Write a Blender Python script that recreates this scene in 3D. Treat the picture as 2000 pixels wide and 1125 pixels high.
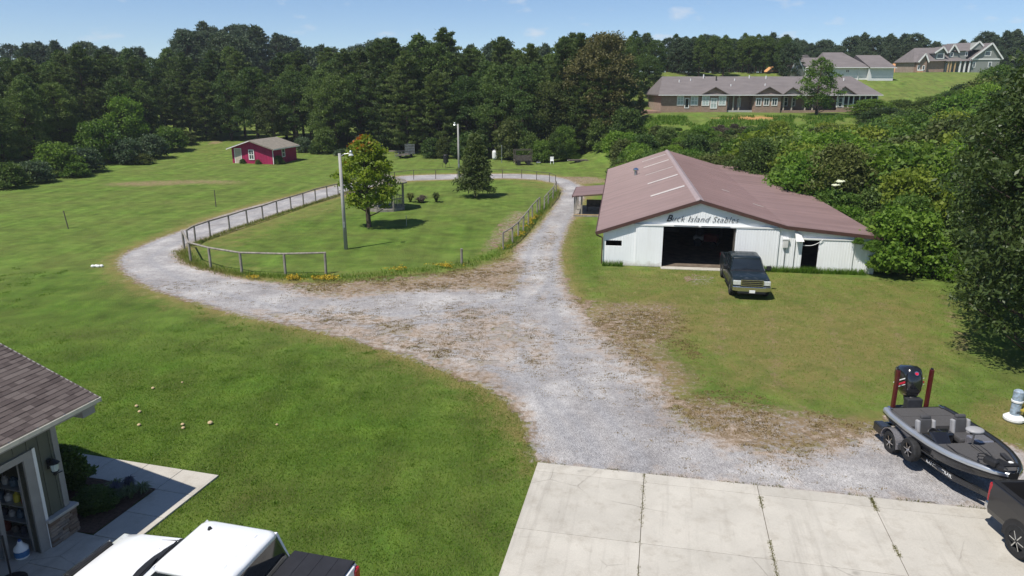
import bpy, math, random
import numpy as np
from mathutils import Vector, Matrix

for o in list(bpy.data.objects):
    bpy.data.objects.remove(o, do_unlink=True)
scene = bpy.context.scene
R = math.radians
rng = np.random.default_rng(11)
random.seed(5)

# ------------------------------------------------------------------ camera
CAM_H, PITCH, FPX = 10.5, R(15.8), 1400.0          # metres, radians, focal length in photo pixels (2000 wide)
cam_data = bpy.data.cameras.new('camera')
cam_data.sensor_width = 36.0
cam_data.lens = 36.0 * FPX / 2000.0
cam_data.clip_end = 6000.0
cam = bpy.data.objects.new('camera', cam_data)
scene.collection.objects.link(cam)
cam.location = (0, 0, CAM_H)
cam.rotation_euler = (R(90) - PITCH, 0, 0)
scene.camera = cam

# ------------------------------------------------------------------ sky and sun
SUN_AZ, SUN_EL = R(50), R(60)                       # sun stands behind the camera, 50 degrees to its left
world = bpy.data.worlds.new('World')
scene.world = world
world.use_nodes = True
wn, wl = world.node_tree.nodes, world.node_tree.links
wn.clear()
w_out = wn.new('ShaderNodeOutputWorld')
w_bg = wn.new('ShaderNodeBackground')
w_sky = wn.new('ShaderNodeTexSky')
w_sky.sky_type = 'NISHITA'
w_sky.sun_disc = False
w_sky.sun_elevation = SUN_EL
w_sky.sun_rotation = math.pi + SUN_AZ
w_sky.altitude = 200
w_sky.air_density = 0.72
w_sky.dust_density = 0.0
w_sky.ozone_density = 5.0
w_bg.inputs['Strength'].default_value = 0.11
# small fair-weather clouds scattered over the whole sky
w_tc = wn.new('ShaderNodeTexCoord')
w_map = wn.new('ShaderNodeMapping')
w_map.inputs['Scale'].default_value = (1.0, 1.0, 2.6)
w_n1 = wn.new('ShaderNodeTexNoise')
w_n1.inputs['Scale'].default_value = 13.0
w_n1.inputs['Detail'].default_value = 7.0
w_n1.inputs['Roughness'].default_value = 0.55
w_rmp = wn.new('ShaderNodeValToRGB')
w_rmp.color_ramp.elements[0].position = 0.60
w_rmp.color_ramp.elements[0].color = (0, 0, 0, 1)
w_rmp.color_ramp.elements[1].position = 0.74
w_rmp.color_ramp.elements[1].color = (0.62, 0.62, 0.62, 1)
w_mix = wn.new('ShaderNodeMixRGB')
w_mix.inputs['Color2'].default_value = (6.6, 6.8, 7.2, 1)
wl.new(w_tc.outputs['Generated'], w_map.inputs['Vector'])
wl.new(w_map.outputs['Vector'], w_n1.inputs['Vector'])
wl.new(w_n1.outputs['Fac'], w_rmp.inputs['Fac'])
wl.new(w_rmp.outputs['Color'], w_mix.inputs['Fac'])
wl.new(w_sky.outputs['Color'], w_mix.inputs['Color1'])
wl.new(w_mix.outputs['Color'], w_bg.inputs['Color'])
wl.new(w_bg.outputs['Background'], w_out.inputs['Surface'])

sun_data = bpy.data.lights.new('sun', 'SUN')
sun_data.energy = 5.0
sun_data.angle = R(0.53)
sun_data.color = (1.0, 0.955, 0.88)
sun = bpy.data.objects.new('sun', sun_data)
scene.collection.objects.link(sun)
sun_vec = Vector((-math.sin(SUN_AZ) * math.cos(SUN_EL), -math.cos(SUN_AZ) * math.cos(SUN_EL), math.sin(SUN_EL)))
sun.rotation_euler = sun_vec.to_track_quat('Z', 'Y').to_euler()
sun.location = (-30, -30, 60)

scene.view_settings.view_transform = 'Standard'
scene.view_settings.look = 'None'
scene.view_settings.exposure = 0.18
scene.view_settings.gamma = 1.0
scene.view_settings.use_curve_mapping = False
scene.render.engine = 'CYCLES'
scene.cycles.max_bounces = 6
scene.cycles.diffuse_bounces = 3
scene.cycles.glossy_bounces = 3
scene.cycles.transmission_bounces = 4
scene.cycles.transparent_max_bounces = 6

# ------------------------------------------------------------------ helpers
COL = scene.collection
_s, _c = math.sin(PITCH), math.cos(PITCH)

def G(px, py, z=0.0):
    """survey: where the sight line of a photo pixel meets height z"""
    xp, yp = (px - 1000) / FPX, (py - 562.5) / FPX
    d = (CAM_H - z) / (_s + _c * yp)
    return Vector((xp * d, (_c - _s * yp) * d, z))

def P(px, py, Y):
    """survey: point on the sight line of a photo pixel at forward distance Y"""
    xp, yp = (px - 1000) / FPX, (py - 562.5) / FPX
    d = Y / (_c - _s * yp)
    return Vector((xp * d, Y, CAM_H - (_s + _c * yp) * d))

def smooth01(a, b, x):
    t = np.clip((np.asarray(x, float) - a) / (b - a), 0, 1)
    return t * t * (3 - 2 * t)

def terrain(x, y):
    x = np.asarray(x, float); y = np.asarray(y, float)
    right = smooth01(6, 22, x - (y - 80) * 0.02)
    # terrace of the brick house, then the slope climbs on to the houses behind
    hr = 6.3 * smooth01(86, 112, y) + 7.0 * smooth01(121, 164, y)
    hr = hr + 1.5 * smooth01(45, 110, x) * smooth01(60, 110, y) * (1 - smooth01(112, 150, y))
    hl = 1.6 * smooth01(104, 135, y) + smooth01(150, 235, y) * (3.5 + 8.5 * np.exp(-((x + 82) / 34.0) ** 2)) \
        + 3.0 * smooth01(-45, -85, x) * smooth01(70, 120, y)
    h = hl * (1 - right) + hr * right
    h = h + 0.06 * np.sin(x * 0.21 + 1.0) * np.sin(y * 0.17) * smooth01(60, 90, y)
    return h - 18 * smooth01(420, 1500, np.hypot(x, y))

def tz(x, y):
    return float(terrain(x, y))

def put(name, mesh, mat=None, parent=None):
    o = bpy.data.objects.new(name, mesh)
    COL.objects.link(o)
    if mat is not None:
        mesh.materials.append(mat)
    if parent is not None:
        o.parent = parent
    return o

def tag(o, label=None, cat=None, group=None, kind=None):
    if label: o['label'] = label
    if cat: o['category'] = cat
    if group: o['group'] = group
    if kind: o['kind'] = kind
    return o

def thing(name, label, cat, loc=(0, 0, 0), rz=0.0, group=None, scale=1.0):
    o = bpy.data.objects.new(name, None)
    o.empty_display_size = 0.3
    COL.objects.link(o)
    o.location = loc
    o.rotation_euler = (0, 0, rz)
    o.scale = (scale,) * 3
    return tag(o, label, cat, group)

def copy_tree(o, parent=None):
    c = o.copy()
    COL.objects.link(c)
    if parent is not None:
        c.parent = parent
    for ch in list(o.children):
        copy_tree(ch, c)
    return c

def np_mesh(name, verts, faces, attrs=None, smooth=False):
    """verts (n,3); faces (m,k) with constant k; attrs {name: (domain, values)}"""
    me = bpy.data.meshes.new(name)
    verts = np.asarray(verts, np.float32); faces = np.asarray(faces, np.int32)
    m, k = faces.shape
    me.vertices.add(len(verts)); me.vertices.foreach_set('co', verts.ravel())
    me.loops.add(m * k); me.loops.foreach_set('vertex_index', faces.ravel())
    me.polygons.add(m)
    me.polygons.foreach_set('loop_start', np.arange(0, m * k, k, dtype=np.int32))
    me.polygons.foreach_set('loop_total', np.full(m, k, np.int32))
    if smooth:
        me.polygons.foreach_set('use_smooth', np.ones(m, bool))
    me.update(calc_edges=True)
    for an, (dom, val) in (attrs or {}).items():
        a = me.attributes.new(an, 'FLOAT', dom)
        a.data.foreach_set('value', np.asarray(val, np.float32).ravel())
    return me

class MB:
    """collects simple shapes into one mesh"""
    def __init__(self):
        self.v, self.f = [], []
    def add(self, vs, fs):
        n = len(self.v)
        self.v += [tuple(p) for p in vs]
        self.f += [tuple(i + n for i in q) for q in fs]
        return self
    def box(self, x0, x1, y0, y1, z0, z1):
        vs = [(x, y, z) for z in (z0, z1) for y in (y0, y1) for x in (x0, x1)]
        return self.add(vs, [(0, 2, 3, 1), (4, 5, 7, 6), (0, 1, 5, 4), (2, 6, 7, 3), (0, 4, 6, 2), (1, 3, 7, 5)])
    def rbox(self, c, size, rz=0, rx=0, ry=0):
        m = Matrix.Translation(c) @ Matrix.Rotation(rz, 4, 'Z') @ Matrix.Rotation(ry, 4, 'Y') @ Matrix.Rotation(rx, 4, 'X')
        a, b, d = size[0] / 2, size[1] / 2, size[2] / 2
        vs = [m @ Vector((x, y, z)) for z in (-d, d) for y in (-b, b) for x in (-a, a)]
        return self.add(vs, [(0, 2, 3, 1), (4, 5, 7, 6), (0, 1, 5, 4), (2, 6, 7, 3), (0, 4, 6, 2), (1, 3, 7, 5)])
    def bar(self, p0, p1, w, h, up=(0, 0, 1)):
        p0, p1 = Vector(p0), Vector(p1)
        d = (p1 - p0).normalized()
        up = Vector(up)
        if abs(d.dot(up)) > 0.98: up = Vector((1, 0, 0))
        s = d.cross(up).normalized() * w / 2
        u = s.cross(d).normalized() * h / 2
        vs = [p + a * s + b * u for p in (p0, p1) for a, b in ((-1, -1), (1, -1), (1, 1), (-1, 1))]
        return self.add(vs, [(0, 1, 2, 3), (7, 6, 5, 4), (0, 4, 5, 1), (1, 5, 6, 2), (2, 6, 7, 3), (3, 7, 4, 0)])
    def cone(self, p0, p1, r0, r1, n=8, caps=True):
        p0, p1 = Vector(p0), Vector(p1)
        d = (p1 - p0).normalized()
        a = Vector((0, 0, 1)) if abs(d.z) < 0.9 else Vector((1, 0, 0))
        s = d.cross(a).normalized(); u = s.cross(d)
        vs = []
        for p, r in ((p0, r0), (p1, r1)):
            for i in range(n):
                t = 2 * math.pi * i / n
                vs.append(p + (s * math.cos(t) + u * math.sin(t)) * r)
        fs = [(i, (i + 1) % n, n + (i + 1) % n, n + i) for i in range(n)]
        if caps: fs += [tuple(range(n - 1, -1, -1)), tuple(range(n, 2 * n))]
        return self.add(vs, fs)
    def path(self, pts, r, n=6):
        for a, b in zip(pts[:-1], pts[1:]):
            self.cone(a, b, r, r, n)
        return self
    def loft(self, rings, closed=True, cap0=True, cap1=True):
        n = len(rings[0])
        vs = [p for r in rings for p in r]
        fs = []
        for k in range(len(rings) - 1):
            for i in range(n if closed else n - 1):
                j = (i + 1) % n
                fs.append((k * n + i, k * n + j, (k + 1) * n + j, (k + 1) * n + i))
        if cap0: fs.append(tuple(range(n - 1, -1, -1)))
        if cap1: fs.append(tuple(range((len(rings) - 1) * n, len(rings) * n)))
        return self.add(vs, fs)
    def prism(self, poly, axis, a0, a1):
        """poly in the plane across axis: axis 'x' takes (y,z), 'y' takes (x,z), 'z' takes (x,y)"""
        def mk(p, a):
            return {'x': (a, p[0], p[1]), 'y': (p[0], a, p[1]), 'z': (p[0], p[1], a)}[axis]
        return self.loft([[mk(p, a0) for p in poly], [mk(p, a1) for p in poly]])
    def lathe(self, prof, c=(0, 0, 0), n=16, m=None):
        rings = []
        for r, z in prof:
            ring = [Vector((max(r, 1e-4) * math.cos(2 * math.pi * i / n), max(r, 1e-4) * math.sin(2 * math.pi * i / n), z)) for i in range(n)]
            if m is not None: ring = [m @ p for p in ring]
            rings.append([p + Vector(c) for p in ring])
        return self.loft(rings)
    def ell(self, c, r, n=10, k=6):
        prof = [(math.sin(math.pi * i / k), -math.cos(math.pi * i / k)) for i in range(k + 1)]
        rings = [[(c[0] + max(a, 1e-3) * r[0] * math.cos(2 * math.pi * i / n), c[1] + max(a, 1e-3) * r[1] * math.sin(2 * math.pi * i / n), c[2] + b * r[2]) for i in range(n)] for a, b in prof]
        return self.loft(rings)
    def poly(self, pts):
        return self.add(pts, [tuple(range(len(pts)))])
    def build(self, name, mat=None, parent=None, smooth=False, bevel=0.0, seg=2, rz=None, loc=None, fix=True, sub=0):
        me = bpy.data.meshes.new(name)
        me.from_pydata(self.v, [], self.f)
        if fix:
            import bmesh
            bm = bmesh.new(); bm.from_mesh(me)
            bmesh.ops.recalc_face_normals(bm, faces=bm.faces)
            bm.to_mesh(me); bm.free()
        if smooth:
            me.polygons.foreach_set('use_smooth', np.ones(len(me.polygons), bool))
        me.update()
        o = put(name, me, mat, parent)
        if bevel:
            md = o.modifiers.new('bevel', 'BEVEL'); md.width = bevel; md.segments = seg; md.limit_method = 'ANGLE'; md.angle_limit = R(35)
        if sub:
            md = o.modifiers.new('sub', 'SUBSURF'); md.levels = sub; md.render_levels = sub
        if rz is not None: o.rotation_euler = (0, 0, rz)
        if loc is not None: o.location = loc
        return o

def dup(o, parent=None, loc=None, rot=None, scale=None):
    c = o.copy(); COL.objects.link(c)
    if parent is not None: c.parent = parent
    if loc is not None: c.location = loc
    if rot is not None: c.rotation_euler = rot
    if scale is not None: c.scale = scale
    return c

def text_mesh(name, body, size, mat, parent, shear=0.0, extrude=0.004, offset=0.0, spacing=1.0):
    cu = bpy.data.curves.new(name, 'FONT')
    cu.body = body; cu.size = size; cu.shear = shear; cu.extrude = extrude; cu.offset = offset
    cu.space_character = spacing; cu.align_x = 'CENTER'; cu.align_y = 'CENTER'; cu.resolution_u = 3
    tmp = bpy.data.objects.new('tmp', cu); COL.objects.link(tmp)
    bpy.context.view_layer.update()
    me = bpy.data.meshes.new_from_object(tmp.evaluated_get(bpy.context.evaluated_depsgraph_get()))
    bpy.data.objects.remove(tmp, do_unlink=True)
    me.name = name
    return put(name, me, mat, parent)

# ------------------------------------------------------------------ materials
def new_mat(name):
    m = bpy.data.materials.new(name); m.use_nodes = True
    nt = m.node_tree; nt.nodes.clear()
    out = nt.nodes.new('ShaderNodeOutputMaterial')
    return m, nt, nt.nodes, nt.links, out

def c4(c):
    return (c[0], c[1], c[2], 1.0)

def noise(nt, vec, scale, detail=4, rough=0.55, dist=0.0):
    n = nt.nodes.new('ShaderNodeTexNoise')
    n.inputs['Scale'].default_value = scale; n.inputs['Detail'].default_value = detail
    n.inputs['Roughness'].default_value = rough; n.inputs['Distortion'].default_value = dist
    if vec is not None: nt.links.new(vec, n.inputs['Vector'])
    return n.outputs['Fac']

def ramp(nt, fac, stops):
    r = nt.nodes.new('ShaderNodeValToRGB')
    e = r.color_ramp.elements
    while len(e) < len(stops): e.new(0.5)
    for el, (p, c) in zip(e, stops):
        el.position = p
        el.color = c4(c) if not isinstance(c, (int, float)) else (c, c, c, 1)
    nt.links.new(fac, r.inputs['Fac'])
    return r.outputs['Color']

def mixc(nt, fac, a, b, mode='MIX'):
    m = nt.nodes.new('ShaderNodeMixRGB'); m.blend_type = mode
    for sock, val in (('Fac', fac), ('Color1', a), ('Color2', b)):
        if isinstance(val, (int, float)): m.inputs[sock].default_value = val if sock == 'Fac' else (val, val, val, 1)
        elif isinstance(val, (tuple, list)): m.inputs[sock].default_value = c4(val)
        else: nt.links.new(val, m.inputs[sock])
    return m.outputs['Color']

def mth(nt, op, a, b=0.0, clamp=False):
    m = nt.nodes.new('ShaderNodeMath'); m.operation = op; m.use_clamp = clamp
    for i, val in enumerate((a, b)):
        if isinstance(val, (int, float)): m.inputs[i].default_value = val
        else: nt.links.new(val, m.inputs[i])
    return m.outputs[0]

def coords(nt, kind='Object', scale=None):
    t = nt.nodes.new('ShaderNodeTexCoord')
    if scale is None: return t.outputs[kind]
    mp = nt.nodes.new('ShaderNodeMapping'); mp.inputs['Scale'].default_value = scale
    nt.links.new(t.outputs[kind], mp.inputs['Vector'])
    return mp.outputs['Vector']

def attr(nt, name):
    a = nt.nodes.new('ShaderNodeAttribute'); a.attribute_name = name
    return a.outputs['Fac']

def bump(nt, height, strength, dist=0.05):
    b = nt.nodes.new('ShaderNodeBump'); b.inputs['Strength'].default_value = strength; b.inputs['Distance'].default_value = dist
    nt.links.new(height, b.inputs['Height'])
    return b.outputs['Normal']

def bsdf(nt, out, color, rough=0.6, metal=0.0, normal=None, spec=0.3, coat=0.0):
    b = nt.nodes.new('ShaderNodeBsdfPrincipled')
    if isinstance(color, (tuple, list)): b.inputs['Base Color'].default_value = c4(color)
    else: nt.links.new(color, b.inputs['Base Color'])
    if isinstance(rough, (int, float)): b.inputs['Roughness'].default_value = rough
    else: nt.links.new(rough, b.inputs['Roughness'])
    b.inputs['Metallic'].default_value = metal
    b.inputs['Specular IOR Level'].default_value = spec
    b.inputs['Coat Weight'].default_value = coat
    b.inputs['Coat Roughness'].default_value = 0.05
    if normal is not None: nt.links.new(normal, b.inputs['Normal'])
    nt.links.new(b.outputs['BSDF'], out.inputs['Surface'])
    return b

def simple(name, col, rough=0.6, metal=0.0, var=0.15, scale=3.0, bmp=0.0, bscale=40.0, spec=0.3, coat=0.0, dirt=None, stretch=None):
    """one colour with uneven tone, optional dirt colour and fine relief"""
    m, nt, N, L, out = new_mat(name)
    co = coords(nt, 'Object', stretch)
    f = noise(nt, co, scale, 5, 0.6)
    lo = tuple(max(0, x * (1 - var)) for x in col); hi = tuple(min(1, x * (1 + var)) for x in col)
    c = ramp(nt, f, [(0.3, lo), (0.7, hi)])
    if dirt is not None:
        d = ramp(nt, noise(nt, co, scale * 2.3, 6, 0.7), [(0.52, 0.0), (0.75, 0.75)])
        c = mixc(nt, d, c, dirt)
    nrm = bump(nt, noise(nt, co, bscale, 3), bmp, 0.02) if bmp else None
    r = mth(nt, 'MULTIPLY_ADD', f, 0.2) if False else rough
    bsdf(nt, out, c, r, metal, nrm, spec, coat)
    return m

def leaf_mat(name, dark, light, trans=0.35, extra=None, rough=0.55):
    """leaves: tone varies leaf by leaf, clump by clump and tree by tree; light passes through the blades"""
    m, nt, N, L, out = new_mat(name)
    co = coords(nt, 'Object')
    a = attr(nt, 'rnd')
    n1 = noise(nt, co, 0.55, 3)
    info = N.new('ShaderNodeObjectInfo')
    f = mth(nt, 'ADD', mth(nt, 'MULTIPLY', a, 0.45), mth(nt, 'MULTIPLY', n1, 0.6))
    f = mth(nt, 'ADD', f, mth(nt, 'MULTIPLY', mth(nt, 'SUBTRACT', info.outputs['Random'], 0.5), 0.5), True)
    c = ramp(nt, f, [(0.2, tuple(x * 1.35 for x in dark)), (0.85, light)])
    if extra is not None:
        c = extra(nt, c, co, a)
    d = N.new('ShaderNodeBsdfPrincipled')
    d.inputs['Roughness'].default_value = rough; d.inputs['Specular IOR Level'].default_value = 0.25
    t = N.new('ShaderNodeBsdfTranslucent')
    mx = N.new('ShaderNodeMixShader'); mx.inputs['Fac'].default_value = trans
    L.new(c, d.inputs['Base Color'])
    L.new(mixc(nt, 1.0, c, (1.0, 1.15, 0.55), 'MULTIPLY'), t.inputs['Color'])
    L.new(d.outputs['BSDF'], mx.inputs[1]); L.new(t.outputs['BSDF'], mx.inputs[2])
    L.new(mx.outputs['Shader'], out.inputs['Surface'])
    return m

def glass_mat(name, col, rough=0.05):
    m, nt, N, L, out = new_mat(name)
    f = noise(nt, coords(nt), 1.3, 2)
    c = ramp(nt, f, [(0.3, tuple(x * 0.7 for x in col)), (0.7, tuple(min(1, x * 1.3) for x in col))])
    b = bsdf(nt, out, c, rough, 0.0, None, 0.7, 0.5)
    return m

M = {}
M['white_paint'] = simple('white_paint', (0.78, 0.78, 0.76), 0.5, var=0.05, scale=2)
M['trim_white'] = simple('trim_white', (0.75, 0.74, 0.72), 0.55, var=0.06)
M['black_plastic'] = simple('black_plastic', (0.018, 0.018, 0.02), 0.5, var=0.3)
M['rubber'] = simple('rubber', (0.022, 0.022, 0.023), 0.8, var=0.3, scale=8, bmp=0.2)
M['chrome'] = simple('chrome', (0.72, 0.73, 0.75), 0.18, 1.0, var=0.08, scale=6)
M['steel'] = simple('steel', (0.45, 0.46, 0.47), 0.42, 0.8, var=0.2, scale=5)
M['dark_steel'] = simple('dark_steel', (0.05, 0.05, 0.055), 0.5, 0.3, var=0.3)
M['rust'] = simple('rust', (0.16, 0.07, 0.035), 0.85, var=0.4, scale=6, bmp=0.2)
M['dark_glass'] = glass_mat('dark_glass', (0.015, 0.02, 0.024))
M['window_glass'] = glass_mat('window_glass', (0.05, 0.065, 0.075))
M['blind_glass'] = glass_mat('blind_glass', (0.42, 0.48, 0.47), 0.15)
M['bark'] = simple('bark', (0.075, 0.055, 0.04), 0.9, var=0.4, scale=8, bmp=0.6, bscale=14, stretch=(1, 1, 0.25))
M['pale_bark'] = simple('pale_bark', (0.19, 0.16, 0.13), 0.9, var=0.35, scale=8, bmp=0.5, bscale=14, stretch=(1, 1, 0.25))
M['weathered_wood'] = simple('weathered_wood', (0.26, 0.235, 0.20), 0.85, var=0.35, scale=4, bmp=0.4, bscale=30, stretch=(1, 1, 0.4), dirt=(0.10, 0.09, 0.07))
M['dark_wood'] = simple('dark_wood', (0.10, 0.085, 0.07), 0.85, var=0.4, scale=4, bmp=0.4)
M['lumber'] = simple('lumber', (0.48, 0.33, 0.17), 0.75, var=0.2, scale=4)
M['red_lens'] = simple('red_lens', (0.35, 0.012, 0.02), 0.2, var=0.2, coat=0.5)
M['lens'] = simple('lens', (0.62, 0.64, 0.60), 0.12, 0.2, var=0.2, scale=12, coat=0.6)
M['concrete_wall'] = simple('concrete_wall', (0.42, 0.40, 0.37), 0.85, var=0.15)
# ================================================================== GROUND
def inpoly(px, py, poly):
    poly = np.asarray(poly, float)
    c = np.zeros(px.shape, bool)
    x1, y1 = poly[-1]
    for x2, y2 in poly:
        cond = ((y1 > py) != (y2 > py))
        with np.errstate(divide='ignore', invalid='ignore'):
            c ^= cond & (px < (x2 - x1) * (py - y1) / (y2 - y1 + 1e-12) + x1)
        x1, y1 = x2, y2
    return c

RX0, RX1, RY0, RY1, RS = -66.0, 42.0, 6.0, 124.0, 0.2
rxs = np.arange(RX0, RX1, RS); rys = np.arange(RY0, RY1, RS)
RXX, RYY = np.meshgrid(rxs, rys)

def blur(a, sig):
    k = int(max(1, round(3 * sig / RS)))
    w = np.exp(-0.5 * (np.arange(-k, k + 1) * RS / sig) ** 2); w /= w.sum()
    a = np.apply_along_axis(lambda r: np.convolve(np.pad(r, k, 'edge'), w, 'valid'), 0, a)
    return np.apply_along_axis(lambda r: np.convolve(np.pad(r, k, 'edge'), w, 'valid'), 1, a)

def survey_poly(px_list):
    return [tuple(G(a, b))[:2] for a, b in px_list]

def area(px_list, sig):
    return blur(inpoly(RXX, RYY, survey_poly(px_list)).astype(float), sig)

def sample(arr, x, y):
    fx = np.clip((x - RX0) / RS, 0, len(rxs) - 1.001); fy = np.clip((y - RY0) / RS, 0, len(rys) - 1.001)
    i = fx.astype(int); j = fy.astype(int); u = fx - i; v = fy - j
    r = (arr[j, i] * (1 - u) + arr[j, i + 1] * u) * (1 - v) + (arr[j + 1, i] * (1 - u) + arr[j + 1, i + 1] * u) * v
    inside = (x > RX0) & (x < RX1) & (y > RY0) & (y < RY1)
    return np.where(inside, r, 0.0)

def vnoise(x, y, scale, seed=0, octaves=3):
    out = np.zeros(np.shape(x)); amp, tot = 1.0, 0.0
    for o in range(octaves):
        g = np.random.default_rng(seed + o).random((256, 256))
        fx, fy = np.asarray(x) / scale + 1000.3, np.asarray(y) / scale + 1000.7
        i, j = np.floor(fx).astype(int), np.floor(fy).astype(int)
        u, v = fx - i, fy - j
        u, v = u * u * (3 - 2 * u), v * v * (3 - 2 * v)
        i0, i1, j0, j1 = i % 256, (i + 1) % 256, j % 256, (j + 1) % 256
        out += amp * ((g[j0, i0] * (1 - u) + g[j0, i1] * u) * (1 - v) + (g[j1, i0] * (1 - u) + g[j1, i1] * u) * v)
        tot += amp; amp *= 0.5; scale = scale / 2.03
    return out / tot

road_outer = [(1050, 912), (1046, 870), (1035, 830), (1010, 790), (960, 760), (900, 735), (850, 715), (780, 690), (700, 665), (640, 650),
              (560, 632), (480, 618), (420, 600), (360, 583), (300, 565), (262, 545), (240, 528), (230, 512), (238, 500), (262, 487), (300, 470),
              (350, 452), (420, 425), (480, 407), (540, 391), (600, 376), (660, 361), (720, 350), (790, 342.5), (850, 340.5), (900, 340), (960, 340),
              (1020, 340.5), (1070, 343), (1110, 351), (1142, 366), (1140, 385), (1128, 410), (1110, 440), (1095, 480), (1092, 510), (1098, 540),
              (1112, 575), (1130, 600), (1165, 640), (1215, 680), (1280, 730), (1300, 760), (1310, 800), (1370, 845), (1450, 872), (1560, 885),
              (1650, 862), (1725, 835), (1790, 800), (1900, 850), (2010, 880), (2060, 1010), (1925, 1003), (1697, 985), (1478, 960), (1266, 936)]
island = [(342, 499), (356, 485), (382, 472), (410, 465), (450, 451), (484, 439), (570, 409), (661, 383), (720, 366), (790, 352.5), (880, 350), (990, 349),
          (1050, 352), (1086, 359), (1098, 368), (1099, 378), (1081, 408), (1052, 445), (1015, 482), (1007, 496), (1000, 512), (940, 530), (870, 545), (780, 556),
          (690, 560), (570, 556), (513, 550), (470, 545), (399, 527), (365, 519)]
junction_dirt = [(540, 556), (700, 546), (880, 530), (1000, 500), (1030, 515), (1022, 572), (900, 566), (780, 572), (660, 584), (590, 578)]
mid_patch = [(700, 655), (860, 700), (960, 745), (1010, 740), (960, 690), (860, 640), (730, 610), (560, 600), (600, 625)]
right_mix = [(1115, 560), (1180, 590), (1330, 585), (1345, 640), (1300, 690), (1395, 740), (1330, 775), (1290, 790), (1240, 740), (1150, 660)]
low_mix = [(1290, 780), (1400, 770), (1480, 795), (1560, 795), (1640, 812), (1725, 828), (1730, 850), (1640, 872), (1540, 895), (1440, 890), (1350, 850)]
track_strip = [(1076, 440), (1084, 440), (1066, 520), (1068, 580), (1050, 600), (1056, 540), (1062, 500)]
island_bare = [(1000, 410), (1040, 412), (1000, 470), (950, 500), (930, 495), (960, 450)]
back_bare = [(1090, 345), (1170, 345), (1200, 356), (1130, 362), (1100, 352)]

gravel_in = inpoly(RXX, RYY, survey_poly(road_outer)) & ~inpoly(RXX, RYY, survey_poly(island))
gmask = blur(gravel_in.astype(float), 0.45)
def lower(m, px_list, level, sig):
    a = area(px_list, sig)
    return m * (1 - a) + np.minimum(m, level) * a
def raiseto(m, px_list, level, sig):
    a = area(px_list, sig)
    return m * (1 - a) + np.maximum(m, level) * a
gmask = lower(gmask, junction_dirt, 0.40, 0.5)
gmask = raiseto(gmask, junction_dirt, 0.36, 0.5)
gmask = lower(gmask, mid_patch, 0.52, 0.7)
gmask = lower(gmask, [(860, 640), (960, 690), (1040, 730), (1110, 700), (1050, 630), (960, 600), (860, 600)], 0.60, 0.8)
gmask = lower(gmask, [(480, 600), (640, 625), (800, 665), (960, 735), (1010, 770), (990, 775), (900, 738), (700, 668), (500, 622)], 0.55, 0.35)
gmask = raiseto(gmask, right_mix, 0.38, 0.9); gmask = lower(gmask, right_mix, 0.50, 0.9)
gmask = raiseto(gmask, low_mix, 0.43, 0.8); gmask = lower(gmask, low_mix, 0.52, 0.8)
gmask = lower(gmask, track_strip, 0.55, 0.25)
gmask = raiseto(gmask, island_bare, 0.37, 0.6)
gmask = raiseto(gmask, back_bare, 0.33, 0.6)
gmask = raiseto(gmask, [(1335, 535), (1400, 535), (1395, 560), (1340, 562)], 0.42, 0.5)

near_road = np.clip(blur(gravel_in.astype(float), 1.3) * 2.0, 0, 1)
dry = 0.90 * near_road
dry = np.maximum(dry, 0.66 * area([(1120, 545), (1330, 560), (1420, 590), (1860, 560), (1890, 700), (1760, 790), (1600, 800), (1400, 760), (1330, 690), (1200, 640)], 1.6))
dry = np.maximum(dry, 0.50 * area([(1180, 520), (1420, 520), (1700, 540), (1860, 560), (1860, 600), (1300, 600), (1150, 560)], 1.0))
dry = np.maximum(dry, 0.9 * area([(1880, 800), (1960, 770), (2060, 800), (2060, 900), (1960, 880)], 0.8))
dry = np.maximum(dry, 0.42 * area([(400, 470), (560, 415), (680, 385), (690, 400), (560, 440), (440, 500), (560, 535), (900, 520), (1000, 480), (1040, 420), (1080, 372), (1000, 360), (1010, 355), (1095, 362), (1070, 430), (1010, 505), (880, 545), (500, 550), (380, 510)], 0.9))
dry = np.maximum(dry, 0.35 * area([(900, 510), (980, 470), (1000, 500), (930, 530)], 0.8))
dirt = 0.85 * area([(560, 560), (760, 548), (900, 530), (1005, 502), (1025, 520), (1018, 570), (900, 566), (760, 574), (640, 584)], 0.7)
dirt = np.maximum(dirt, 0.75 * area(right_mix, 0.8)); dirt = np.maximum(dirt, 0.85 * area(low_mix, 0.7)); dirt = np.maximum(dirt, 0.6 * area(mid_patch, 0.6))
dirt = np.maximum(dirt, 0.65 * area([(190, 357), (280, 352), (420, 350), (485, 355), (470, 361), (380, 360), (290, 364), (210, 364)], 1.2))
dirt = np.maximum(dirt, 0.4 * area([(290, 395), (360, 388), (370, 396), (300, 402)], 1.0))
dirt = np.maximum(dirt, 0.35 * area([(60, 440), (170, 430), (180, 442), (70, 455)], 1.2))
dirt = np.maximum(dirt, 0.7 * area(back_bare, 0.6)); dirt = np.maximum(dirt, 0.6 * area(island_bare, 0.6))
for (ax, ay), (bx, by) in (((1408, 560), (1405, 700)), ((1500, 600), (1520, 760)), ((1610, 590), (1660, 760)), ((1720, 585), (1800, 740)), ((1840, 570), (1885, 690))):
    dirt = np.maximum(dirt, 0.72 * area([(ax - 9, ay), (ax + 9, ay), (bx + 14, by), (bx - 14, by)], 0.3))
dirt = np.maximum(dirt, 0.9 * area([(400, 288), (440, 276), (460, 280), (450, 290), (420, 294)], 0.5))
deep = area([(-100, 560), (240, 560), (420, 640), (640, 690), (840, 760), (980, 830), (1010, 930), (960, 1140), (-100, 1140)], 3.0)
deep = np.maximum(deep, 0.8 * area([(1110, 430), (1165, 430), (1170, 530), (1130, 540), (1100, 500)], 0.6))
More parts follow.
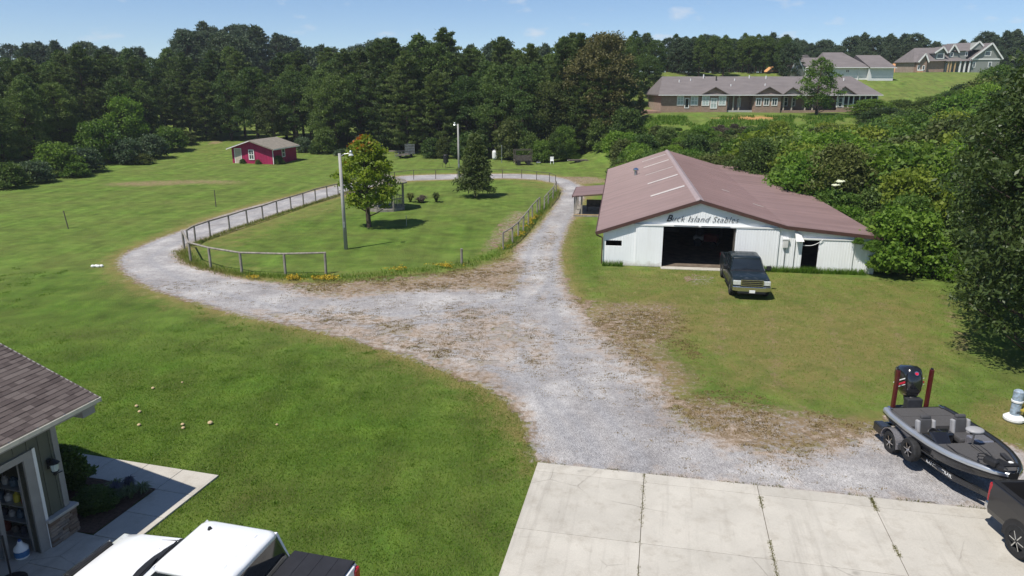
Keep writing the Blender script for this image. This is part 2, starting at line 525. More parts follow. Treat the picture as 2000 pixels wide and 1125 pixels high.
deep = np.maximum(deep, 0.5 * area([(420, 460), (700, 400), (900, 420), (980, 430), (900, 500), (600, 515)], 2.0))

def axis(fine0, fine1, step, far0, far1):
    mid = list(np.arange(fine0, fine1 + 1e-6, step))
    lo, s = [], step
    v = fine0
    while v > far0:
        s *= 1.16; v -= s; lo.append(v)
    hi, s = [], step
    v = mid[-1]
    while v < far1:
        s *= 1.16; v += s; hi.append(v)
    return np.array(lo[::-1] + mid + hi)

gx = axis(-58, 34, 0.32, -2600, 2600); gy = axis(10, 92, 0.32, -600, 3200)
GX, GY = np.meshgrid(gx, gy)
gzv = terrain(GX, GY)
gzv = gzv + 0.008 * (vnoise(GX, GY, 2.2, 3) - 0.5)
nx, ny = len(gx), len(gy)
idx = np.arange(nx * ny).reshape(ny, nx)
gfaces = np.stack([idx[:-1, :-1], idx[:-1, 1:], idx[1:, 1:], idx[1:, :-1]], -1).reshape(-1, 4)
x_, y_ = GX.ravel(), GY.ravel()
hill_clay = 0.85 * np.exp(-(((x_ - 35) / 6.5) ** 2 + ((y_ - 108.5) / 1.8) ** 2)) + 0.8 * np.exp(-(((x_ - 17.5) / 3.0) ** 2 + ((y_ - 104) / 2.5) ** 2))
ground_me = np_mesh('ground', np.stack([x_, y_, gzv.ravel()], -1), gfaces,
                    {'dry': ('POINT', np.clip(sample(dry, x_, y_) + 0.25 * smooth01(60, 130, y_), 0, 1)), 'dirt': ('POINT', sample(dirt, x_, y_)),
                     'deep': ('POINT', sample(deep, x_, y_)), 'clay': ('POINT', hill_clay), 'gmix': ('POINT', sample(gmask, x_, y_))}, smooth=True)

def ground_material():
    m, nt, N, L, out = new_mat('lawn')
    co = coords(nt, 'Object')
    dryA, dirtA, deepA, clayA = attr(nt, 'dry'), attr(nt, 'dirt'), attr(nt, 'deep'), attr(nt, 'clay')
    big = noise(nt, co, 0.22, 4); mid = noise(nt, co, 1.1, 5, 0.6); fine = noise(nt, co, 9.0, 6, 0.7); blades = noise(nt, co, 38.0, 4, 0.75)
    lawn = ramp(nt, mid, [(0.3, (0.078, 0.150, 0.022)), (0.5, (0.104, 0.182, 0.028)), (0.72, (0.138, 0.204, 0.036))])
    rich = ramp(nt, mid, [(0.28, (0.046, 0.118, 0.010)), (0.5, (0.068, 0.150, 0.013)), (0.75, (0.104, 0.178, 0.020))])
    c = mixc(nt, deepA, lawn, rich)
    # mottling: clover, clippings, thin spots, faint mowing lines
    cl = noise(nt, co, 0.55, 5, 0.65, 0.4)
    c = mixc(nt, 1.0, c, ramp(nt, cl, [(0.30, 0.62), (0.50, 1.0), (0.70, 1.36)]), 'MULTIPLY')
    mw = noise(nt, coords(nt, 'Object', (1.0, 0.07, 1.0)), 1.1, 3, 0.6)
    c = mixc(nt, 1.0, c, ramp(nt, mw, [(0.35, 0.84), (0.65, 1.16)]), 'MULTIPLY')
    spots = ramp(nt, fine, [(0.35, 0.0), (0.72, 1.0)])
    c = mixc(nt, mth(nt, 'MULTIPLY', spots, 0.45), c, (0.155, 0.165, 0.05))
    c = mixc(nt, mth(nt, 'MULTIPLY', ramp(nt, big, [(0.35, 0.0), (0.7, 1.0)]), 0.35), c, (0.17, 0.155, 0.055))
    dn = mth(nt, 'ADD', mth(nt, 'MULTIPLY', dryA, 1.3), mth(nt, 'MULTIPLY', mth(nt, 'SUBTRACT', noise(nt, co, 1.2, 7, 0.75), 0.5), 1.9))
    c = mixc(nt, ramp(nt, dn, [(0.25, 0.0), (0.95, 0.9)]), c, ramp(nt, fine, [(0.3, (0.20, 0.165, 0.055)), (0.7, (0.27, 0.225, 0.085))]))
    # in the dry parts: greener hollows and pale straw streaks
    st_ = noise(nt, coords(nt, 'Object', (1.0, 0.6, 1.0)), 2.1, 7, 0.72, 0.5)
    c = mixc(nt, mth(nt, 'MULTIPLY', ramp(nt, st_, [(0.56, 0.0), (0.72, 0.9)]), dryA), c, (0.40, 0.33, 0.16))
    c = mixc(nt, mth(nt, 'MULTIPLY', ramp(nt, noise(nt, co, 0.8, 6, 0.7), [(0.50, 0.0), (0.66, 0.8)]), dryA), c, (0.105, 0.135, 0.036))
    en = mth(nt, 'ADD', mth(nt, 'MULTIPLY', dirtA, 1.2), mth(nt, 'MULTIPLY', mth(nt, 'MULTIPLY', mth(nt, 'SUBTRACT', noise(nt, co, 2.0, 8, 0.8), 0.5), 2.4), mth(nt, 'MULTIPLY', dirtA, 3.0, True)))
    c = mixc(nt, ramp(nt, en, [(0.35, 0.0), (0.9, 0.92)]), c, ramp(nt, fine, [(0.3, (0.20, 0.13, 0.07)), (0.7, (0.36, 0.265, 0.17))]))
    cn = mth(nt, 'ADD', clayA, mth(nt, 'MULTIPLY', mth(nt, 'SUBTRACT', noise(nt, co, 0.9, 6, 0.7), 0.5), 1.2))
    c = mixc(nt, ramp(nt, cn, [(0.4, 0.0), (0.7, 0.9)]), c, (0.46, 0.24, 0.10))
    gm = mth(nt, 'ADD', attr(nt, 'gmix'), mth(nt, 'MULTIPLY', mth(nt, 'SUBTRACT', noise(nt, co, 4.0, 8, 0.8), 0.5), 2.2))
    gm = mth(nt, 'MULTIPLY', gm, mth(nt, 'MULTIPLY', attr(nt, 'gmix'), 4.0, True))
    stone = mixc(nt, noise(nt, co, 1.3, 5), (0.40, 0.33, 0.27), (0.36, 0.35, 0.355))
    stone = mixc(nt, 0.8, stone, ramp(nt, noise(nt, co, 26.0, 3, 0.8), [(0.3, 0.6), (0.7, 1.35)]), 'MULTIPLY')
    c = mixc(nt, ramp(nt, gm, [(0.34, 0.0), (0.60, 0.95)]), c, stone)
    c = mixc(nt, 0.55, c, ramp(nt, blades, [(0.25, 0.5), (0.75, 1.55)]), 'MULTIPLY')
    h = mth(nt, 'ADD', mth(nt, 'MULTIPLY', blades, 0.6), mth(nt, 'MULTIPLY', fine, 0.8))
    bsdf(nt, out, c, 0.95, 0, bump(nt, h, 0.9, 0.09), 0.1)
    return m
M['lawn'] = ground_material()
ground = put('ground', ground_me, M['lawn']); tag(ground, kind='structure')

# ------------------------------------------------------------------ gravel drive: ragged sheet just above the soil
CS = 0.15
cx = np.arange(-32, 19.5, CS); cy = np.arange(13.5, 92, CS)
VX, VY = np.meshgrid(cx, cy)
jx = VX + (rng.random(VX.shape) - 0.5) * CS * 0.8; jy = VY + (rng.random(VX.shape) - 0.5) * CS * 0.8
mval = sample(gmask, jx, jy)
nz = 0.6 * vnoise(jx, jy, 0.9, 21, 3) + 0.4 * vnoise(jx, jy, 0.3, 33, 2)
keep_v = mval + (nz - 0.5) * (2.3 - 1.5 * np.clip(mval, 0, 1)) > np.where(mval < 0.2, 9.0, 0.5)
cell = (keep_v[:-1, :-1].astype(int) + keep_v[:-1, 1:] + keep_v[1:, 1:] + keep_v[1:, :-1]) >= 3
ids = np.arange(VX.size).reshape(VX.shape)
cf = np.stack([ids[:-1, :-1], ids[:-1, 1:], ids[1:, 1:], ids[1:, :-1]], -1)[cell]
used, inv = np.unique(cf, return_inverse=True)
vx, vy = jx.ravel()[used], jy.ravel()[used]
vz = terrain(vx, vy) + 0.010 + 0.004 * vnoise(vx, vy, 0.8, 5)
ways = [[(1120, 900), (1080, 830), (1010, 770), (900, 715), (780, 675), (640, 635), (480, 600), (340, 560), (275, 525), (262, 508), (290, 488), (350, 463), (450, 430), (560, 396), (660, 372), (800, 347), (900, 345)],
        [(1200, 900), (1120, 800), (1070, 720), (1047, 640), (1045, 560), (1058, 500), (1083, 440), (1108, 395), (1118, 370), (1090, 352), (1040, 345)],
        [(560, 618), (760, 625), (900, 615), (1010, 590), (1050, 540)]]
track = np.zeros(len(vx))
for way in ways:
    q_ = np.array([tuple(G(a, b))[:2] for a, b in way])
    best = np.full(len(vx), 99.0); side_ = np.zeros(len(vx))
    for (ax, ay), (bx, by) in zip(q_[:-1], q_[1:]):
        dx, dy = bx - ax, by - ay; L2 = dx * dx + dy * dy
        t_ = np.clip(((vx - ax) * dx + (vy - ay) * dy) / L2, 0, 1)
        best = np.minimum(best, np.hypot(vx - ax - t_ * dx, vy - ay - t_ * dy))
    wob = 0.25 * (vnoise(vx, vy, 1.5, 61, 2) - 0.5)
    track = np.maximum(track, np.exp(-((best + wob - 0.82) / 0.24) ** 2))
gravel_me = np_mesh('gravel_drive', np.stack([vx, vy, vz], -1), inv.reshape(-1, 4), {'core': ('POINT', mval.ravel()[used]), 'track': ('POINT', track)}, smooth=True)

def gravel_material():
    m, nt, N, L, out = new_mat('gravel')
    co = coords(nt, 'Object')
    core = attr(nt, 'core')
    big = noise(nt, co, 0.35, 5, 0.6); mid = noise(nt, co, 2.4, 5, 0.65)
    vor = N.new('ShaderNodeTexVoronoi'); vor.inputs['Scale'].default_value = 24.0; L.new(co, vor.inputs['Vector'])
    c = ramp(nt, big, [(0.32, (0.265, 0.25, 0.248)), (0.5, (0.36, 0.343, 0.338)), (0.68, (0.49, 0.47, 0.455))])
    c = mixc(nt, 0.5, c, ramp(nt, mid, [(0.3, 0.72), (0.7, 1.25)]), 'MULTIPLY')
    c = mixc(nt, mth(nt, 'MULTIPLY', attr(nt, 'track'), 0.75), c, ramp(nt, mid, [(0.3, (0.27, 0.265, 0.275)), (0.7, (0.36, 0.353, 0.36))]))
    c = mixc(nt, 0.75, c, ramp(nt, vor.outputs['Color'], [(0.15, 0.72), (0.85, 1.25)]), 'MULTIPLY')
    dn = mth(nt, 'ADD', mth(nt, 'SUBTRACT', mth(nt, 'SUBTRACT', 1.20, core), mth(nt, 'MULTIPLY', attr(nt, 'track'), 0.25)), mth(nt, 'MULTIPLY', mth(nt, 'SUBTRACT', noise(nt, co, 1.5, 6, 0.7), 0.5), 1.5))
    c = mixc(nt, ramp(nt, dn, [(0.32, 0.0), (0.80, 0.8)]), c, (0.42, 0.325, 0.25))
    weeds = mth(nt, 'ADD', mth(nt, 'MULTIPLY', mth(nt, 'SUBTRACT', 1.0, core), 0.4), noise(nt, co, 3.4, 6, 0.75))
    c = mixc(nt, ramp(nt, weeds, [(0.62, 0.0), (0.78, 0.75)]), c, (0.17, 0.115, 0.055))
    bsdf(nt, out, c, 0.95, 0, bump(nt, vor.outputs['Distance'], 0.7, 0.05), 0.15)
    return m
M['gravel'] = gravel_material()
gravel = put('gravel_drive', gravel_me, M['gravel']); tag(gravel, kind='structure')

# ------------------------------------------------------------------ concrete
def N_color(nt, vec):
    n = nt.nodes.new('ShaderNodeTexNoise'); n.inputs['Scale'].default_value = 1.5; n.inputs['Detail'].default_value = 6
    nt.links.new(vec, n.inputs['Vector'])
    return n.outputs['Color']

def concrete_material(name, base, stain):
    m, nt, N, L, out = new_mat(name)
    co = coords(nt, 'Object')
    info = N.new('ShaderNodeObjectInfo')
    big = noise(nt, co, 0.7, 5, 0.6); fine = noise(nt, co, 22.0, 5, 0.7)
    c = ramp(nt, big, [(0.3, tuple(x * 0.88 for x in base)), (0.7, tuple(x * 1.06 for x in base))])
    c = mixc(nt, ramp(nt, noise(nt, co, 1.9, 6, 0.75), [(0.50, 0.0), (0.78, 0.7)]), c, stain)
    vc = N.new('ShaderNodeTexVoronoi'); vc.feature = 'DISTANCE_TO_EDGE'; vc.inputs['Scale'].default_value = 0.42; vc.inputs['Randomness'].default_value = 1.0
    L.new(mixc(nt, 0.12, co, N_color(nt, co)), vc.inputs['Vector'])
    crack = mth(nt, 'MULTIPLY', ramp(nt, vc.outputs['Distance'], [(0.0, 1.0), (0.006, 0.0)]), ramp(nt, noise(nt, co, 0.5, 2), [(0.52, 0.0), (0.6, 0.5)]))
    c = mixc(nt, crack, c, (0.12, 0.105, 0.085))
    ty = noise(nt, coords(nt, 'Object', (2.2, 0.12, 1.0)), 1.4, 6, 0.7)
    c = mixc(nt, ramp(nt, ty, [(0.54, 0.0), (0.74, 0.5)]), c, (0.27, 0.245, 0.21))
    oil = noise(nt, co, 1.1, 3, 0.5)
    c = mixc(nt, ramp(nt, oil, [(0.70, 0.0), (0.76, 0.55)]), c, (0.15, 0.135, 0.115))
    c = mixc(nt, 0.5, c, ramp(nt, fine, [(0.3, 0.86), (0.7, 1.12)]), 'MULTIPLY')
    t = ramp(nt, info.outputs['Random'], [(0, 0.93), (1, 1.05)])
    c = mixc(nt, 1.0, c, t, 'MULTIPLY')
    bsdf(nt, out, c, 0.88, 0, bump(nt, fine, 0.15, 0.01), 0.2)
    return m
M['concrete'] = concrete_material('concrete', (0.475, 0.445, 0.39), (0.31, 0.275, 0.225))
M['joint_soil'] = simple('joint_soil', (0.10, 0.085, 0.06), 0.95, var=0.4, scale=9)

def slab_set(name, origin, rz, rects, mat, top=0.045):
    root = bpy.data.objects.new(name, None); COL.objects.link(root)
    root.location = (origin[0], origin[1], 0); root.rotation_euler = (0, 0, rz)
    tag(root, kind='structure')
    g = 0.007
    for (a0, a1, b0, b1) in rects:
        MB().box(a0 + g, a1 - g, b0 + g, b1 - g, -0.10, top).build('slab', mat, root, bevel=0.008)
    return root

d0 = G(1050, 905)
cols = [0, 3.03, 6.05, 8.9, 11.9, 15.0]
rows = [0, -0.48, -3.25, -6.2, -9.4, -12.6]
driveway = slab_set('driveway', (d0.x, d0.y), R(-11.8), [(cols[i], cols[i + 1], rows[j + 1], rows[j]) for i in range(5) for j in range(5)], M['concrete'])
# darker soil showing in the joints
mb = MB()
mb.box(0.02, 14.98, -12.58, -0.02, -0.08, 0.028)
mb.build('joint_filler', M['joint_soil'], driveway)

GC = Vector((-10.7, 15.2, 0)); GROT = R(-15.07)         # garage corner and bearing
walk_rects = [(-5.2 + 1.16 * i, -5.2 + 1.16 * (i + 1), 2.1, 3.17) for i in range(5)] + [(0.60, 1.77, 2.1, 3.17), (0.60, 1.77, 1.03, 2.1), (0.60, 1.77, 0.0, 1.03)]
sidewalk = slab_set('sidewalk', (GC.x, GC.y), GROT, walk_rects, M['concrete'], top=0.05)
apron = slab_set('garage_apron', (GC.x, GC.y), GROT,
                 [(0.0, 1.77, -1.25, 0.0)] + [(0.0 + 2.75 * i, 2.75 * (i + 1), -1.25 - 3.0 * (j + 1), -1.25 - 3.0 * j) for i in range(4) for j in range(3)], M['concrete'], top=0.045)
M['mulch'] = simple('mulch', (0.085, 0.052, 0.036), 0.95, var=0.5, scale=14, bmp=0.8, bscale=30)
bed_me_x, bed_me_y = np.meshgrid(np.linspace(-5.2, 0.6, 40), np.linspace(0.0, 2.1, 20))
bz = 0.03 + 0.07 * vnoise(bed_me_x, bed_me_y, 0.35, 9)
bid = np.arange(bed_me_x.size).reshape(bed_me_x.shape)
bed = put('planting_bed', np_mesh('planting_bed', np.stack([bed_me_x.ravel(), bed_me_y.ravel(), bz.ravel()], -1),
          np.stack([bid[:-1, :-1], bid[:-1, 1:], bid[1:, 1:], bid[1:, :-1]], -1).reshape(-1, 4), smooth=True), M['mulch'])
bed.location = GC; bed.rotation_euler = (0, 0, GROT); tag(bed, kind='structure')
# ================================================================== BARN
def metal_sheet(name, col, var=0.06, dirt=None, rough=0.5, streak=True):
    m, nt, N, L, out = new_mat(name)
    co = coords(nt, 'Object'); cs = coords(nt, 'Object', (2.2, 2.2, 0.25))
    c = ramp(nt, noise(nt, co, 0.5, 4), [(0.3, tuple(x * (1 - var) for x in col)), (0.7, tuple(min(1, x * (1 + var)) for x in col))])
    if dirt is not None:
        c = mixc(nt, ramp(nt, noise(nt, cs, 2.0, 6, 0.7), [(0.5, 0.0), (0.85, 0.6)]), c, dirt)
    if not streak:                                   # roof: each run of sheets has weathered a little differently
        bands = noise(nt, coords(nt, 'Object', (0.02, 1.0, 0.02)), 1.3, 2)
        c = mixc(nt, 1.0, c, ramp(nt, bands, [(0.35, 0.86), (0.65, 1.14)]), 'MULTIPLY')
        rustn = noise(nt, coords(nt, 'Object', (0.5, 3.0, 0.5)), 1.2, 7, 0.75)
        c = mixc(nt, ramp(nt, rustn, [(0.56, 0.0), (0.8, 0.6)]), c, (0.15, 0.085, 0.07))
    else:                                            # wall: soil splashed up from the ground
        sx = N.new('ShaderNodeSeparateXYZ'); L.new(co, sx.inputs[0])
        sp = mth(nt, 'ADD', mth(nt, 'MULTIPLY', sx.outputs['Z'], -1.6), mth(nt, 'ADD', 0.35, noise(nt, co, 3.0, 6, 0.7)))
        c = mixc(nt, ramp(nt, sp, [(0.35, 0.0), (0.85, 0.7)]), c, (0.36, 0.31, 0.24))
    bsdf(nt, out, c, rough, 0.0, None, 0.35)
    return m
M['barn_white'] = metal_sheet('barn_white', (0.87, 0.88, 0.88), 0.03, (0.72, 0.71, 0.69))
M['barn_roof'] = metal_sheet('barn_roof', (0.222, 0.148, 0.139), 0.07, (0.185, 0.122, 0.115), 0.5, False)
M['roof_brown'] = simple('roof_brown', (0.085, 0.045, 0.038), 0.45, var=0.15)
M['skylight'] = simple('skylight', (0.62, 0.57, 0.53), 0.3, var=0.1)
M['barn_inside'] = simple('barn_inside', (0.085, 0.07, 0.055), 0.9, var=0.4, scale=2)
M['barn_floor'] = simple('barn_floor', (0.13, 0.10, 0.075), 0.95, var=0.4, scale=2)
M['ink'] = simple('ink', (0.045, 0.048, 0.055), 0.6, var=0.2)

barn = thing('barn', 'long white metal horse barn with dusty brown roof and lettered front gable', 'barn', (5.5, 42.3, 0), R(-8.5))
BP = [(0.0, 2.17), (5.5, 4.0), (10.4, 2.62), (15.5, 2.16)]
def ztop(x):
    return float(np.interp(x, [p[0] for p in BP], [p[1] for p in BP]))
def wall_piece(mb, x0, x1, z0, z1=None, y=0.0, t=0.05):
    """ribbed sheet between x0 and x1; z1 None follows the roof line"""
    brk = [x0] + [p[0] for p in BP if x0 < p[0] < x1] + [x1]
    for a, b in zip(brk[:-1], brk[1:]):
        za, zb = (z1, z1) if z1 is not None else (ztop(a), ztop(b))
        mb.prism([(a, z0), (b, z0), (b, zb), (a, za)], 'y', y, y + t)
    x = x0 + 0.06
    while x < x1 - 0.03:
        zt = z1 if z1 is not None else ztop(x)
        mb.box(x - 0.016, x + 0.016, y - 0.010, y, z0 + 0.02, zt - 0.02)
        x += 0.152
mb = MB()
wall_piece(mb, 0.0, 0.15, 0); wall_piece(mb, 0.15, 1.1, 0, 1.2); wall_piece(mb, 0.15, 1.1, 1.53); wall_piece(mb, 1.1, 3.5, 0)
wall_piece(mb, 3.5, 7.65, 2.5); wall_piece(mb, 7.65, 11.45, 0); wall_piece(mb, 11.45, 12.35, 1.88); wall_piece(mb, 12.35, 15.5, 0)
front = mb.build('front_wall', M['barn_white'], barn)
mb = MB(); mb.box(0.0, 0.05, 0.05, 33, 0, 2.17)
y = 0.3
while y < 32.8:
    mb.box(-0.017, 0, y - 0.02, y + 0.02, 0.02, 2.1); y += 0.3
mb.build('left_wall', M['barn_white'], barn)
MB().box(15.45, 15.5, 0.05, 33, 0, 2.14).build('right_wall', M['barn_white'], barn)
MB().prism([(0.06, 0), (15.44, 0), (15.44, 2.14), (10.4, 2.6), (5.5, 3.97), (0.06, 2.16)], 'y', 32.9, 33).build('back_wall', M['barn_white'], barn)
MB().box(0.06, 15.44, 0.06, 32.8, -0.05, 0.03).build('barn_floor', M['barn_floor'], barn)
MB().box(3.45, 7.7, -0.55, 0.05, -0.05, 0.035).build('door_sill', M['concrete'], barn)
# roof planes (thickness, overhang) and their standing ribs
planes = [((-0.42, 2.03), (5.5, 4.06)), ((5.5, 4.06), (10.45, 2.67)), ((10.45, 2.67), (15.72, 2.19))]
for (a, za), (b, zb) in planes:
    MB().prism([(a, za), (b, zb), (b, zb + 0.035), (a, za + 0.035)], 'y', -0.17, 33.4).build('roof_panel', M['barn_roof'], barn)
    mb = MB()
    y = -0.12
    L_ = math.hypot(b - a, zb - za); nv = Vector((-(zb - za) / L_, 0, (b - a) / L_))
    while y < 33.3:
        p0 = Vector((a + 0.01, y, za + 0.035)); p1 = Vector((b - 0.01, y, zb + 0.035))
        q = [p0 + Vector((0, -0.022, 0)), p0 + nv * 0.018 + Vector((0, -0.01, 0)), p0 + nv * 0.018 + Vector((0, 0.01, 0)), p0 + Vector((0, 0.022, 0))]
        d = p1 - p0
        mb.loft([q, [v + d for v in q]], closed=False, cap0=False, cap1=False)
        y += 0.305
    r = mb.build('roof_ribs', M['barn_roof'], barn, fix=False); r['kind'] = 'stuff'
mb = MB()
for (a, za), (b, zb) in planes:
    mb.bar((a, -0.20, za - 0.05), (b, -0.20, zb - 0.05), 0.05, 0.2)
mb.build('rake_trim', M['roof_brown'], barn)
MB().bar((-0.44, -0.17, 2.0), (-0.44, 33.4, 2.0), 0.1, 0.11).build('gutter', M['roof_brown'], barn)
mb = MB(); mb.path([(-0.44, -0.1, 1.98), (-0.40, -0.1, 1.85), (-0.06, -0.1, 1.7), (-0.06, -0.1, 0.1)], 0.04, 6)
mb.build('downspout', M['roof_brown'], barn)
MB().prism([(5.25, 4.0), (5.5, 4.13), (5.75, 4.03), (5.5, 4.165)], 'y', -0.24, 33.45).build('ridge_cap', simple('ridge_grey', (0.34, 0.27, 0.265), 0.5), barn)
for yv, w in ((6.8, 0.50), (13.2, 0.46), (18.7, 0.16), (24.5, 0.44), (29.8, 0.34)):
    z0, z1 = [np.interp(x, [-0.42, 5.5], [2.03, 4.06]) + 0.06 for x in (2.95, 5.15)]
    MB().prism([(2.95, z0 - 0.012), (5.15, z1 - 0.012), (5.15, z1), (2.95, z0)], 'y', yv - w / 2, yv + w / 2).build('skylight', M['skylight'], barn)
for yv, x0, x1 in ((9.6, 8.0, 8.5), (6.3, 9.6, 10.3)):
    z0, z1 = [np.interp(x, [5.5, 10.45], [4.06, 2.67]) + 0.06 for x in (x0, x1)]
    MB().prism([(x0, z0 - 0.012), (x1, z1 - 0.012), (x1, z1), (x0, z0)], 'y', yv - 0.06, yv + 0.06).build('skylight', M['skylight'], barn)
v = MB().cone((2.2, 21, 2.85), (2.2, 21, 3.35), 0.13, 0.13, 12).build('roof_vent', M['steel'], barn, smooth=False)
MB().lathe([(0.0, 0.20), (0.2, 0.12), (0.24, 0.02), (0.24, -0.05), (0.14, -0.08)], (2.2, 21, 3.42), 14).build('vent_cap', M['chrome'], v)
# sliding doors, track, small opening trim
mb = MB(); wall_piece(mb, 1.9, 3.5, 0.02, 2.5, y=-0.09, t=0.05); ld = mb.build('sliding_door', M['barn_white'], barn)
mb = MB(); wall_piece(mb, 7.68, 10.1, 0.02, 2.48, y=-0.09, t=0.05); mb.build('sliding_door', M['barn_white'], barn)
mb = MB(); wall_piece(mb, 12.37, 14.25, 0.02, 1.92, y=-0.09, t=0.05); mb.build('sliding_door', M['barn_white'], barn)
MB().box(1.8, 10.25, -0.13, -0.01, 2.5, 2.60).build('door_track', M['white_paint'], barn)
MB().box(11.3, 14.3, -0.13, -0.01, 1.94, 2.02).build('door_track', M['white_paint'], barn)
MB().box(3.43, 3.5, -0.04, 0.1, 0, 2.5).build('door_jamb', M['white_paint'], barn)
MB().box(7.58, 7.65, -0.02, 0.25, 0, 2.5).build('door_jamb', M['dark_wood'], barn)
t = text_mesh('sign_lettering', 'uck Island Stables', 0.50, M['ink'], barn, shear=0.42, extrude=0.004, offset=-0.006, spacing=1.10)
co_ = [v.co.x for v in t.data.vertices]; k_ = 3.80 / (max(co_) - min(co_))
t.location = (3.98 - min(co_) * k_, -0.028, 2.94); t.rotation_euler = (R(90), 0, 0); t.scale = (k_, 1.0, 1)
t['label'] = 'dark slanted script lettering reading Buck Island Stables'
t = text_mesh('sign_capital', 'B', 0.54, M['ink'], barn, shear=0.38, extrude=0.004, offset=0.012)
t.location = (3.78, -0.028, 2.945); t.rotation_euler = (R(90), 0, 0)
for x0, x1 in ((4.1, 5.5), (5.65, 7.3)):
    MB().box(x0, x1, -0.15, -0.132, 2.55, 2.575).build('track_slot', M['dark_steel'], barn)
MB().box(10.34, 10.62, -0.16, -0.02, 1.42, 1.86).build('meter_box', simple('meter_grey', (0.62, 0.61, 0.58), 0.5), barn, bevel=0.02)
MB().box(10.30, 10.66, -0.18, -0.02, 1.87, 2.0).build('meter_hood', M['white_paint'], barn, bevel=0.02)
MB().cone((10.5, -0.05, 0.02), (10.5, -0.05, 1.42), 0.02, 0.02, 6).build('conduit', M['steel'], barn)
MB().cone((11.03, -0.04, 0.02), (11.03, -0.04, 1.9), 0.018, 0.018, 6).build('conduit', M['steel'], barn)
mb = MB(); A = [(10.92, -0.03, 2.5), (11.25, -0.03, 2.3), (11.45, -0.33, 1.86), (10.98, -0.36, 1.86)]
mb.add(A + [(p[0], p[1] - 0.015, p[2]) for p in A], [(0, 1, 2, 3), (7, 6, 5, 4), (0, 4, 5, 1), (1, 5, 6, 2), (2, 6, 7, 3), (3, 7, 4, 0)])
mb.build('bent_sheet', M['white_paint'], barn)['label'] = 'loose white sheet of siding bent outward'
pts = [Vector((11.4 + 0.11 * i, -0.16, 1.60 + 0.004 * (i - 3) ** 2 * (1.9 if i > 3 else 0.4))) for i in range(11)]
MB().path(pts, 0.018, 5).build('cable', M['white_paint'], barn)
# side porch
MB().prism([(-2.95, 1.72), (-0.05, 2.0), (-0.05, 2.04), (-2.95, 1.76)], 'y', 16.2, 21.6).build('porch_roof', M['barn_roof'], barn)
MB().box(-3.0, -2.94, 16.2, 21.6, 1.60, 1.765).build('porch_fascia', M['roof_brown'], barn)
mb = MB(); mb.prism([(-2.95, 1.64), (-0.05, 1.90), (-0.05, 1.99), (-2.95, 1.71)], 'y', 16.14, 16.198); mb.build('porch_fascia', M['roof_brown'], barn)
MB().box(-2.85, -0.02, 16.4, 21.4, 0, 0.14).build('porch_floor', M['weathered_wood'], barn)
for px_, py_ in ((-2.78, 16.5), (-2.78, 18.9), (-2.78, 21.3), (-2.2, 16.5)):
    MB().box(px_ - 0.06, px_ + 0.06, py_ - 0.06, py_ + 0.06, 0.14, 1.66).build('porch_post', M['weathered_wood'], barn)
MB().box(-2.78, -0.02, 16.42, 16.47, 0.14, 0.2).build('porch_step', M['lumber'], barn)
bench = thing('porch_bench', 'dark bench in the shade of the barn side porch', 'bench', barn.matrix_basis @ Vector((-1.1, 18.5, 0.14)), R(-8.5))
MB().box(-0.8, 0.8, -0.25, 0.25, 0.4, 0.46).build('seat', M['dark_wood'], bench)
MB().box(-0.8, 0.8, 0.22, 0.27, 0.46, 0.95).build('backrest', M['dark_wood'], bench)
for s in (-0.7, 0.7): MB().box(s - 0.04, s + 0.04, -0.24, 0.24, 0, 0.4).build('leg', M['dark_wood'], bench)
# inside: stall boards and posts
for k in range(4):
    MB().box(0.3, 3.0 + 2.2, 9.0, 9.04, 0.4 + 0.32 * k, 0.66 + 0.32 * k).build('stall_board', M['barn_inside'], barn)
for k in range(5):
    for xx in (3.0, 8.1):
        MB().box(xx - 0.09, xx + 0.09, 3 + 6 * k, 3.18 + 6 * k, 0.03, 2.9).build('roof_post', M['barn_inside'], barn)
bw = barn.matrix_basis
mower = thing('riding_mower', 'red and grey machine parked in the dark inside the barn doorway', 'mower', bw @ Vector((6.8, 6.2, 0.03)), R(-30))
mm = simple('machine_red', (0.14, 0.02, 0.015), 0.5)
MB().rbox((0.3, 0, 0.6), (0.9, 0.6, 0.5)).build('hood', mm, mower, bevel=0.06)
MB().rbox((-0.5, 0, 0.55), (0.7, 0.8, 0.25)).build('fender', M['concrete_wall'], mower, bevel=0.06)
MB().rbox((-0.5, 0, 0.9), (0.4, 0.45, 0.45)).build('seat', M['black_plastic'], mower, bevel=0.08)
for x_, r_ in ((0.55, 0.2), (-0.5, 0.28)):
    for s in (-0.4, 0.4): MB().cone((x_, s - 0.08, r_), (x_, s + 0.08, r_), r_, r_, 12).build('wheel', M['rubber'], mower)

# ================================================================== GARAGE (corner of the house at lower left)
M['siding'] = simple('siding', (0.115, 0.117, 0.088), 0.75, var=0.10, scale=2, bmp=0.15, bscale=30, stretch=(1, 1, 0.2))
M['garage_trim'] = simple('garage_trim', (0.29, 0.275, 0.255), 0.7, var=0.1)
M['gutter_cream'] = simple('gutter_cream', (0.58, 0.55, 0.49), 0.45, var=0.08, scale=4, dirt=(0.40, 0.36, 0.30))
def tone_mat(name, stops, rough, bmp=0.4, bscale=40):
    m, nt, N, L, out = new_mat(name)
    info = N.new('ShaderNodeObjectInfo'); co = coords(nt)
    c = ramp(nt, info.outputs['Random'], stops)
    f = noise(nt, co, bscale, 5, 0.7)
    c = mixc(nt, 0.6, c, ramp(nt, f, [(0.3, 0.7), (0.7, 1.25)]), 'MULTIPLY')
    bsdf(nt, out, c, rough, 0, bump(nt, f, bmp, 0.02), 0.2)
    return m
M['shingle'] = tone_mat('shingle', [(0.0, (0.070, 0.055, 0.052)), (0.4, (0.098, 0.078, 0.073)), (0.75, (0.118, 0.096, 0.089)), (1.0, (0.145, 0.12, 0.11))], 0.9, 0.4, 60)
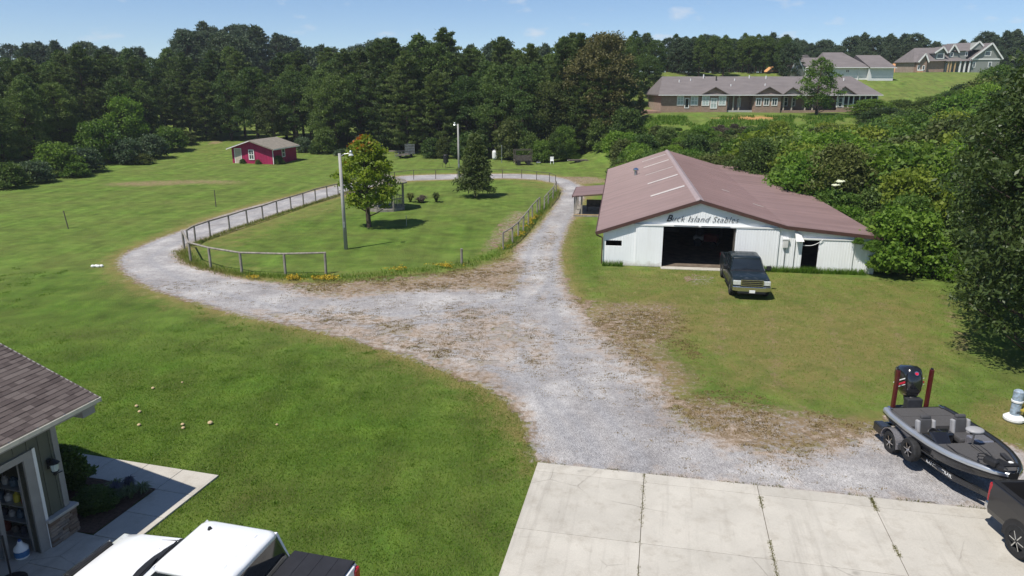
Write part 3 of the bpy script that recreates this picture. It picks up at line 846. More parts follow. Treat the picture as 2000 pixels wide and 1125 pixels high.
M['ledge_stone'] = tone_mat('ledge_stone', [(0.0, (0.15, 0.095, 0.065)), (0.35, (0.26, 0.19, 0.14)), (0.7, (0.32, 0.26, 0.21)), (1.0, (0.20, 0.17, 0.15))], 0.85, 0.6, 25)

garage = thing('garage', 'olive board and batten garage corner with brown shingle roof and open door', 'building', GC, GROT)
mb = MB()
mb.box(-0.15, 0.0, -0.90, 0.0, 0, 3.12)
mb.box(-0.15, 0.0, -5.9, -0.90, 2.42, 3.12)
mb.box(-0.15, 0.0, -9.5, -5.9, 0, 3.12)
mb.build('front_wall', M['siding'], garage)
MB().box(-11.0, -0.15, -0.15, 0.0, 0, 3.12).build('end_wall', M['siding'], garage)
MB().prism([(-10.9, 3.12), (-0.1, 3.12), (-5.5, 5.3)], 'y', -0.15, 0.0).build('gable_wall', M['siding'], garage)
MB().box(-11.0, -10.85, -9.5, -0.15, 0, 3.12).build('back_wall', M['siding'], garage)
MB().box(-10.85, -0.15, -9.5, -9.35, 0, 3.12).build('side_wall', M['siding'], garage)
MB().box(-10.85, -0.15, -9.35, -0.15, 2.98, 3.05).build('ceiling', M['trim_white'], garage)
MB().box(-10.85, 0.0, -9.35, -0.15, -0.1, 0.05).build('garage_floor', M['concrete'], garage)
for k in range(3):
    b0 = -0.16 - 0.28 * k
    MB().box(0.0, 0.022, b0 - 0.025, b0 + 0.025, 0.78, 3.1).build('batten', M['siding'], garage)
for k in range(12):
    b0 = -1.05 - 0.4 * k
    MB().box(0.0, 0.022, b0 - 0.025, b0 + 0.025, 2.62, 3.1).build('batten', M['siding'], garage)
for k in range(10):
    MB().box(-0.4 - 0.4 * k, -0.35 - 0.4 * k, 0.0, 0.022, 0.78, 3.1).build('batten', M['siding'], garage)
MB().box(-0.11, 0.028, -0.002, 0.03, 0.78, 3.12).build('corner_board', M['garage_trim'], garage)
MB().box(0.0, 0.028, -0.11, -0.003, 0.78, 3.12).build('corner_board', M['garage_trim'], garage)
MB().box(-0.2, 0.05, -0.90, -0.655, 0.05, 2.44).build('door_casing', M['garage_trim'], garage)
MB().box(-0.2, 0.05, -6.1, -0.655, 2.441, 2.60).build('door_casing', M['garage_trim'], garage)
MB().box(-0.2, 0.05, -6.1, -5.9, 0.05, 2.44).build('door_casing', M['garage_trim'], garage)
MB().box(0.051, 0.065, -0.67, -0.60, 0.05, 2.62).build('casing_edge', M['trim_white'], garage)
# stone wainscot
MB().box(0.0, 0.07, -0.655, 0.10, 0.0, 0.70).build('stone_backing', M['joint_soil'], garage)
MB().box(-2.5, 0.0, 0.0, 0.07, 0.0, 0.70).build('stone_backing', M['joint_soil'], garage)
z = 0.02; rs = random.Random(3)
while z < 0.66:
    h = rs.choice((0.055, 0.07, 0.085))
    h = min(h, 0.70 - z)
    b = -0.65
    while b < 0.10:
        w = rs.uniform(0.14, 0.32); e = min(b + w, 0.115)
        MB().box(0.06, 0.10 + rs.uniform(0, 0.03), b + 0.004, e - 0.004, z, z + h - 0.007).build('stone', M['ledge_stone'], garage, bevel=0.008)
        b = e
    a = -1.6
    while a < 0.05:
        w = rs.uniform(0.16, 0.36); e = min(a + w, 0.06)
        MB().box(a + 0.004, e - 0.004, 0.06, 0.095 + rs.uniform(0, 0.025), z, z + h - 0.007).build('stone', M['ledge_stone'], garage, bevel=0.008)
        a = e
    z += h
MB().box(-0.02, 0.16, -0.68, 0.16, 0.70, 0.775).build('stone_cap', M['concrete_wall'], garage, bevel=0.012)
MB().box(-2.5, -0.02, 0.0, 0.15, 0.70, 0.775).build('stone_cap', M['concrete_wall'], garage, bevel=0.012)
# eave, gutter, roof
EX, EZ, SL = 0.42, 3.27, 0.40
MB().box(-0.05, EX, -9.9, 0.88, 3.05, 3.09).build('soffit', M['garage_trim'], garage)
MB().box(EX - 0.03, EX, -9.9, 0.88, 3.09, 3.25).build('fascia', M['garage_trim'], garage)
mb = MB(); mb.prism([(EX, 3.13), (EX + 0.09, 3.13), (EX + 0.13, 3.25), (EX + 0.11, 3.25), (EX + 0.08, 3.145), (EX + 0.012, 3.145), (EX + 0.012, 3.25), (EX, 3.25)], 'y', -9.9, 0.92)
mb.build('gutter', M['gutter_cream'], garage)
MB().box(EX, EX + 0.125, 0.921, 0.93, 3.13, 3.25).build('gutter_end', M['gutter_cream'], garage)
for k in range(8):
    MB().box(EX + 0.0, EX + 0.12, 0.6 - 0.7 * k, 0.615 - 0.7 * k, 3.252, 3.258).build('gutter_hanger', M['chrome'], garage)
MB().prism([(EX - 0.02, EZ - 0.09), (-5.5, EZ - 0.09 + SL * 5.92), (-5.5, EZ - 0.02 + SL * 5.92), (EX - 0.02, EZ - 0.02)], 'y', -9.9, 0.90).build('roof_deck', M['dark_wood'], garage)
MB().prism([(-11.4, EZ - 0.09), (-5.5, EZ - 0.09 + SL * 5.92), (-5.5, EZ - 0.02 + SL * 5.92), (-11.4, EZ - 0.02)], 'y', -9.9, 0.90).build('roof_deck', M['shingle'], garage)
MB().prism([(EX, EZ - 0.12), (-5.5, EZ - 0.12 + SL * 5.92), (-5.5, EZ + 0.02 + SL * 5.92), (EX, EZ + 0.012)], 'y', 0.901, 0.93).build('rake_board', M['garage_trim'], garage)
MB().prism([(EX - 0.05, 2.86), (EX - 0.05, 3.05), (-0.6, 3.05), (-0.45, 2.86)], 'y', 0.5, 0.86).build('eave_return', M['garage_trim'], garage)
sl_ang = math.atan(SL); ex_ = 0.142
ucos, usin = math.cos(sl_ang), math.sin(sl_ang)
def shingle_box(mb, row, b0, b1, lift):
    s0, s1 = row * ex_ - 0.03, row * ex_ + ex_ * 1.5
    def pt(s, h): return (EX + 0.03 - s * ucos + h * usin, EZ - 0.015 + s * usin + h * ucos)
    prof = [pt(s0, 0.016 + lift), pt(s1, 0.002), pt(s1, -0.004), pt(s0, 0.006)]
    mb.prism(prof, 'y', b0, b1)
rs = random.Random(8); cnt = 0; rest = MB()
for row in range(44):
    b = 0.935 - (0.11 if row % 2 else 0.0)
    first = True
    while b > -9.8:
        w = rs.choice((0.16, 0.24, 0.30, 0.34))
        b0 = b - w
        if row < 23 and b > -2.4 and cnt < 298:
            q = MB(); shingle_box(q, row, b0 + 0.004, min(b, 0.935), rs.uniform(0, 0.008)); q.build('shingle', M['shingle'], garage, fix=False); cnt += 1
        else:
            shingle_box(rest, row, b0 + 0.004, b, rs.uniform(0, 0.008))
        b = b0
    if row % 2:
        q = MB() if row < 0 else rest
        shingle_box(rest, row, 0.829, 0.935, 0.004)
o = rest.build('shingle_field', M['shingle'], garage, fix=False); o['kind'] = 'stuff'
# wall lantern and hose hook
lan = MB().box(0.022, 0.05, -0.36, -0.24, 1.93, 2.17).build('wall_lantern', M['black_plastic'], garage, bevel=0.01)
MB().lathe([(0.0, 0.34), (0.03, 0.32), (0.12, 0.24), (0.13, 0.22), (0.10, 0.215)], (0.17, -0.30, 1.86), 8).build('lantern_hood', M['black_plastic'], lan)
MB().lathe([(0.07, 0.0), (0.09, 0.02), (0.085, 0.03), (0.0, 0.03)], (0.17, -0.30, 1.86), 8).build('lantern_base', M['black_plastic'], lan)
MB().bar((0.05, -0.3, 2.05), (0.17, -0.3, 2.15), 0.03, 0.03).build('lantern_arm', M['black_plastic'], lan)
MB().lathe([(0.07, 0.03), (0.085, 0.12), (0.09, 0.21)], (0.17, -0.30, 1.86), 8).build('lantern_glass', M['blind_glass'], lan)
mb = MB(); mb.cone((0.02, -0.2, 1.72), (0.05, -0.2, 1.72), 0.04, 0.04, 8); mb.cone((0.05, -0.2, 1.72), (0.05, -0.02, 1.70), 0.012, 0.012, 5); mb.build('hose_hook', M['black_plastic'], garage)
# garage contents near the door
def at_g(a, b, z=0.05):
    return garage.matrix_basis @ Vector((a, b, z))
shelf = thing('storage_shelf', 'wire storage shelf loaded with jars and bottles inside the open garage', 'shelf', at_g(-0.75, -0.62), GROT)
for k in range(4):
    MB().box(-0.55, 0.45, -0.22, 0.2, 0.25 + 0.42 * k, 0.28 + 0.42 * k).build('shelf_board', M['steel'], shelf)
for xx in (-0.54, 0.44):
    for yy in (-0.21, 0.19):
        MB().cone((xx, yy, 0), (xx, yy, 1.75), 0.014, 0.014, 6).build('upright', M['steel'], shelf)
item_cols = [(0.30, 0.29, 0.28), (0.38, 0.32, 0.04), (0.04, 0.04, 0.05), (0.45, 0.43, 0.40), (0.14, 0.12, 0.10), (0.05, 0.08, 0.11), (0.12, 0.025, 0.02)]
imats = [simple('stored_item_%d' % i, c, 0.5, var=0.15) for i, c in enumerate(item_cols)]
rs = random.Random(4)
shelf_words = ['bottom', 'second', 'third', 'top']
colour_words = ['pale grey', 'yellow', 'black', 'off white', 'tan', 'blue', 'dark red']
place_words = ['nearest the door opening', 'second from the door opening', 'third from the door opening', 'farthest from the door opening']
for k in range(4):
    for j in range(4):
        ci = (k * 3 + j * 2 + (k == 3)) % 7
        c = MB(); hh = rs.uniform(0.14, 0.28); r_ = rs.uniform(0.07, 0.1)
        c.lathe([(r_ * 0.9, 0), (r_, 0.02), (r_, hh * 0.7), (r_ * 0.45, hh * 0.88), (r_ * 0.45, hh), (0, hh)], n=10)
        o = c.build('container', imats[ci], None)
        o.location = at_g(-0.75 + 0.34 - 0.25 * j, -0.62 - 0.06, 0.05 + 0.282 + 0.42 * k)
        tag(o, '%s container on the %s board of the garage shelf, %s' % (colour_words[ci], shelf_words[k], place_words[j]), 'container', 'containers on the garage shelf')
jug = thing('plastic_jug', 'white plastic jug with blue label standing on the garage floor', 'jug', at_g(-0.28, -1.12), GROT)
MB().lathe([(0.13, 0), (0.15, 0.02), (0.15, 0.26), (0.06, 0.36), (0.05, 0.42), (0, 0.42)], n=12).build('bottle', M['white_paint'], jug, smooth=True)
MB().lathe([(0.153, 0.06), (0.153, 0.20)], n=12).build('jug_label', simple('label_blue', (0.06, 0.16, 0.32), 0.4), jug)
MB().cone((0, 0, 0.42), (0, 0, 0.47), 0.035, 0.03, 8).build('cap', simple('cap_blue', (0.03, 0.08, 0.25), 0.4), jug)
stand = thing('floor_stand', 'black pole on a round base just inside the garage door', 'stand', at_g(0.25, -1.85), GROT)
MB().lathe([(0.0, 0.0), (0.3, 0.0), (0.3, 0.03), (0.05, 0.06), (0.0, 0.06)], n=16).build('base', M['black_plastic'], stand)
MB().cone((0, 0, 0.05), (0, 0, 1.15), 0.02, 0.02, 8).build('pole', M['black_plastic'], stand)
lad = thing('leaning_boards', 'pale boards leaning upright inside the garage beside the shelf', 'boards', at_g(-0.5, -1.25), GROT)
for k in range(2):
    MB().bar((0.0 - 0.2 * k, -0.05, 0), (-0.1 - 0.2 * k, 0.1, 2.2), 0.11, 0.03, (1, 0, 0)).build('board', M['garage_trim'], lad)

# ================================================================== RED SHED
M['shed_red'] = simple('shed_red', (0.35, 0.022, 0.085), 0.65, var=0.12, scale=1.5, stretch=(1, 1, 0.3))
M['grey_shingle'] = simple('grey_shingle', (0.225, 0.20, 0.165), 0.9, var=0.2, scale=2.5, bmp=0.4, bscale=9)
s_fl, s_fr = G(455, 319), G(535, 321)
sdir = math.atan2(s_fr.y - s_fl.y, s_fr.x - s_fl.x)
SW = (s_fr - s_fl).length; SD = 6.4; SHH = 2.15; SRZ = 3.15
shed = thing('red_shed', 'crimson wooden shed with grey shingle gable roof at the wood edge', 'shed', s_fl, sdir)
MB().box(0, SW, 0.0, 0.08, -0.2, SHH).build('front_wall', M['shed_red'], shed)
MB().prism([(0, SHH), (SW, SHH), (SW / 2, SRZ)], 'y', 0.0, 0.08).build('front_gable', M['shed_red'], shed)
MB().box(SW - 0.08, SW, 0.08, SD, -0.2, SHH).build('side_wall', M['shed_red'], shed)
MB().box(0, 0.08, 0.08, SD, -0.2, SHH).build('side_wall', M['shed_red'], shed)
MB().box(0.08, SW - 0.08, SD - 0.08, SD, -0.2, SHH).build('back_wall', M['shed_red'], shed)
MB().prism([(0.0, SHH), (SW, SHH), (SW / 2, SRZ)], 'y', SD - 0.08, SD).build('back_gable', M['shed_red'], shed)
for k in range(15):
    x_ = 0.2 + k * (SW - 0.4) / 14
    if 0.45 < x_ < 1.5: continue
    MB().box(x_ - 0.025, x_ + 0.025, -0.022, 0.0, 0, SHH + (SRZ - SHH) * (1 - abs(x_ - SW / 2) / (SW / 2)) - 0.05).build('batten', M['shed_red'], shed)
for k in range(14):
    y_ = 0.3 + k * (SD - 0.5) / 13
    MB().box(SW, SW + 0.022, y_ - 0.025, y_ + 0.025, 0, SHH).build('batten', M['shed_red'], shed)
sl = (SRZ - SHH) / (SW / 2)
for s in (-1, 1):
    e = SW / 2 + s * (SW / 2 + 0.45); ze = SHH - sl * 0.45 + 0.03
    MB().prism([(e, ze), (SW / 2, SRZ + 0.03), (SW / 2, SRZ + 0.11), (e, ze + 0.08)], 'y', -0.6, SD + 0.35).build('roof_slope', M['grey_shingle'], shed)
    MB().prism([(e, ze - 0.10), (SW / 2, SRZ - 0.07), (SW / 2, SRZ + 0.028), (e, ze - 0.002)], 'y', -0.63, -0.601).build('rake_board', M['trim_white'] if s < 0 else M['grey_shingle'], shed)
MB().box(SW + 0.44, SW + 0.52, -0.6, SD + 0.35, SHH - 0.2, SHH - 0.09).build('eave_board', M['trim_white'], shed)
MB().box(SW - 0.06, SW + 0.05, -0.045, -0.023, 0, SHH).build('corner_trim', M['trim_white'], shed)
MB().box(0.50, 1.42, -0.04, -0.002, 0.02, 2.0).build('door', simple('door_tan', (0.50, 0.43, 0.35), 0.6), shed)
dj = MB(); dj.box(0.40, 0.50, -0.06, -0.003, 0.02, 2.1); dj.box(1.42, 1.50, -0.06, -0.003, 0.02, 2.1); dj.box(0.50, 1.42, -0.06, -0.003, 2.0, 2.1); dj.build('door_frame', M['trim_white'], shed)
def window(parent, x0, x1, z0, z1, y, fw=0.07, glass=None, bars=(1, 1), axis='y', frame=None, depth=0.06):
    """frame, pane and glazing bars on a wall facing -y (axis y) or +x (axis x) of the parent"""
    frame = frame or M['trim_white']; glass = glass or M['window_glass']
    def bx(mb, a0, a1, b0, b1, d0, d1):
        if axis == 'y': mb.box(a0, a1, y - d1, y - d0, b0, b1)
        else: mb.box(y + d0, y + d1, a0, a1, b0, b1)
    mb = MB()
    bx(mb, x0, x0 + fw, z0, z1, 0.002, depth); bx(mb, x1 - fw, x1, z0, z1, 0.002, depth)
    bx(mb, x0 + fw, x1 - fw, z0, z0 + fw, 0.002, depth); bx(mb, x0 + fw, x1 - fw, z1 - fw, z1, 0.002, depth)
    w = mb.build('window', frame, parent)
    g = MB(); bx(g, x0 + fw, x1 - fw, z0 + fw, z1 - fw, 0.002, depth * 0.4); g.build('pane', glass, w)
    b = MB()
    for i in range(1, bars[0] + 1):
        c = x0 + (x1 - x0) * i / (bars[0] + 1); bx(b, c - fw * 0.3, c + fw * 0.3, z0 + fw, z1 - fw, depth * 0.4, depth * 0.8)
    for i in range(1, bars[1] + 1):
        c = z0 + (z1 - z0) * i / (bars[1] + 1); bx(b, x0 + fw, x1 - fw, c - fw * 0.35, c + fw * 0.35, depth * 0.4, depth * 0.85)
    if b.v: b.build('glazing_bar', frame, w)
    return w
window(shed, SW * 0.41, SW * 0.41 + 0.85, 0.55, 1.95, -0.002, 0.12, bars=(1, 1))
window(shed, 2.3, 3.15, 0.75, 1.95, SW, 0.12, bars=(0, 1), axis='x')

# ================================================================== HOUSES ON THE HILL
def brick_mat(name, a, b, mortar):
    m, nt, N, L, out = new_mat(name)
    co = coords(nt, 'Object')
    mp = N.new('ShaderNodeMapping'); mp.inputs['Rotation'].default_value = (R(90), 0, 0); L.new(co, mp.inputs['Vector'])
    br = N.new('ShaderNodeTexBrick'); br.inputs['Scale'].default_value = 1.0
    br.inputs['Brick Width'].default_value = 0.2; br.inputs['Row Height'].default_value = 0.075; br.inputs['Mortar Size'].default_value = 0.01
    br.inputs['Color1'].default_value = c4(a); br.inputs['Color2'].default_value = c4(b); br.inputs['Mortar'].default_value = c4(mortar)
    L.new(mp.outputs['Vector'], br.inputs['Vector'])
    c = mixc(nt, 0.5, br.outputs['Color'], ramp(nt, noise(nt, co, 1.5, 5), [(0.3, 0.75), (0.7, 1.25)]), 'MULTIPLY')
    bsdf(nt, out, c, 0.85, 0, None, 0.2)
    return m
M['brick'] = brick_mat('brick', (0.25, 0.14, 0.10), (0.33, 0.205, 0.15), (0.36, 0.31, 0.26))
M['house_roof'] = simple('house_roof', (0.165, 0.145, 0.142), 0.9, var=0.13, scale=1.2, bmp=0.3, bscale=8, stretch=(0.4, 1, 1))
M['beige_siding'] = simple('beige_siding', (0.44, 0.39, 0.33), 0.7, var=0.06)
M['grey_siding'] = simple('grey_siding', (0.24, 0.25, 0.23), 0.7, var=0.08)
M['brown_trim'] = simple('brown_trim', (0.09, 0.065, 0.05), 0.6, var=0.1)
M['screen'] = simple('screen', (0.018, 0.018, 0.02), 0.7, var=0.3)

HY = 118.0
h0 = P(1290, 216, HY); K = (P(1700, 216, HY).x - P(1300, 216, HY).x) / 400.0
HZ = h0.z - 0.05
def hx(px): return (px - 1290) * K
def hz(py): return P(1290, py, HY).z - HZ
brick_house = thing('brick_house', 'long single storey brick house with gables and grey roof above the bank', 'house', (h0.x, HY, HZ), 0)
LEN = hx(1711); WH = hz(184.5); RZH = 5.35; DEP = 11.0
wall = MB()
wall.box(0, hx(1416), 0, DEP, -1.5, WH); wall.box(hx(1416), hx(1469), 1.8, DEP, -1.5, WH); wall.box(hx(1469), hx(1523), 0, DEP, -1.5, WH)
wall.box(hx(1523), hx(1640), 1.8, DEP, -1.5, WH); wall.box(hx(1640), LEN, 1.8, DEP, -1.5, WH)
wall.build('wall', M['brick'], brick_house)
MB().box(hx(1416), hx(1469), 0.05, 1.8, -1.5, 0.1).build('porch_floor', M['concrete_wall'], brick_house)
MB().box(hx(1523), LEN, 0.05, 1.8, -1.5, 0.1).build('porch_floor', M['brick'], brick_house)
mb = MB(); E = 0.5
rl, rr = hx(1303), hx(1685)
v = [(-E, -E, WH), (LEN + E, -E, WH), (LEN + E, DEP + E, WH), (-E, DEP + E, WH), (rl, DEP / 2, RZH), (rr, DEP / 2, RZH)]
v += [(p[0], p[1], p[2] - 0.18) for p in v[:4]]
mb.add(v, [(0, 1, 5, 4), (1, 2, 5), (2, 3, 4, 5), (3, 0, 4), (0, 6, 7, 1), (1, 7, 8, 2), (2, 8, 9, 3), (3, 9, 6, 0), (6, 9, 8, 7)])
roof = mb.build('roof', M['house_roof'], brick_house)
for px_, py_, hh in ((1333, 160, 0.35), (1357, 157, 0.3), (1385, 152, 0.6), (1408, 157, 0.7), (1445, 157, 0.3), (1477, 152, 0.45), (1510, 153, 0.45), (1432, 168, 0.3), (1663, 157, 0.4), (1500, 167, 0.3)):
    t_ = min(max((hz(py_) - WH) / (RZH - WH), 0.05), 0.95)
    yy = -E + t_ * (DEP / 2 + E)
    MB().cone((hx(px_), yy, WH + t_ * (RZH - WH) - 0.05), (hx(px_), yy, WH + t_ * (RZH - WH) + hh), 0.1, 0.1, 6).build('roof_vent_pipe', M['trim_white'] if px_ != 1408 else M['black_plastic'], brick_house)
def gable(px0, px1, pxa, pya, mat, yfront=-0.25):
    x0, x1, xa = hx(px0), hx(px1), hx(pxa); za = hz(pya)
    MB().prism([(x0 + 0.25, WH - 0.02), (x1 - 0.25, WH - 0.02), (xa, za - 0.18)], 'y', yfront, 1.5).build('gable', mat, brick_house)
    for xe in (x0, x1):
        MB().prism([(xe, WH - 0.08), (xa, za - 0.06), (xa, za + 0.02), (xe, WH)], 'y', yfront - 0.3, 3.0).build('gable_roof', M['house_roof'], brick_house)
        MB().prism([(xe, WH - 0.2), (xa, za - 0.17), (xa, za - 0.065), (xe, WH - 0.085)], 'y', yfront - 0.3, yfront - 0.25).build('gable_trim', M['brown_trim'], brick_house)
gable(1366, 1421, 1393, 169.5, M['brick']); gable(1469, 1525, 1497, 169, M['brick']); gable(1523, 1566, 1542, 170, M['beige_siding']); gable(1628, 1668, 1642, 168, M['beige_siding'])
MB().box(hx(1368), hx(1418.5), -0.25, 0.0, -1.5, WH - 0.03).build('bay_wall', M['brick'], brick_house)
MB().box(hx(1471), hx(1522.5), -0.25, 0.0, -1.5, WH - 0.03).build('bay_wall', M['brick'], brick_house)
MB().box(-0.55, LEN + 0.55, -0.60, -0.505, WH - 0.16, WH - 0.04).build('eave_gutter', M['trim_white'], brick_house)
for a, b, t_, bt, yf in ((1321, 1334.5, 187, 206, 0.0), (1347.5, 1362, 187, 206, 0.0), (1368.5, 1383.5, 187, 206.5, -0.25), (1401, 1415.5, 187, 206, -0.25)):
    window(brick_house, hx(a), hx(b), hz(bt), hz(t_), yf, 0.13, M['blind_glass'], bars=(1, 1))
window(brick_house, hx(1385.5), hx(1398.8), hz(212), hz(191.5), -0.25, 0.13, M['blind_glass'], bars=(1, 1))
for a, b in ((1473.5, 1484.5), (1488.5, 1500), (1504.3, 1515.8)):
    window(brick_house, hx(a), hx(b), hz(206.5), hz(191.5), -0.25, 0.13, M['window_glass'], bars=(1, 0))
window(brick_house, hx(1336), hx(1345), hz(211.5), hz(191.5), 0.0, 0.12, M['dark_glass'], bars=(0, 0))
window(brick_house, hx(1421), hx(1428), hz(210), hz(190), 1.8, 0.1, M['dark_glass'], bars=(0, 0)); window(brick_house, hx(1445), hx(1452), hz(210), hz(192), 1.8, 0.1, M['window_glass'], bars=(0, 0))
window(brick_house, hx(1534), hx(1545), hz(208), hz(190), 1.8, 0.1, M['window_glass'], bars=(0, 1)); window(brick_house, hx(1552), hx(1560), hz(208), hz(190), 1.8, 0.1, M['window_glass'], bars=(0, 1))
for px_ in (1431.5, 1442.5, 1530, 1546, 1572, 1586.5):
    MB().box(hx(px_) - 0.1, hx(px_) + 0.1, 0.1, 0.3, 0.0, WH - 0.18).build('porch_column', M['beige_siding'], brick_house)
# screened porch at the right end
x0 = hx(1633); x1 = LEN
MB().box(x0, x1, 0.0, 0.12, -1.5, 0.55).build('porch_base', M['brick'], brick_house)
MB().box(x0, x1, 0.0, 0.12, WH - 0.25, WH - 0.03).build('porch_beam', M['trim_white'], brick_house)
posts = [1633, 1645.5, 1655, 1664.5, 1676, 1687.5, 1699, 1711]
for i, px_ in enumerate(posts):
    MB().box(hx(px_) - 0.09, hx(px_) + 0.09, -0.01, 0.13, 0.55, WH - 0.25).build('screen_post', M['trim_white'], brick_house)
    if i < len(posts) - 1 and i > 0:
        MB().box(hx(px_) + 0.09, hx(posts[i + 1]) - 0.09, 0.05, 0.07, 0.56, WH - 0.26).build('screen_panel', M['screen'], brick_house)
        MB().box(hx(px_) + 0.09, hx(posts[i + 1]) - 0.09, 0.02, 0.1, 1.0, 1.06).build('screen_rail', M['trim_white'], brick_house)
window(brick_house, hx(1635), hx(1643.5), 0.6, WH - 0.5, 0.0, 0.08, M['window_glass'], bars=(0, 1))
MB().box(LEN - 0.02, LEN + 0.02, 0.15, 1.75, 0.0, WH - 0.05).build('screen_panel', M['screen'], brick_house)
# patio and retaining wall at its left end
pat = MB(); pat.box(-4.2, -0.3, -2.2, 6.0, -1.2, 0.02); pat.build('patio', simple('patio_pavers', (0.27, 0.17, 0.13), 0.85, var=0.25, scale=3), brick_house)

# --- white walled house behind
WY = 150.0
w0 = P(1616, 160, WY); KW = (P(1740, 160, WY).x - w0.x) / 124.0
WZ = w0.z - 2.2
def wx(px): return (px - 1616) * KW
def wz(py): return P(1616, py, WY).z - WZ
white_house = thing('white_house', 'white walled house with broad grey roofs seen over the brick house', 'house', (w0.x, WY, WZ), 0)
M['block_white'] = simple('block_white', (0.66, 0.66, 0.65), 0.7, var=0.05)
MB().box(0, wx(1691), 0, 9, -2, wz(132)).build('wall', M['block_white'], white_house)
MB().box(wx(1691), wx(1739), -0.8, 9, -3, wz(132.5)).build('wall', M['block_white'], white_house)
MB().box(wx(1555), 0, 1.0, 9, -2, wz(136)).build('wall', M['beige_siding'], white_house)
def roof_box(parent, pts_low, pts_high, mat, name='roof', faces=None):
    mb = MB(); n = len(pts_low)
    mb.add(pts_low + pts_high, faces)
    return mb.build(name, mat, parent)
zl, zt = wz(132.3), wz(106)
roof_box(white_house, [(wx(1690), -1.4, zl), (wx(1741), -1.4, zl), (wx(1741), 9.4, zl), (wx(1690), 9.4, zl)], [(wx(1683), 4.2, zt), (wx(1731), 4.2, zt)], M['house_roof'], faces=[(0, 1, 5, 4), (1, 2, 5), (2, 3, 4, 5), (3, 0, 4), (3, 2, 1, 0)])
zl2, zt2 = wz(131.6), wz(100)
roof_box(white_house, [(wx(1610), -0.6, zl2), (wx(1694), -0.6, zl2), (wx(1694), 10, zl2), (wx(1610), 10, zl2)], [(wx(1622), 5.5, zt2), (wx(1662), 5.5, zt2)], M['house_roof'], faces=[(0, 1, 5, 4), (1, 2, 5), (2, 3, 4, 5), (3, 0, 4), (3, 2, 1, 0)])
zl3, zt3 = wz(136), wz(111)
roof_box(white_house, [(wx(1546), 0.4, zl3), (wx(1618), 0.4, zl3), (wx(1618), 9.5, zl3), (wx(1546), 9.5, zl3)], [(wx(1552), 4.5, zt3), (wx(1612), 4.5, zt3)], M['house_roof'], faces=[(0, 1, 5, 4), (1, 2, 5), (2, 3, 4, 5), (3, 0, 4), (3, 2, 1, 0)])
MB().prism([(wx(1541), wz(140)), (wx(1566), wz(140)), (wx(1551.5), wz(114))], 'y', -0.5, 3.0).build('gable', M['beige_siding'], white_house)
for a_, b_ in (((1540, 141), (1551.5, 111.5)), ((1567, 141), (1551.5, 111.5))):
    MB().bar((wx(a_[0]), -0.6, wz(a_[1])), (wx(b_[0]), -0.6, wz(b_[1])), 0.25, 0.22).build('rake_trim', M['trim_white'], white_house)
MB().box(wx(1541), wx(1566), -0.5, 3.0, -2, wz(140)).build('wing_wall', M['beige_siding'], white_house)
window(white_house, wx(1549.5), wx(1554), wz(135), wz(127), -0.5, 0.1, M['dark_glass'], bars=(0, 0))
MB().prism([(wx(1567), wz(141)), (wx(1582), wz(141)), (wx(1574), wz(131))], 'y', -0.9, 2.5).build('entry_gable', M['trim_white'], white_house)
MB().box(wx(1568), wx(1581), -0.85, 1, -2, wz(141)).build('entry_wall', M['block_white'], white_house)
MB().prism([(wx(1561), wz(111)), (wx(1605), wz(111)), (wx(1598), wz(104)), (wx(1566), wz(110))], 'y', 7.0, 10.5).build('rear_roof', M['house_roof'], white_house)
window(white_house, wx(1649), wx(1656.5), wz(142), wz(135.5), 0.0, 0.1, M['dark_glass'], bars=(1, 0))
MB().box(-0.1, wx(1691), -0.72, -0.62, wz(132.8), wz(131.4)).build('eave_gutter', M['trim_white'], white_house)
MB().box(wx(1689.5), wx(1741), -1.52, -1.42, wz(133.4), wz(132.1)).build('eave_gutter', M['trim_white'], white_house)
MB().cone((wx(1674), -0.1, 0), (wx(1674), -0.1, wz(132)), 0.07, 0.07, 6).build('downspout', M['trim_white'], white_house)

# --- grey house under construction at upper right
TY = 185.0
t0 = P(1782, 141, TY); KT = (P(1947, 141, TY).x - t0.x) / 165.0
TZ = t0.z - 0.3
def tx(px): return (px - 1782) * KT
def tzz(py): return P(1782, py, TY).z - TZ
hill_house = thing('hilltop_house', 'grey house under construction with steep gables and white trim on the hilltop', 'house', (t0.x, TY, TZ), 0)
MB().box(0.2, tx(1842), 0, 9, -3, tzz(119)).build('wall', M['brick'], hill_house)
MB().box(tx(1842), tx(1945), 1.2, 9, -3, tzz(118)).build('wall', M['grey_siding'], hill_house)
roof_box(hill_house, [(tx(1803), -0.7, tzz(120)), (tx(1874), -0.7, tzz(118)), (tx(1874), 9.5, tzz(118)), (tx(1780), 9.5, tzz(120)), (tx(1780), -0.4, tzz(122))],
         [(tx(1797), 4.2, tzz(92)), (tx(1862), 4.2, tzz(91))], M['house_roof'], faces=[(0, 1, 6, 5), (1, 2, 6), (2, 3, 5, 6), (3, 4, 5), (4, 0, 5), (4, 3, 2, 1, 0)])
def front_gable(px0, px1, pxa, py0, pya, y0, y1, mat, rm=None):
    MB().prism([(tx(px0), tzz(py0)), (tx(px1), tzz(py0)), (tx(pxa), tzz(pya))], 'y', y0, y1).build('gable', mat, hill_house)
    for pe in (px0, px1):
        d = 1.6 if pe == px1 else -1.6
        MB().prism([(tx(pe + d), tzz(py0) - 0.25), (tx(pxa), tzz(pya)), (tx(pxa), tzz(pya) + 0.22), (tx(pe + d), tzz(py0))], 'y', y0 - 0.4, y1).build('gable_roof', M['house_roof'], hill_house)
        MB().bar((tx(pe + d), y0 - 0.46, tzz(py0) - 0.12), (tx(pxa), y0 - 0.46, tzz(pya) + 0.08), 0.1, 0.32).build('rake_trim', M['trim_white'], hill_house)
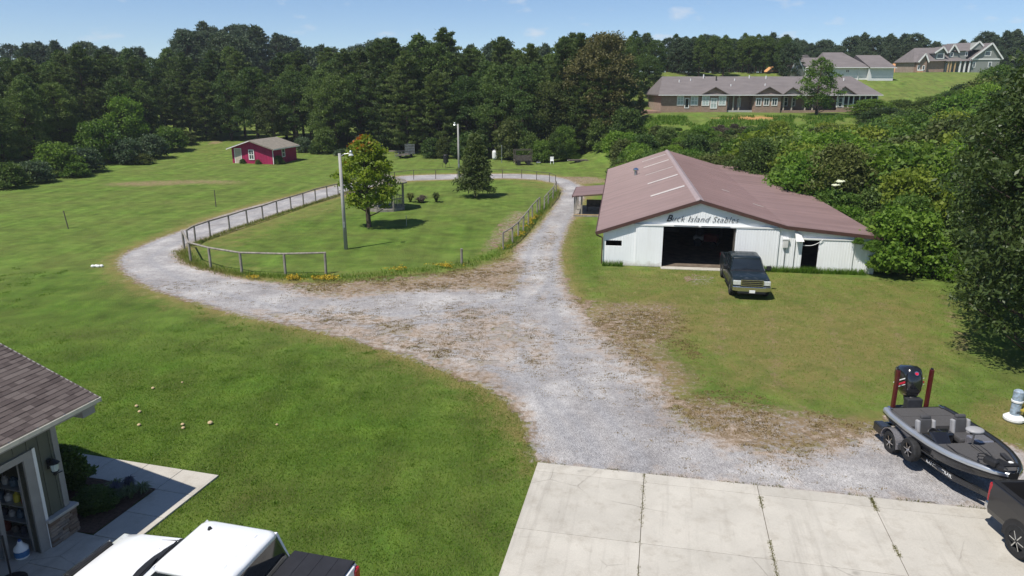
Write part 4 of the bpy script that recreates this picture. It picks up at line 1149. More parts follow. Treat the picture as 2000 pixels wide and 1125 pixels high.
front_gable(1787, 1804, 1797.5, 121, 106, -0.9, 2.5, M['brick']); MB().box(tx(1787), tx(1804), -0.9, 1, -3, tzz(121)).build('bay_wall', M['brick'], hill_house)
front_gable(1819, 1841, 1833, 103, 93, -0.2, 3.0, M['grey_siding']); MB().box(tx(1821), tx(1840), -0.2, 3, tzz(117), tzz(103)).build('dormer_wall', M['grey_siding'], hill_house)
window(hill_house, tx(1823.5), tx(1838), tzz(115), tzz(104.5), -0.2, 0.16, M['dark_glass'], bars=(0, 0))
front_gable(1849, 1866, 1856, 102, 87.5, 0.4, 5.0, M['grey_siding']); MB().box(tx(1850), tx(1884), 0.4, 5, tzz(117), tzz(100)).build('dormer_wall', M['grey_siding'], hill_house)
roof_box(hill_house, [(tx(1857), 0.0, tzz(100)), (tx(1893), 0.0, tzz(98)), (tx(1893), 8.0, tzz(98)), (tx(1849), 8.0, tzz(100))], [(tx(1857), 3.5, tzz(84)), (tx(1903), 3.5, tzz(81.5))], M['house_roof'],
         faces=[(0, 1, 5, 4), (1, 2, 5), (2, 3, 4, 5), (3, 0, 4), (3, 2, 1, 0)])
MB().bar((tx(1887), -0.15, tzz(97)), (tx(1903), -0.15, tzz(81)), 0.1, 0.32).build('rake_trim', M['trim_white'], hill_house)
MB().bar((tx(1903), -0.15, tzz(81)), (tx(1912), -0.15, tzz(90)), 0.1, 0.32).build('rake_trim', M['trim_white'], hill_house)
MB().prism([(tx(1888), tzz(97)), (tx(1903), tzz(82)), (tx(1911), tzz(90)), (tx(1911), tzz(97))], 'y', 0.0, 3.0).build('upper_gable', M['grey_siding'], hill_house)
window(hill_house, tx(1852), tx(1858.5), tzz(111), tzz(102), 0.4, 0.14, M['dark_glass'], bars=(0, 0)); window(hill_house, tx(1881), tx(1886), tzz(110), tzz(101), 0.4, 0.14, M['dark_glass'], bars=(0, 0))
front_gable(1890, 1948, 1924, 115, 85.5, -0.6, 6.0, M['grey_siding']); MB().box(tx(1892), tx(1946), -0.6, 6, -3, tzz(115)).build('wing_wall', M['grey_siding'], hill_house)
MB().box(tx(1888), tx(1950), -0.75, -0.61, tzz(117), tzz(114.5)).build('band_board', M['trim_white'], hill_house)
window(hill_house, tx(1914), tx(1926.5), tzz(110), tzz(100), -0.6, 0.18, M['window_glass'], bars=(0, 0))
for a, b, c_, d in ((1786.5, 1791, 137, 128), (1796, 1801, 137, 128)): window(hill_house, tx(a), tx(b), tzz(c_), tzz(d), -0.9, 0.12, M['dark_glass'], bars=(0, 0))
for a, b in ((1894, 1900), (1924, 1931)): window(hill_house, tx(a), tx(b), tzz(132), tzz(121), -0.6, 0.14, M['window_glass'], bars=(0, 0))
roof_box(hill_house, [(tx(1841), -1.4, tzz(120)), (tx(1890), -1.4, tzz(119)), (tx(1890), 2, tzz(112)), (tx(1841), 2, tzz(112))], [(tx(1841), 2, tzz(119)), (tx(1890), 2, tzz(119))], M['house_roof'], 'porch_roof', faces=[(0, 1, 2, 3), (0, 4, 5, 1), (1, 5, 2), (0, 3, 4), (3, 2, 5, 4)])
for px_ in (1845, 1850, 1858): MB().box(tx(px_) - 0.12, tx(px_) + 0.12, -1.2, -0.96, -1, tzz(120)).build('porch_post', M['lumber'], hill_house)
for px_ in (1868, 1877, 1886): MB().box(tx(px_) - 0.15, tx(px_) + 0.15, -1.2, -0.9, -1, tzz(120)).build('porch_post', M['trim_white'], hill_house)
window(hill_house, tx(1850), tx(1857), 0.0, tzz(121.5), 1.2, 0.1, M['dark_glass'], bars=(0, 0))
# distant clay bank between the two houses, portable toilet, roof in the left woods
bank_me = MB()
pc = P(1765, 133, 196)
b0, b1 = P(1733, 141, 196), P(1785, 141, 196)
ring = []
for i in range(13):
    f = i / 12; x_ = b0.x + (b1.x - b0.x) * f
    hgt = 2.0 + 0.25 * math.sin(i * 1.7)
    ring.append([(x_, 194.5, pc.z - 2.6), (x_, 196, pc.z - 0.4 + 0.1 * math.sin(i)), (x_, 198.5, pc.z + hgt * 0.55), (x_, 204, pc.z + hgt * 0.56), (x_, 206, pc.z - 4)])
bank_me.loft(ring)
o = bank_me.build('clay_bank', simple('clay', (0.50, 0.255, 0.115), 0.95, var=0.2, scale=0.6, bmp=0.6, bscale=3), None); tag(o, 'bare orange clay bank between the two hill houses', 'bank')
pb = P(1487, 140, 170)
q = P(1796, 146, 172)
pt = thing('portable_toilet', 'small orange cabin with white top standing by the hilltop house', 'portable toilet', (q.x, 172, q.z - 0.6), 0, None, 0.75)
MB().box(-0.6, 0.6, -0.6, 0.6, 0, 1.9).build('cabin', simple('cabin_orange', (0.55, 0.30, 0.17), 0.6), pt, bevel=0.04)
MB().box(-0.64, 0.64, -0.64, 0.64, 1.9, 2.25).build('roof', M['trim_white'], pt, bevel=0.1)
q = P(1518, 134, 165)
oh = thing('orange_sheathed_roof', 'small unfinished roof with orange sheathing left of the white house', 'house', (P(1522, 140, 160).x, 160, P(1522, 140, 160).z), 0)
MB().prism([(-1.6, 0), (1.6, 0), (-0.3, 1.1)], 'y', 0, 6).build('roof', simple('osb', (0.60, 0.32, 0.13), 0.8), oh)
MB().box(-1.4, 1.5, 0.2, 5.8, -4, 0).build('wall', M['beige_siding'], oh)
q = P(297, 133, 205)
fr = thing('far_house', 'pale roof of a far house glimpsed in a gap of the left woods', 'house', (q.x, 205, q.z - 1.0), R(10))
MB().box(-1.3, 1.3, 0, 6, -3, 0).build('wall', M['trim_white'], fr)
MB().prism([(-1.8, -0.1), (1.8, -0.1), (0.9, 1.1), (-1.2, 1.3)], 'y', -0.5, 6.5).build('roof', simple('pale_roof', (0.42, 0.42, 0.44), 0.8), fr)
# ================================================================== TREES AND SHRUBS
def leaf_quads(c, size, aspect, up_bias=0.0, r=None, direction=None, spread=1.0):
    """rhombic leaves: c (n,3) centres, size (n,), returns verts, faces, rnd"""
    r = r or rng
    n = len(c)
    u = r.normal(size=(n, 3))
    if direction is not None: u = direction + spread * u * 0.5
    u[:, 2] += up_bias
    u /= np.linalg.norm(u, axis=1, keepdims=True) + 1e-9
    w = r.normal(size=(n, 3)); v = np.cross(u, w); v /= np.linalg.norm(v, axis=1, keepdims=True) + 1e-9
    s = np.asarray(size)[:, None]
    q = np.stack([c + u * s, c + v * s * aspect, c - u * s * 0.8, c - v * s * aspect], 1).reshape(-1, 3)
    f = np.arange(4 * n).reshape(n, 4)
    return q, f, r.random(n)

def limb(mb, pts, r0, r1, n=6):
    k = len(pts) - 1
    for i in range(k):
        a, b = r0 + (r1 - r0) * i / k, r0 + (r1 - r0) * (i + 1) / k
        mb.cone(pts[i], pts[i + 1], a, b, n, caps=(i == k - 1))

def mesh_of(mb, name):
    me = bpy.data.meshes.new(name); me.from_pydata(mb.v, [], mb.f); me.update()
    me.polygons.foreach_set('use_smooth', np.ones(len(me.polygons), bool))
    return me

def clump_leaves(centers, radii, per, leaf, aspect, r, flat=0.75, shell=0.5):
    cs = []
    for c, rad in zip(centers, radii):
        n = int(per * (rad ** 1.6))
        d = r.normal(size=(n, 3)); d /= np.linalg.norm(d, axis=1, keepdims=True)
        d[:, 2] = np.where(d[:, 2] < -0.35, -d[:, 2] * 0.6, d[:, 2])
        rr = (shell + (1 - shell) * r.random(n)) * rad * (1 + 0.25 * r.normal(size=n).clip(-1.5, 1.5))
        p = c + d * rr[:, None] * np.array([1, 1, flat])
        cs.append(p)
    p = np.concatenate(cs)
    return p, leaf * (0.6 + 0.8 * r.random(len(p)))

def broadleaf(seed, H, W, base, nclump, per, leaf, aspect=0.5, shape='round', clump_r=(0.085, 0.17)):
    """returns crown mesh and trunk mesh of a spreading tree of height H, crown width W, crown from height base"""
    r = np.random.default_rng(seed); rs = random.Random(seed)
    centers, radii = [], []
    mb = MB()
    top = H * 0.82
    bend = [Vector((0, 0, -0.3))] + [Vector((rs.uniform(-.03, .03) * H * k / 4, rs.uniform(-.03, .03) * H * k / 4, top * k / 4)) for k in range(1, 5)]
    limb(mb, bend, H * 0.024 + 0.04, H * 0.006 + 0.01, 8)
    golden = 2.399963
    for k in range(nclump):
        t = (k + 0.5) / nclump
        z = base + (H - base) * (0.04 + 0.96 * t ** 0.9)
        f = (z - base) / (H - base)
        if shape == 'round': prof = math.sqrt(max(0.02, 1 - (2 * f - 0.85) ** 2 / 1.45))
        elif shape == 'cone': prof = max(0.08, (1 - f) ** 0.75) * (1.0 if f > 0.12 else 0.75)
        elif shape == 'oval': prof = math.sin(math.pi * min(1, (0.16 + 0.84 * f))) ** 0.7 if f < 0.98 else 0.12
        else: prof = 0.55 + 0.45 * math.sin(math.pi * f)
        a = k * golden + rs.uniform(-0.5, 0.5)
        rad = W / 2 * prof * (0.55 + 0.45 * rs.random() ** 0.5) * rs.uniform(0.75, 1.12)
        cr = W * rs.uniform(*clump_r) * (0.65 + 0.5 * prof)
        rad = max(0, rad - cr * 0.5)
        c = np.array([math.cos(a) * rad, math.sin(a) * rad, min(z, H - cr * 0.5)])
        centers.append(c); radii.append(cr)
        if k % 2 == 0:
            zz = max(base * 0.75, c[2] - 0.35 * rad - 0.3)
            tt = min(zz / top, 0.98); st = bend[min(3, int(tt * 4))].lerp(bend[min(4, int(tt * 4) + 1)], tt * 4 - int(tt * 4)) if tt > 0 else bend[1]
            md = st.lerp(Vector(c), 0.55) + Vector((0, 0, -0.06 * rad))
            limb(mb, [st, md, Vector(c)], 0.010 * H * (1 - 0.5 * f), 0.012, 5)
    p, s = clump_leaves(centers, radii, per, leaf, aspect, r)
    v, f, rnd = leaf_quads(p, s, aspect, 0.0, r)
    return np_mesh('crown', v, f, {'rnd': ('FACE', rnd)}), mesh_of(mb, 'trunk')

def pine(seed, H, W, base, whorls, per_branch, tuft_n, needle, droop=0.1):
    """loose conical to rounded pine: whorled limbs ending in needle tufts"""
    r = np.random.default_rng(seed); rs = random.Random(seed)
    mb = MB(); limb(mb, [Vector((0, 0, -0.3)), Vector((rs.uniform(-.15, .15), rs.uniform(-.15, .15), H * 0.5)), Vector((rs.uniform(-.2, .2), rs.uniform(-.2, .2), H * 0.97))], 0.014 * H + 0.05, 0.02, 7)
    tufts, dirs, sizes = [], [], []
    for k in range(whorls):
        t = k / (whorls - 1); z = base + (H * 0.985 - base) * t
        L = W / 2 * min(1.0, 0.45 + 1.9 * t) * (1 - t) ** 0.46 * 1.05 + 0.25
        nb = rs.randint(4, 6) if t < 0.9 else 3
        a0 = rs.uniform(0, 6.28)
        for b in range(nb):
            a = a0 + 6.283 * b / nb + rs.uniform(-.35, .35)
            l = L * rs.uniform(0.55, 1.18)
            e = Vector((math.cos(a) * l, math.sin(a) * l, z + l * (0.28 * t - droop + rs.uniform(-.1, .12))))
            s = Vector((0, 0, z - 0.1 * l)); limb(mb, [s, e], 0.03 + 0.006 * l, 0.01, 4)
            for q in range(per_branch):
                f = 0.35 + 0.7 * (q + rs.random()) / per_branch
                side = rs.uniform(-0.32, 0.32) * l * (1.1 - 0.4 * f)
                c = s.lerp(e, min(f, 1.04)) + Vector((-math.sin(a) * side, math.cos(a) * side, rs.uniform(-.08, .22)))
                tufts.append(c); dirs.append(Vector((math.cos(a), math.sin(a), 0.6))); sizes.append(rs.uniform(0.7, 1.25))
    tufts.append(Vector((0, 0, H))); dirs.append(Vector((0, 0, 1))); sizes.append(1)
    c = np.repeat(np.array([tuple(t) for t in tufts]), tuft_n, 0); d = np.repeat(np.array([tuple(t) for t in dirs]), tuft_n, 0); sz = np.repeat(np.array(sizes), tuft_n)
    jit = r.normal(size=c.shape) * (needle * 0.75 * sz)[:, None] * np.array([1, 1, 0.55])
    v, f, rnd = leaf_quads(c + jit, needle * sz * (0.6 + 0.6 * r.random(len(c))), 0.26, 0.35, r, d, 1.7)
    return np_mesh('crown', v, f, {'rnd': ('FACE', rnd)}), mesh_of(mb, 'trunk')

def shrub(seed, W, H, nclump, per, leaf, aspect=0.5):
    r = np.random.default_rng(seed); rs = random.Random(seed)
    cs, ra = [], []
    for k in range(nclump):
        t = (k + 0.5) / nclump; a = k * 2.4 + rs.uniform(-.4, .4)
        z = H * (0.12 + 0.80 * t); prof = math.sqrt(max(0.05, 1 - (t * 0.97) ** 2.2))
        rad = W / 2 * prof * rs.uniform(0.45, 0.95); cr = W * rs.uniform(0.13, 0.22)
        cs.append(np.array([math.cos(a) * rad, math.sin(a) * rad, z])); ra.append(cr)
    p, s = clump_leaves(cs, ra, per, leaf, aspect, r)
    p[:, 2] = np.maximum(p[:, 2], 0.02)
    v, f, rnd = leaf_quads(p, s, aspect, 0.0, r)
    return np_mesh('shrub', v, f, {'rnd': ('FACE', rnd)})

M['pine_needles'] = leaf_mat('pine_needles', (0.024, 0.048, 0.012), (0.135, 0.175, 0.044), 0.26)
M['oak_leaves'] = leaf_mat('oak_leaves', (0.028, 0.058, 0.012), (0.130, 0.180, 0.038), 0.32)
M['olive_leaves'] = leaf_mat('olive_leaves', (0.042, 0.060, 0.014), (0.125, 0.145, 0.036), 0.28)
M['mid_leaves'] = leaf_mat('mid_leaves', (0.034, 0.068, 0.015), (0.130, 0.185, 0.042), 0.3)
M['rusty_leaves'] = leaf_mat('rusty_leaves', (0.048, 0.052, 0.017), (0.145, 0.130, 0.045), 0.25)
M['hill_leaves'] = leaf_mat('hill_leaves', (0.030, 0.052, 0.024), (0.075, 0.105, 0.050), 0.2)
M['bright_leaves'] = leaf_mat('bright_leaves', (0.060, 0.125, 0.014), (0.21, 0.315, 0.040), 0.42)
M['thicket_leaves'] = leaf_mat('thicket_leaves', (0.045, 0.092, 0.014), (0.165, 0.245, 0.038), 0.4)
M['yellow_leaves'] = leaf_mat('yellow_leaves', (0.085, 0.13, 0.015), (0.24, 0.28, 0.035), 0.38)
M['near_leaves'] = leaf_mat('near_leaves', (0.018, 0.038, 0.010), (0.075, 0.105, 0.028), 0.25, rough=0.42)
M['dusty_leaves'] = leaf_mat('dusty_leaves', (0.045, 0.075, 0.035), (0.120, 0.160, 0.085), 0.28)
M['brown_brush'] = leaf_mat('brown_brush', (0.055, 0.045, 0.032), (0.12, 0.095, 0.070), 0.15)
def autumn(nt, c, co, a):
    sx = nt.nodes.new('ShaderNodeSeparateXYZ'); nt.links.new(co, sx.inputs[0])
    h = mth(nt, 'MULTIPLY', mth(nt, 'SUBTRACT', sx.outputs['Z'], 5.35), 0.42)
    f = mth(nt, 'ADD', h, mth(nt, 'MULTIPLY', mth(nt, 'SUBTRACT', noise(nt, co, 1.1, 3), 0.5), 2.6))
    f = mth(nt, 'ADD', f, mth(nt, 'MULTIPLY', mth(nt, 'SUBTRACT', a, 0.5), 0.5))
    c = mixc(nt, ramp(nt, f, [(0.42, 0.0), (0.70, 0.8)]), c, (0.30, 0.19, 0.022))
    return mixc(nt, ramp(nt, f, [(0.62, 0.0), (0.90, 0.95)]), c, (0.50, 0.10, 0.022))
M['maple_leaves'] = leaf_mat('maple_leaves', (0.085, 0.135, 0.012), (0.29, 0.345, 0.032), 0.46, extra=autumn)
M['feather_leaves'] = leaf_mat('feather_leaves', (0.050, 0.074, 0.020), (0.145, 0.175, 0.050), 0.34)

KINDS = {}
def reg(key, meshes, leaf, bark, H):
    cr, tr = meshes
    cr.materials.append(M[leaf]); tr.materials.append(M[bark]); KINDS[key] = (cr, tr, H)
reg('pine_a', pine(1, 16, 8.6, 2.2, 20, 7, 40, 0.25), 'pine_needles', 'bark', 16)
reg('pine_b', pine(2, 17, 7.8, 4.0, 19, 7, 40, 0.25), 'pine_needles', 'bark', 17)
reg('pine_c', pine(3, 13, 8.0, 0.6, 20, 7, 40, 0.24), 'pine_needles', 'bark', 13)
reg('oak_a', broadleaf(11, 15, 9.5, 2.4, 64, 210, 0.165), 'oak_leaves', 'bark', 15)
reg('oak_b', broadleaf(12, 16, 8.0, 3.0, 64, 230, 0.165, shape='oval'), 'oak_leaves', 'bark', 16)
reg('oak_c', broadleaf(13, 13, 9.0, 1.4, 64, 210, 0.16), 'olive_leaves', 'bark', 13)
reg('oak_d', broadleaf(19, 15, 9.0, 1.0, 72, 200, 0.16, shape='oval'), 'mid_leaves', 'bark', 15)
reg('rusty', broadleaf(14, 15, 10.5, 1.2, 84, 170, 0.16), 'rusty_leaves', 'bark', 15)
reg('poplar', broadleaf(15, 15, 5.2, 2.4, 46, 420, 0.16, shape='oval'), 'oak_leaves', 'bark', 15)
reg('hill_a', broadleaf(16, 14, 10.0, 0.8, 64, 120, 0.24), 'hill_leaves', 'bark', 14)
reg('hill_b', broadleaf(17, 16, 8.5, 1.2, 60, 150, 0.24, shape='oval'), 'hill_leaves', 'bark', 16)
reg('hill_pine', pine(18, 15, 7.5, 3.0, 15, 5, 26, 0.45), 'hill_leaves', 'bark', 15)

tree_names = {'pine_a': 'pine_tree', 'pine_b': 'pine_tree', 'pine_c': 'pine_tree', 'oak_a': 'oak_tree', 'oak_b': 'oak_tree', 'oak_c': 'oak_tree', 'oak_d': 'oak_tree', 'rusty': 'oak_tree', 'poplar': 'poplar_tree', 'hill_a': 'broadleaf_tree', 'hill_b': 'broadleaf_tree', 'hill_pine': 'pine_tree'}
tree_rs = random.Random(77)
def plant_tree(key, x, y, label, group=None, scale=1.0, rz=None, z=None, sz=1.0, name=None):
    cr, tr, H = KINDS[key]
    t = thing(name or tree_names[key], label, 'tree', (x, y, (tz(x, y) if z is None else z) - 0.1), rz if rz is not None else tree_rs.uniform(0, 6.28), group, scale)
    t.scale = (scale, scale, scale * sz)
    put('trunk', tr, None, t); put('crown', cr, None, t)
    return t

def where_in_view(x, y):
    d = y * _c + CAM_H * _s
    return 1000 + FPX * x / d

zones = [(-9999, 130, 'far left'), (130, 300, 'behind left bushes'), (300, 455, 'left of red shed'), (455, 600, 'behind red shed'), (600, 700, 'right of red shed'), (700, 830, 'behind utility trailer'),
         (830, 960, 'behind farther light pole'), (960, 1090, 'behind wooden cart'), (1090, 1240, 'above flat trailers'), (1240, 1420, 'over brick house left end'), (1420, 1620, 'over brick house middle'), (1620, 1780, 'behind white house'), (1780, 9999, 'by hilltop house')]
def zone(x, y):
    p = where_in_view(x, y)
    for a, b, w in zones:
        if a <= p < b: return w
row_words = {1: 'in wood front row', 2: 'in wood second row', 3: 'in wood third row', 4: 'in wood back row'}
kind_words = {'pine_a': 'dark bushy pine', 'pine_b': 'tall dark pine', 'pine_c': 'low dark pine', 'oak_a': 'broad dark oak', 'oak_b': 'tall dark oak', 'oak_c': 'olive oak', 'oak_d': 'mid green oak',
              'rusty': 'rusty brown oak', 'poplar': 'slim green tree', 'hill_a': 'hazy broad tree', 'hill_b': 'hazy tall tree', 'hill_pine': 'hazy thin pine'}
# edge of the wood, left to right, as surveyed on the ground
edge = [(-98, 58), (-69, 71), (-62, 84), (-62, 97), (-62, 110), (-56, 122), (-46, 125), (-37, 120), (-29, 117), (-18, 113), (-7, 110), (4, 106), (13, 104), (17, 107)]
# height of the skyline above the left half of the view
crest = [(-200, 95), (0, 95), (60, 72), (120, 88), (180, 80), (240, 100), (300, 92), (345, 84), (380, 60), (420, 48), (520, 55), (580, 72), (620, 92), (700, 95), (740, 78), (800, 76), (860, 56), (900, 66), (925, 90), (960, 76), (1050, 76), (1130, 70), (1180, 84), (1240, 90)]
def cap(x, y, key):
    p = where_in_view(x, y); top = np.interp(p, [a for a, b in crest], [b for a, b in crest]) + tree_rs.uniform(-6, 14)
    return max(0.45, (P(p, top, y).z - tz(x, y)) / KINDS[key][2])
def along(pts, step):
    out = []; carry = 0
    for (x0, y0), (x1, y1) in zip(pts[:-1], pts[1:]):
        L = math.hypot(x1 - x0, y1 - y0); s = carry
        while s < L:
            out.append((x0 + (x1 - x0) * s / L, y0 + (y1 - y0) * s / L, (y0 - y1) / L, (x1 - x0) / L)); s += step
        carry = s - L
    return out
for row, off, step, pool in ((1, 1.5, 4.3, ['pine_c', 'pine_a', 'oak_c', 'oak_d', 'pine_c', 'oak_a']), (2, 6.0, 4.0, ['pine_a', 'pine_b', 'pine_a', 'oak_b', 'oak_d']), (3, 11.0, 4.4, ['pine_b', 'oak_b', 'pine_b', 'oak_a', 'pine_a', 'oak_d']), (4, 17.5, 5.0, ['oak_b', 'oak_a', 'pine_b', 'oak_d', 'poplar'])):
    for i, (x, y, nx_, ny_) in enumerate(along(edge, step)):
        key = tree_rs.choice(pool)
        X, Y = x + nx_ * off + tree_rs.uniform(-1.2, 1.2), y + ny_ * off + tree_rs.uniform(-1.2, 1.2)
        # the wood stands a little lower beside the red shed and swells to full height near the light pole
        vx_ = where_in_view(X, Y)
        hs = float(np.interp(vx_, [-100, 0, 120, 250, 330, 480, 620, 690, 780, 880, 980, 1100, 1200], [0.78, 0.80, 0.86, 0.84, 0.86, 0.95, 0.90, 0.92, 1.05, 1.10, 1.02, 1.05, 0.98]))
        sc_ = min(hs * tree_rs.uniform(0.84, 1.06) * (0.84 if row == 1 else 1.0), cap(X, Y, key))
        plant_tree(key, X, Y, '%s %s, %s' % (kind_words[key], row_words[row], zone(X, Y)), 'trees of the wood behind the field', sc_)
# special crowns one can pick out
q = P(1165, 300, 112)
plant_tree('rusty', q.x, 108, 'large oak with rusty brown foliage at the right end of the wood', scale=1.03)
q = G(1195, 312); plant_tree('poplar', q.x + 1.0, 105.5, 'slim bright green tree at the foot of the rusty oak', scale=0.62)
q = P(398, 60, 205); plant_tree('hill_pine', q.x, 205, 'round topped tall pine standing out on the left skyline', scale=(P(398, 44, 205).z - tz(q.x, 205)) / 15.0)
for px_, k_, s_, w_ in ((338, 'oak_b', 0.88, 'right'), (262, 'oak_d', 0.88, 'left'), (312, 'oak_a', 0.80, 'lower right'), (292, 'oak_c', 0.74, 'below')):
    q = P(px_, 200, 142); plant_tree(k_, q.x, 142, '%s framing the gap before the far roof, %s' % (kind_words[k_], w_), None, s_)
# trees on the hill behind the left wood
for k in range(120):
    x = tree_rs.uniform(-155, 14); y = tree_rs.uniform(172, 255)
    key = tree_rs.choice(['hill_a', 'hill_b', 'hill_a', 'hill_pine'])
    plant_tree(key, x, y, '%s on hill behind wood, %s' % (kind_words[key], zone(x, y)), 'hill trees behind the left wood', min(tree_rs.uniform(0.95, 1.3), cap(x, y, key)))
# trees behind the houses on the right
def sky_row(n, x0, x1, y0, y1, top_px, keys, phrase, group):
    for k in range(n):
        px = x0 + (x1 - x0) * (k + tree_rs.uniform(0.1, 0.9)) / n
        Y = tree_rs.uniform(y0, y1); q = P(px, np.interp(px, [a for a, b in top_px], [b for a, b in top_px]) + tree_rs.uniform(-10, 16), Y)
        key = tree_rs.choice(keys); H = KINDS[key][2]; base = tz(q.x, Y)
        s = min(max((q.z - base) / H, 0.5), 1.6)
        plant_tree(key, q.x, Y, '%s %s, %s' % (kind_words[key], phrase, zone(q.x, Y)), group, s)
prof = [(1200, 72), (1250, 70), (1285, 120), (1310, 92), (1360, 70), (1420, 84), (1480, 78), (1530, 72), (1580, 84), (1650, 78), (1680, 62), (1720, 66), (1780, 70), (1850, 78), (1920, 70), (2000, 55)]
sky_row(64, 1290, 2040, 205, 245, prof, ['hill_a', 'hill_b', 'hill_b', 'hill_pine'], 'on right skyline', 'skyline trees behind the hill houses')
sky_row(26, 1300, 1560, 150, 185, [(1290, 130), (1340, 100), (1400, 96), (1500, 100), (1560, 112)], ['hill_a', 'oak_a', 'oak_b'], 'in stand behind brick house', 'trees behind the brick house')
sky_row(12, 1192, 1285, 122, 160, [(1190, 80), (1235, 66), (1262, 78), (1288, 128)], ['oak_a', 'oak_b', 'hill_b'], 'left of the brick house', 'trees left of the brick house')

for k in range(56):
    px = 1285 + (2040 - 1285) * (k + tree_rs.random()) / 56; Y = tree_rs.uniform(196, 204); x = P(px, 140, Y).x
    if px > 1735 and px < 1790: continue
    plant_tree('hill_a', x, Y, 'hazy low understorey tree, %s' % zone(x, Y), 'understorey of the right skyline', tree_rs.uniform(0.35, 0.5))

# ---- single trees in the scene
def special(name, crown, trunk, leaf, bark, label, loc, rz=0, scale=1.0):
    t = thing(name, label, 'tree', loc, rz, None, scale)
    put('trunk', trunk, M[bark], t); put('crown', crown, M[leaf], t)
    return t
cr, tr = broadleaf(31, 6.9, 4.7, 1.3, 74, 330, 0.115, 0.6, 'oval', (0.075, 0.15))
q = G(721, 444); special('maple_tree', cr, tr, 'maple_leaves', 'bark', 'yellow green maple turning orange at its top, beside the near light pole', (q.x, q.y, -0.05), 0.4)
def feathery(seed, H, W, base):
    r = np.random.default_rng(seed); rs = random.Random(seed)
    mb = MB(); limb(mb, [Vector((0, 0, -.2)), Vector((0.03, 0, H * .5)), Vector((0, 0.03, H))], 0.11, 0.015, 8)
    cs, ds = [], []
    for k in range(190):
        t = (k + .5) / 190; z = base + (H - base) * t; L = W / 2 * (1 - t) ** 0.85 * (1.0 if t > 0.12 else 0.85) + 0.15
        a = k * 2.39996; l = L * rs.uniform(0.6, 1.1)
        e = Vector((math.cos(a) * l, math.sin(a) * l, z + 0.25 * l * (t - 0.45) - 0.18 * l)); s = Vector((0, 0, z))
        limb(mb, [s, e], 0.022, 0.006, 4)
        for j in range(9):
            f = 0.3 + 0.75 * j / 9
            c = s.lerp(e, f); cs.append(c); ds.append(Vector((math.cos(a), math.sin(a), -0.25)))
    c = np.repeat(np.array([tuple(p) for p in cs]), 9, 0); d = np.repeat(np.array([tuple(p) for p in ds]), 9, 0)
    c = c + r.normal(size=c.shape) * np.array([0.16, 0.16, 0.10])
    v, f, rnd = leaf_quads(c, 0.19 * (0.6 + 0.7 * r.random(len(c))), 0.28, 0, r, d, 1.5)
    return np_mesh('crown', v, f, {'rnd': ('FACE', rnd)}), mesh_of(mb, 'trunk')
cr, tr = feathery(5, 6.3, 4.6, 1.2)
q = G(928, 385); special('willow_oak_tree', cr, tr, 'feather_leaves', 'bark', 'feathery cone shaped young tree in the middle of the fenced oval', (q.x, q.y, -0.05), 0, 0.95)
# loose tree in front of the brick house, little conifer at its left end
cr, tr = broadleaf(41, 8.2, 7.0, 0.6, 52, 170, 0.16, 0.4, 'oval', (0.08, 0.15))
q = P(1593, 232, 111); special('young_pine_tree', cr, tr, 'thicket_leaves', 'bark', 'loose crowned young tree standing in front of the brick house', (q.x, 111, tz(q.x, 111) - 0.1))
cr, tr = broadleaf(42, 4.2, 2.6, 0.1, 30, 300, 0.16, 0.4, 'cone', (0.12, 0.2))
q = P(1250, 232, 113); special('little_conifer', cr, tr, 'olive_leaves', 'bark', 'small pointed conifer at the left end of the brick house', (q.x, 113, q.z - 0.2))
# big dark trees at the right edge, close to the camera
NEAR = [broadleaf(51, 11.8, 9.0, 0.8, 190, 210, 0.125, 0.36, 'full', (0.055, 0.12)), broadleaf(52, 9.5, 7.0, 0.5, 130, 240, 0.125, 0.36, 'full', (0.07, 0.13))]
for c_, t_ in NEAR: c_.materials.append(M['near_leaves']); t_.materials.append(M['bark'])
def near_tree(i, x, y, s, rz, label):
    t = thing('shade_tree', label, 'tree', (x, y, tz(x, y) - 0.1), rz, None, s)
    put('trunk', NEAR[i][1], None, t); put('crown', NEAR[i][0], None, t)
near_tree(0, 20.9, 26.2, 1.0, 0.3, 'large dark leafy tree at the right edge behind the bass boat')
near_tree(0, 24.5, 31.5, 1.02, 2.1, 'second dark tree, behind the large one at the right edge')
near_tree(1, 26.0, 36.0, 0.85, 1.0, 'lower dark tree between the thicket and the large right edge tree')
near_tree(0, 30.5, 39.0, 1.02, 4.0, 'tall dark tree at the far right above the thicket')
near_tree(1, 36, 50, 1.25, 5.2, 'tall dark tree at the right edge beneath the hilltop house')

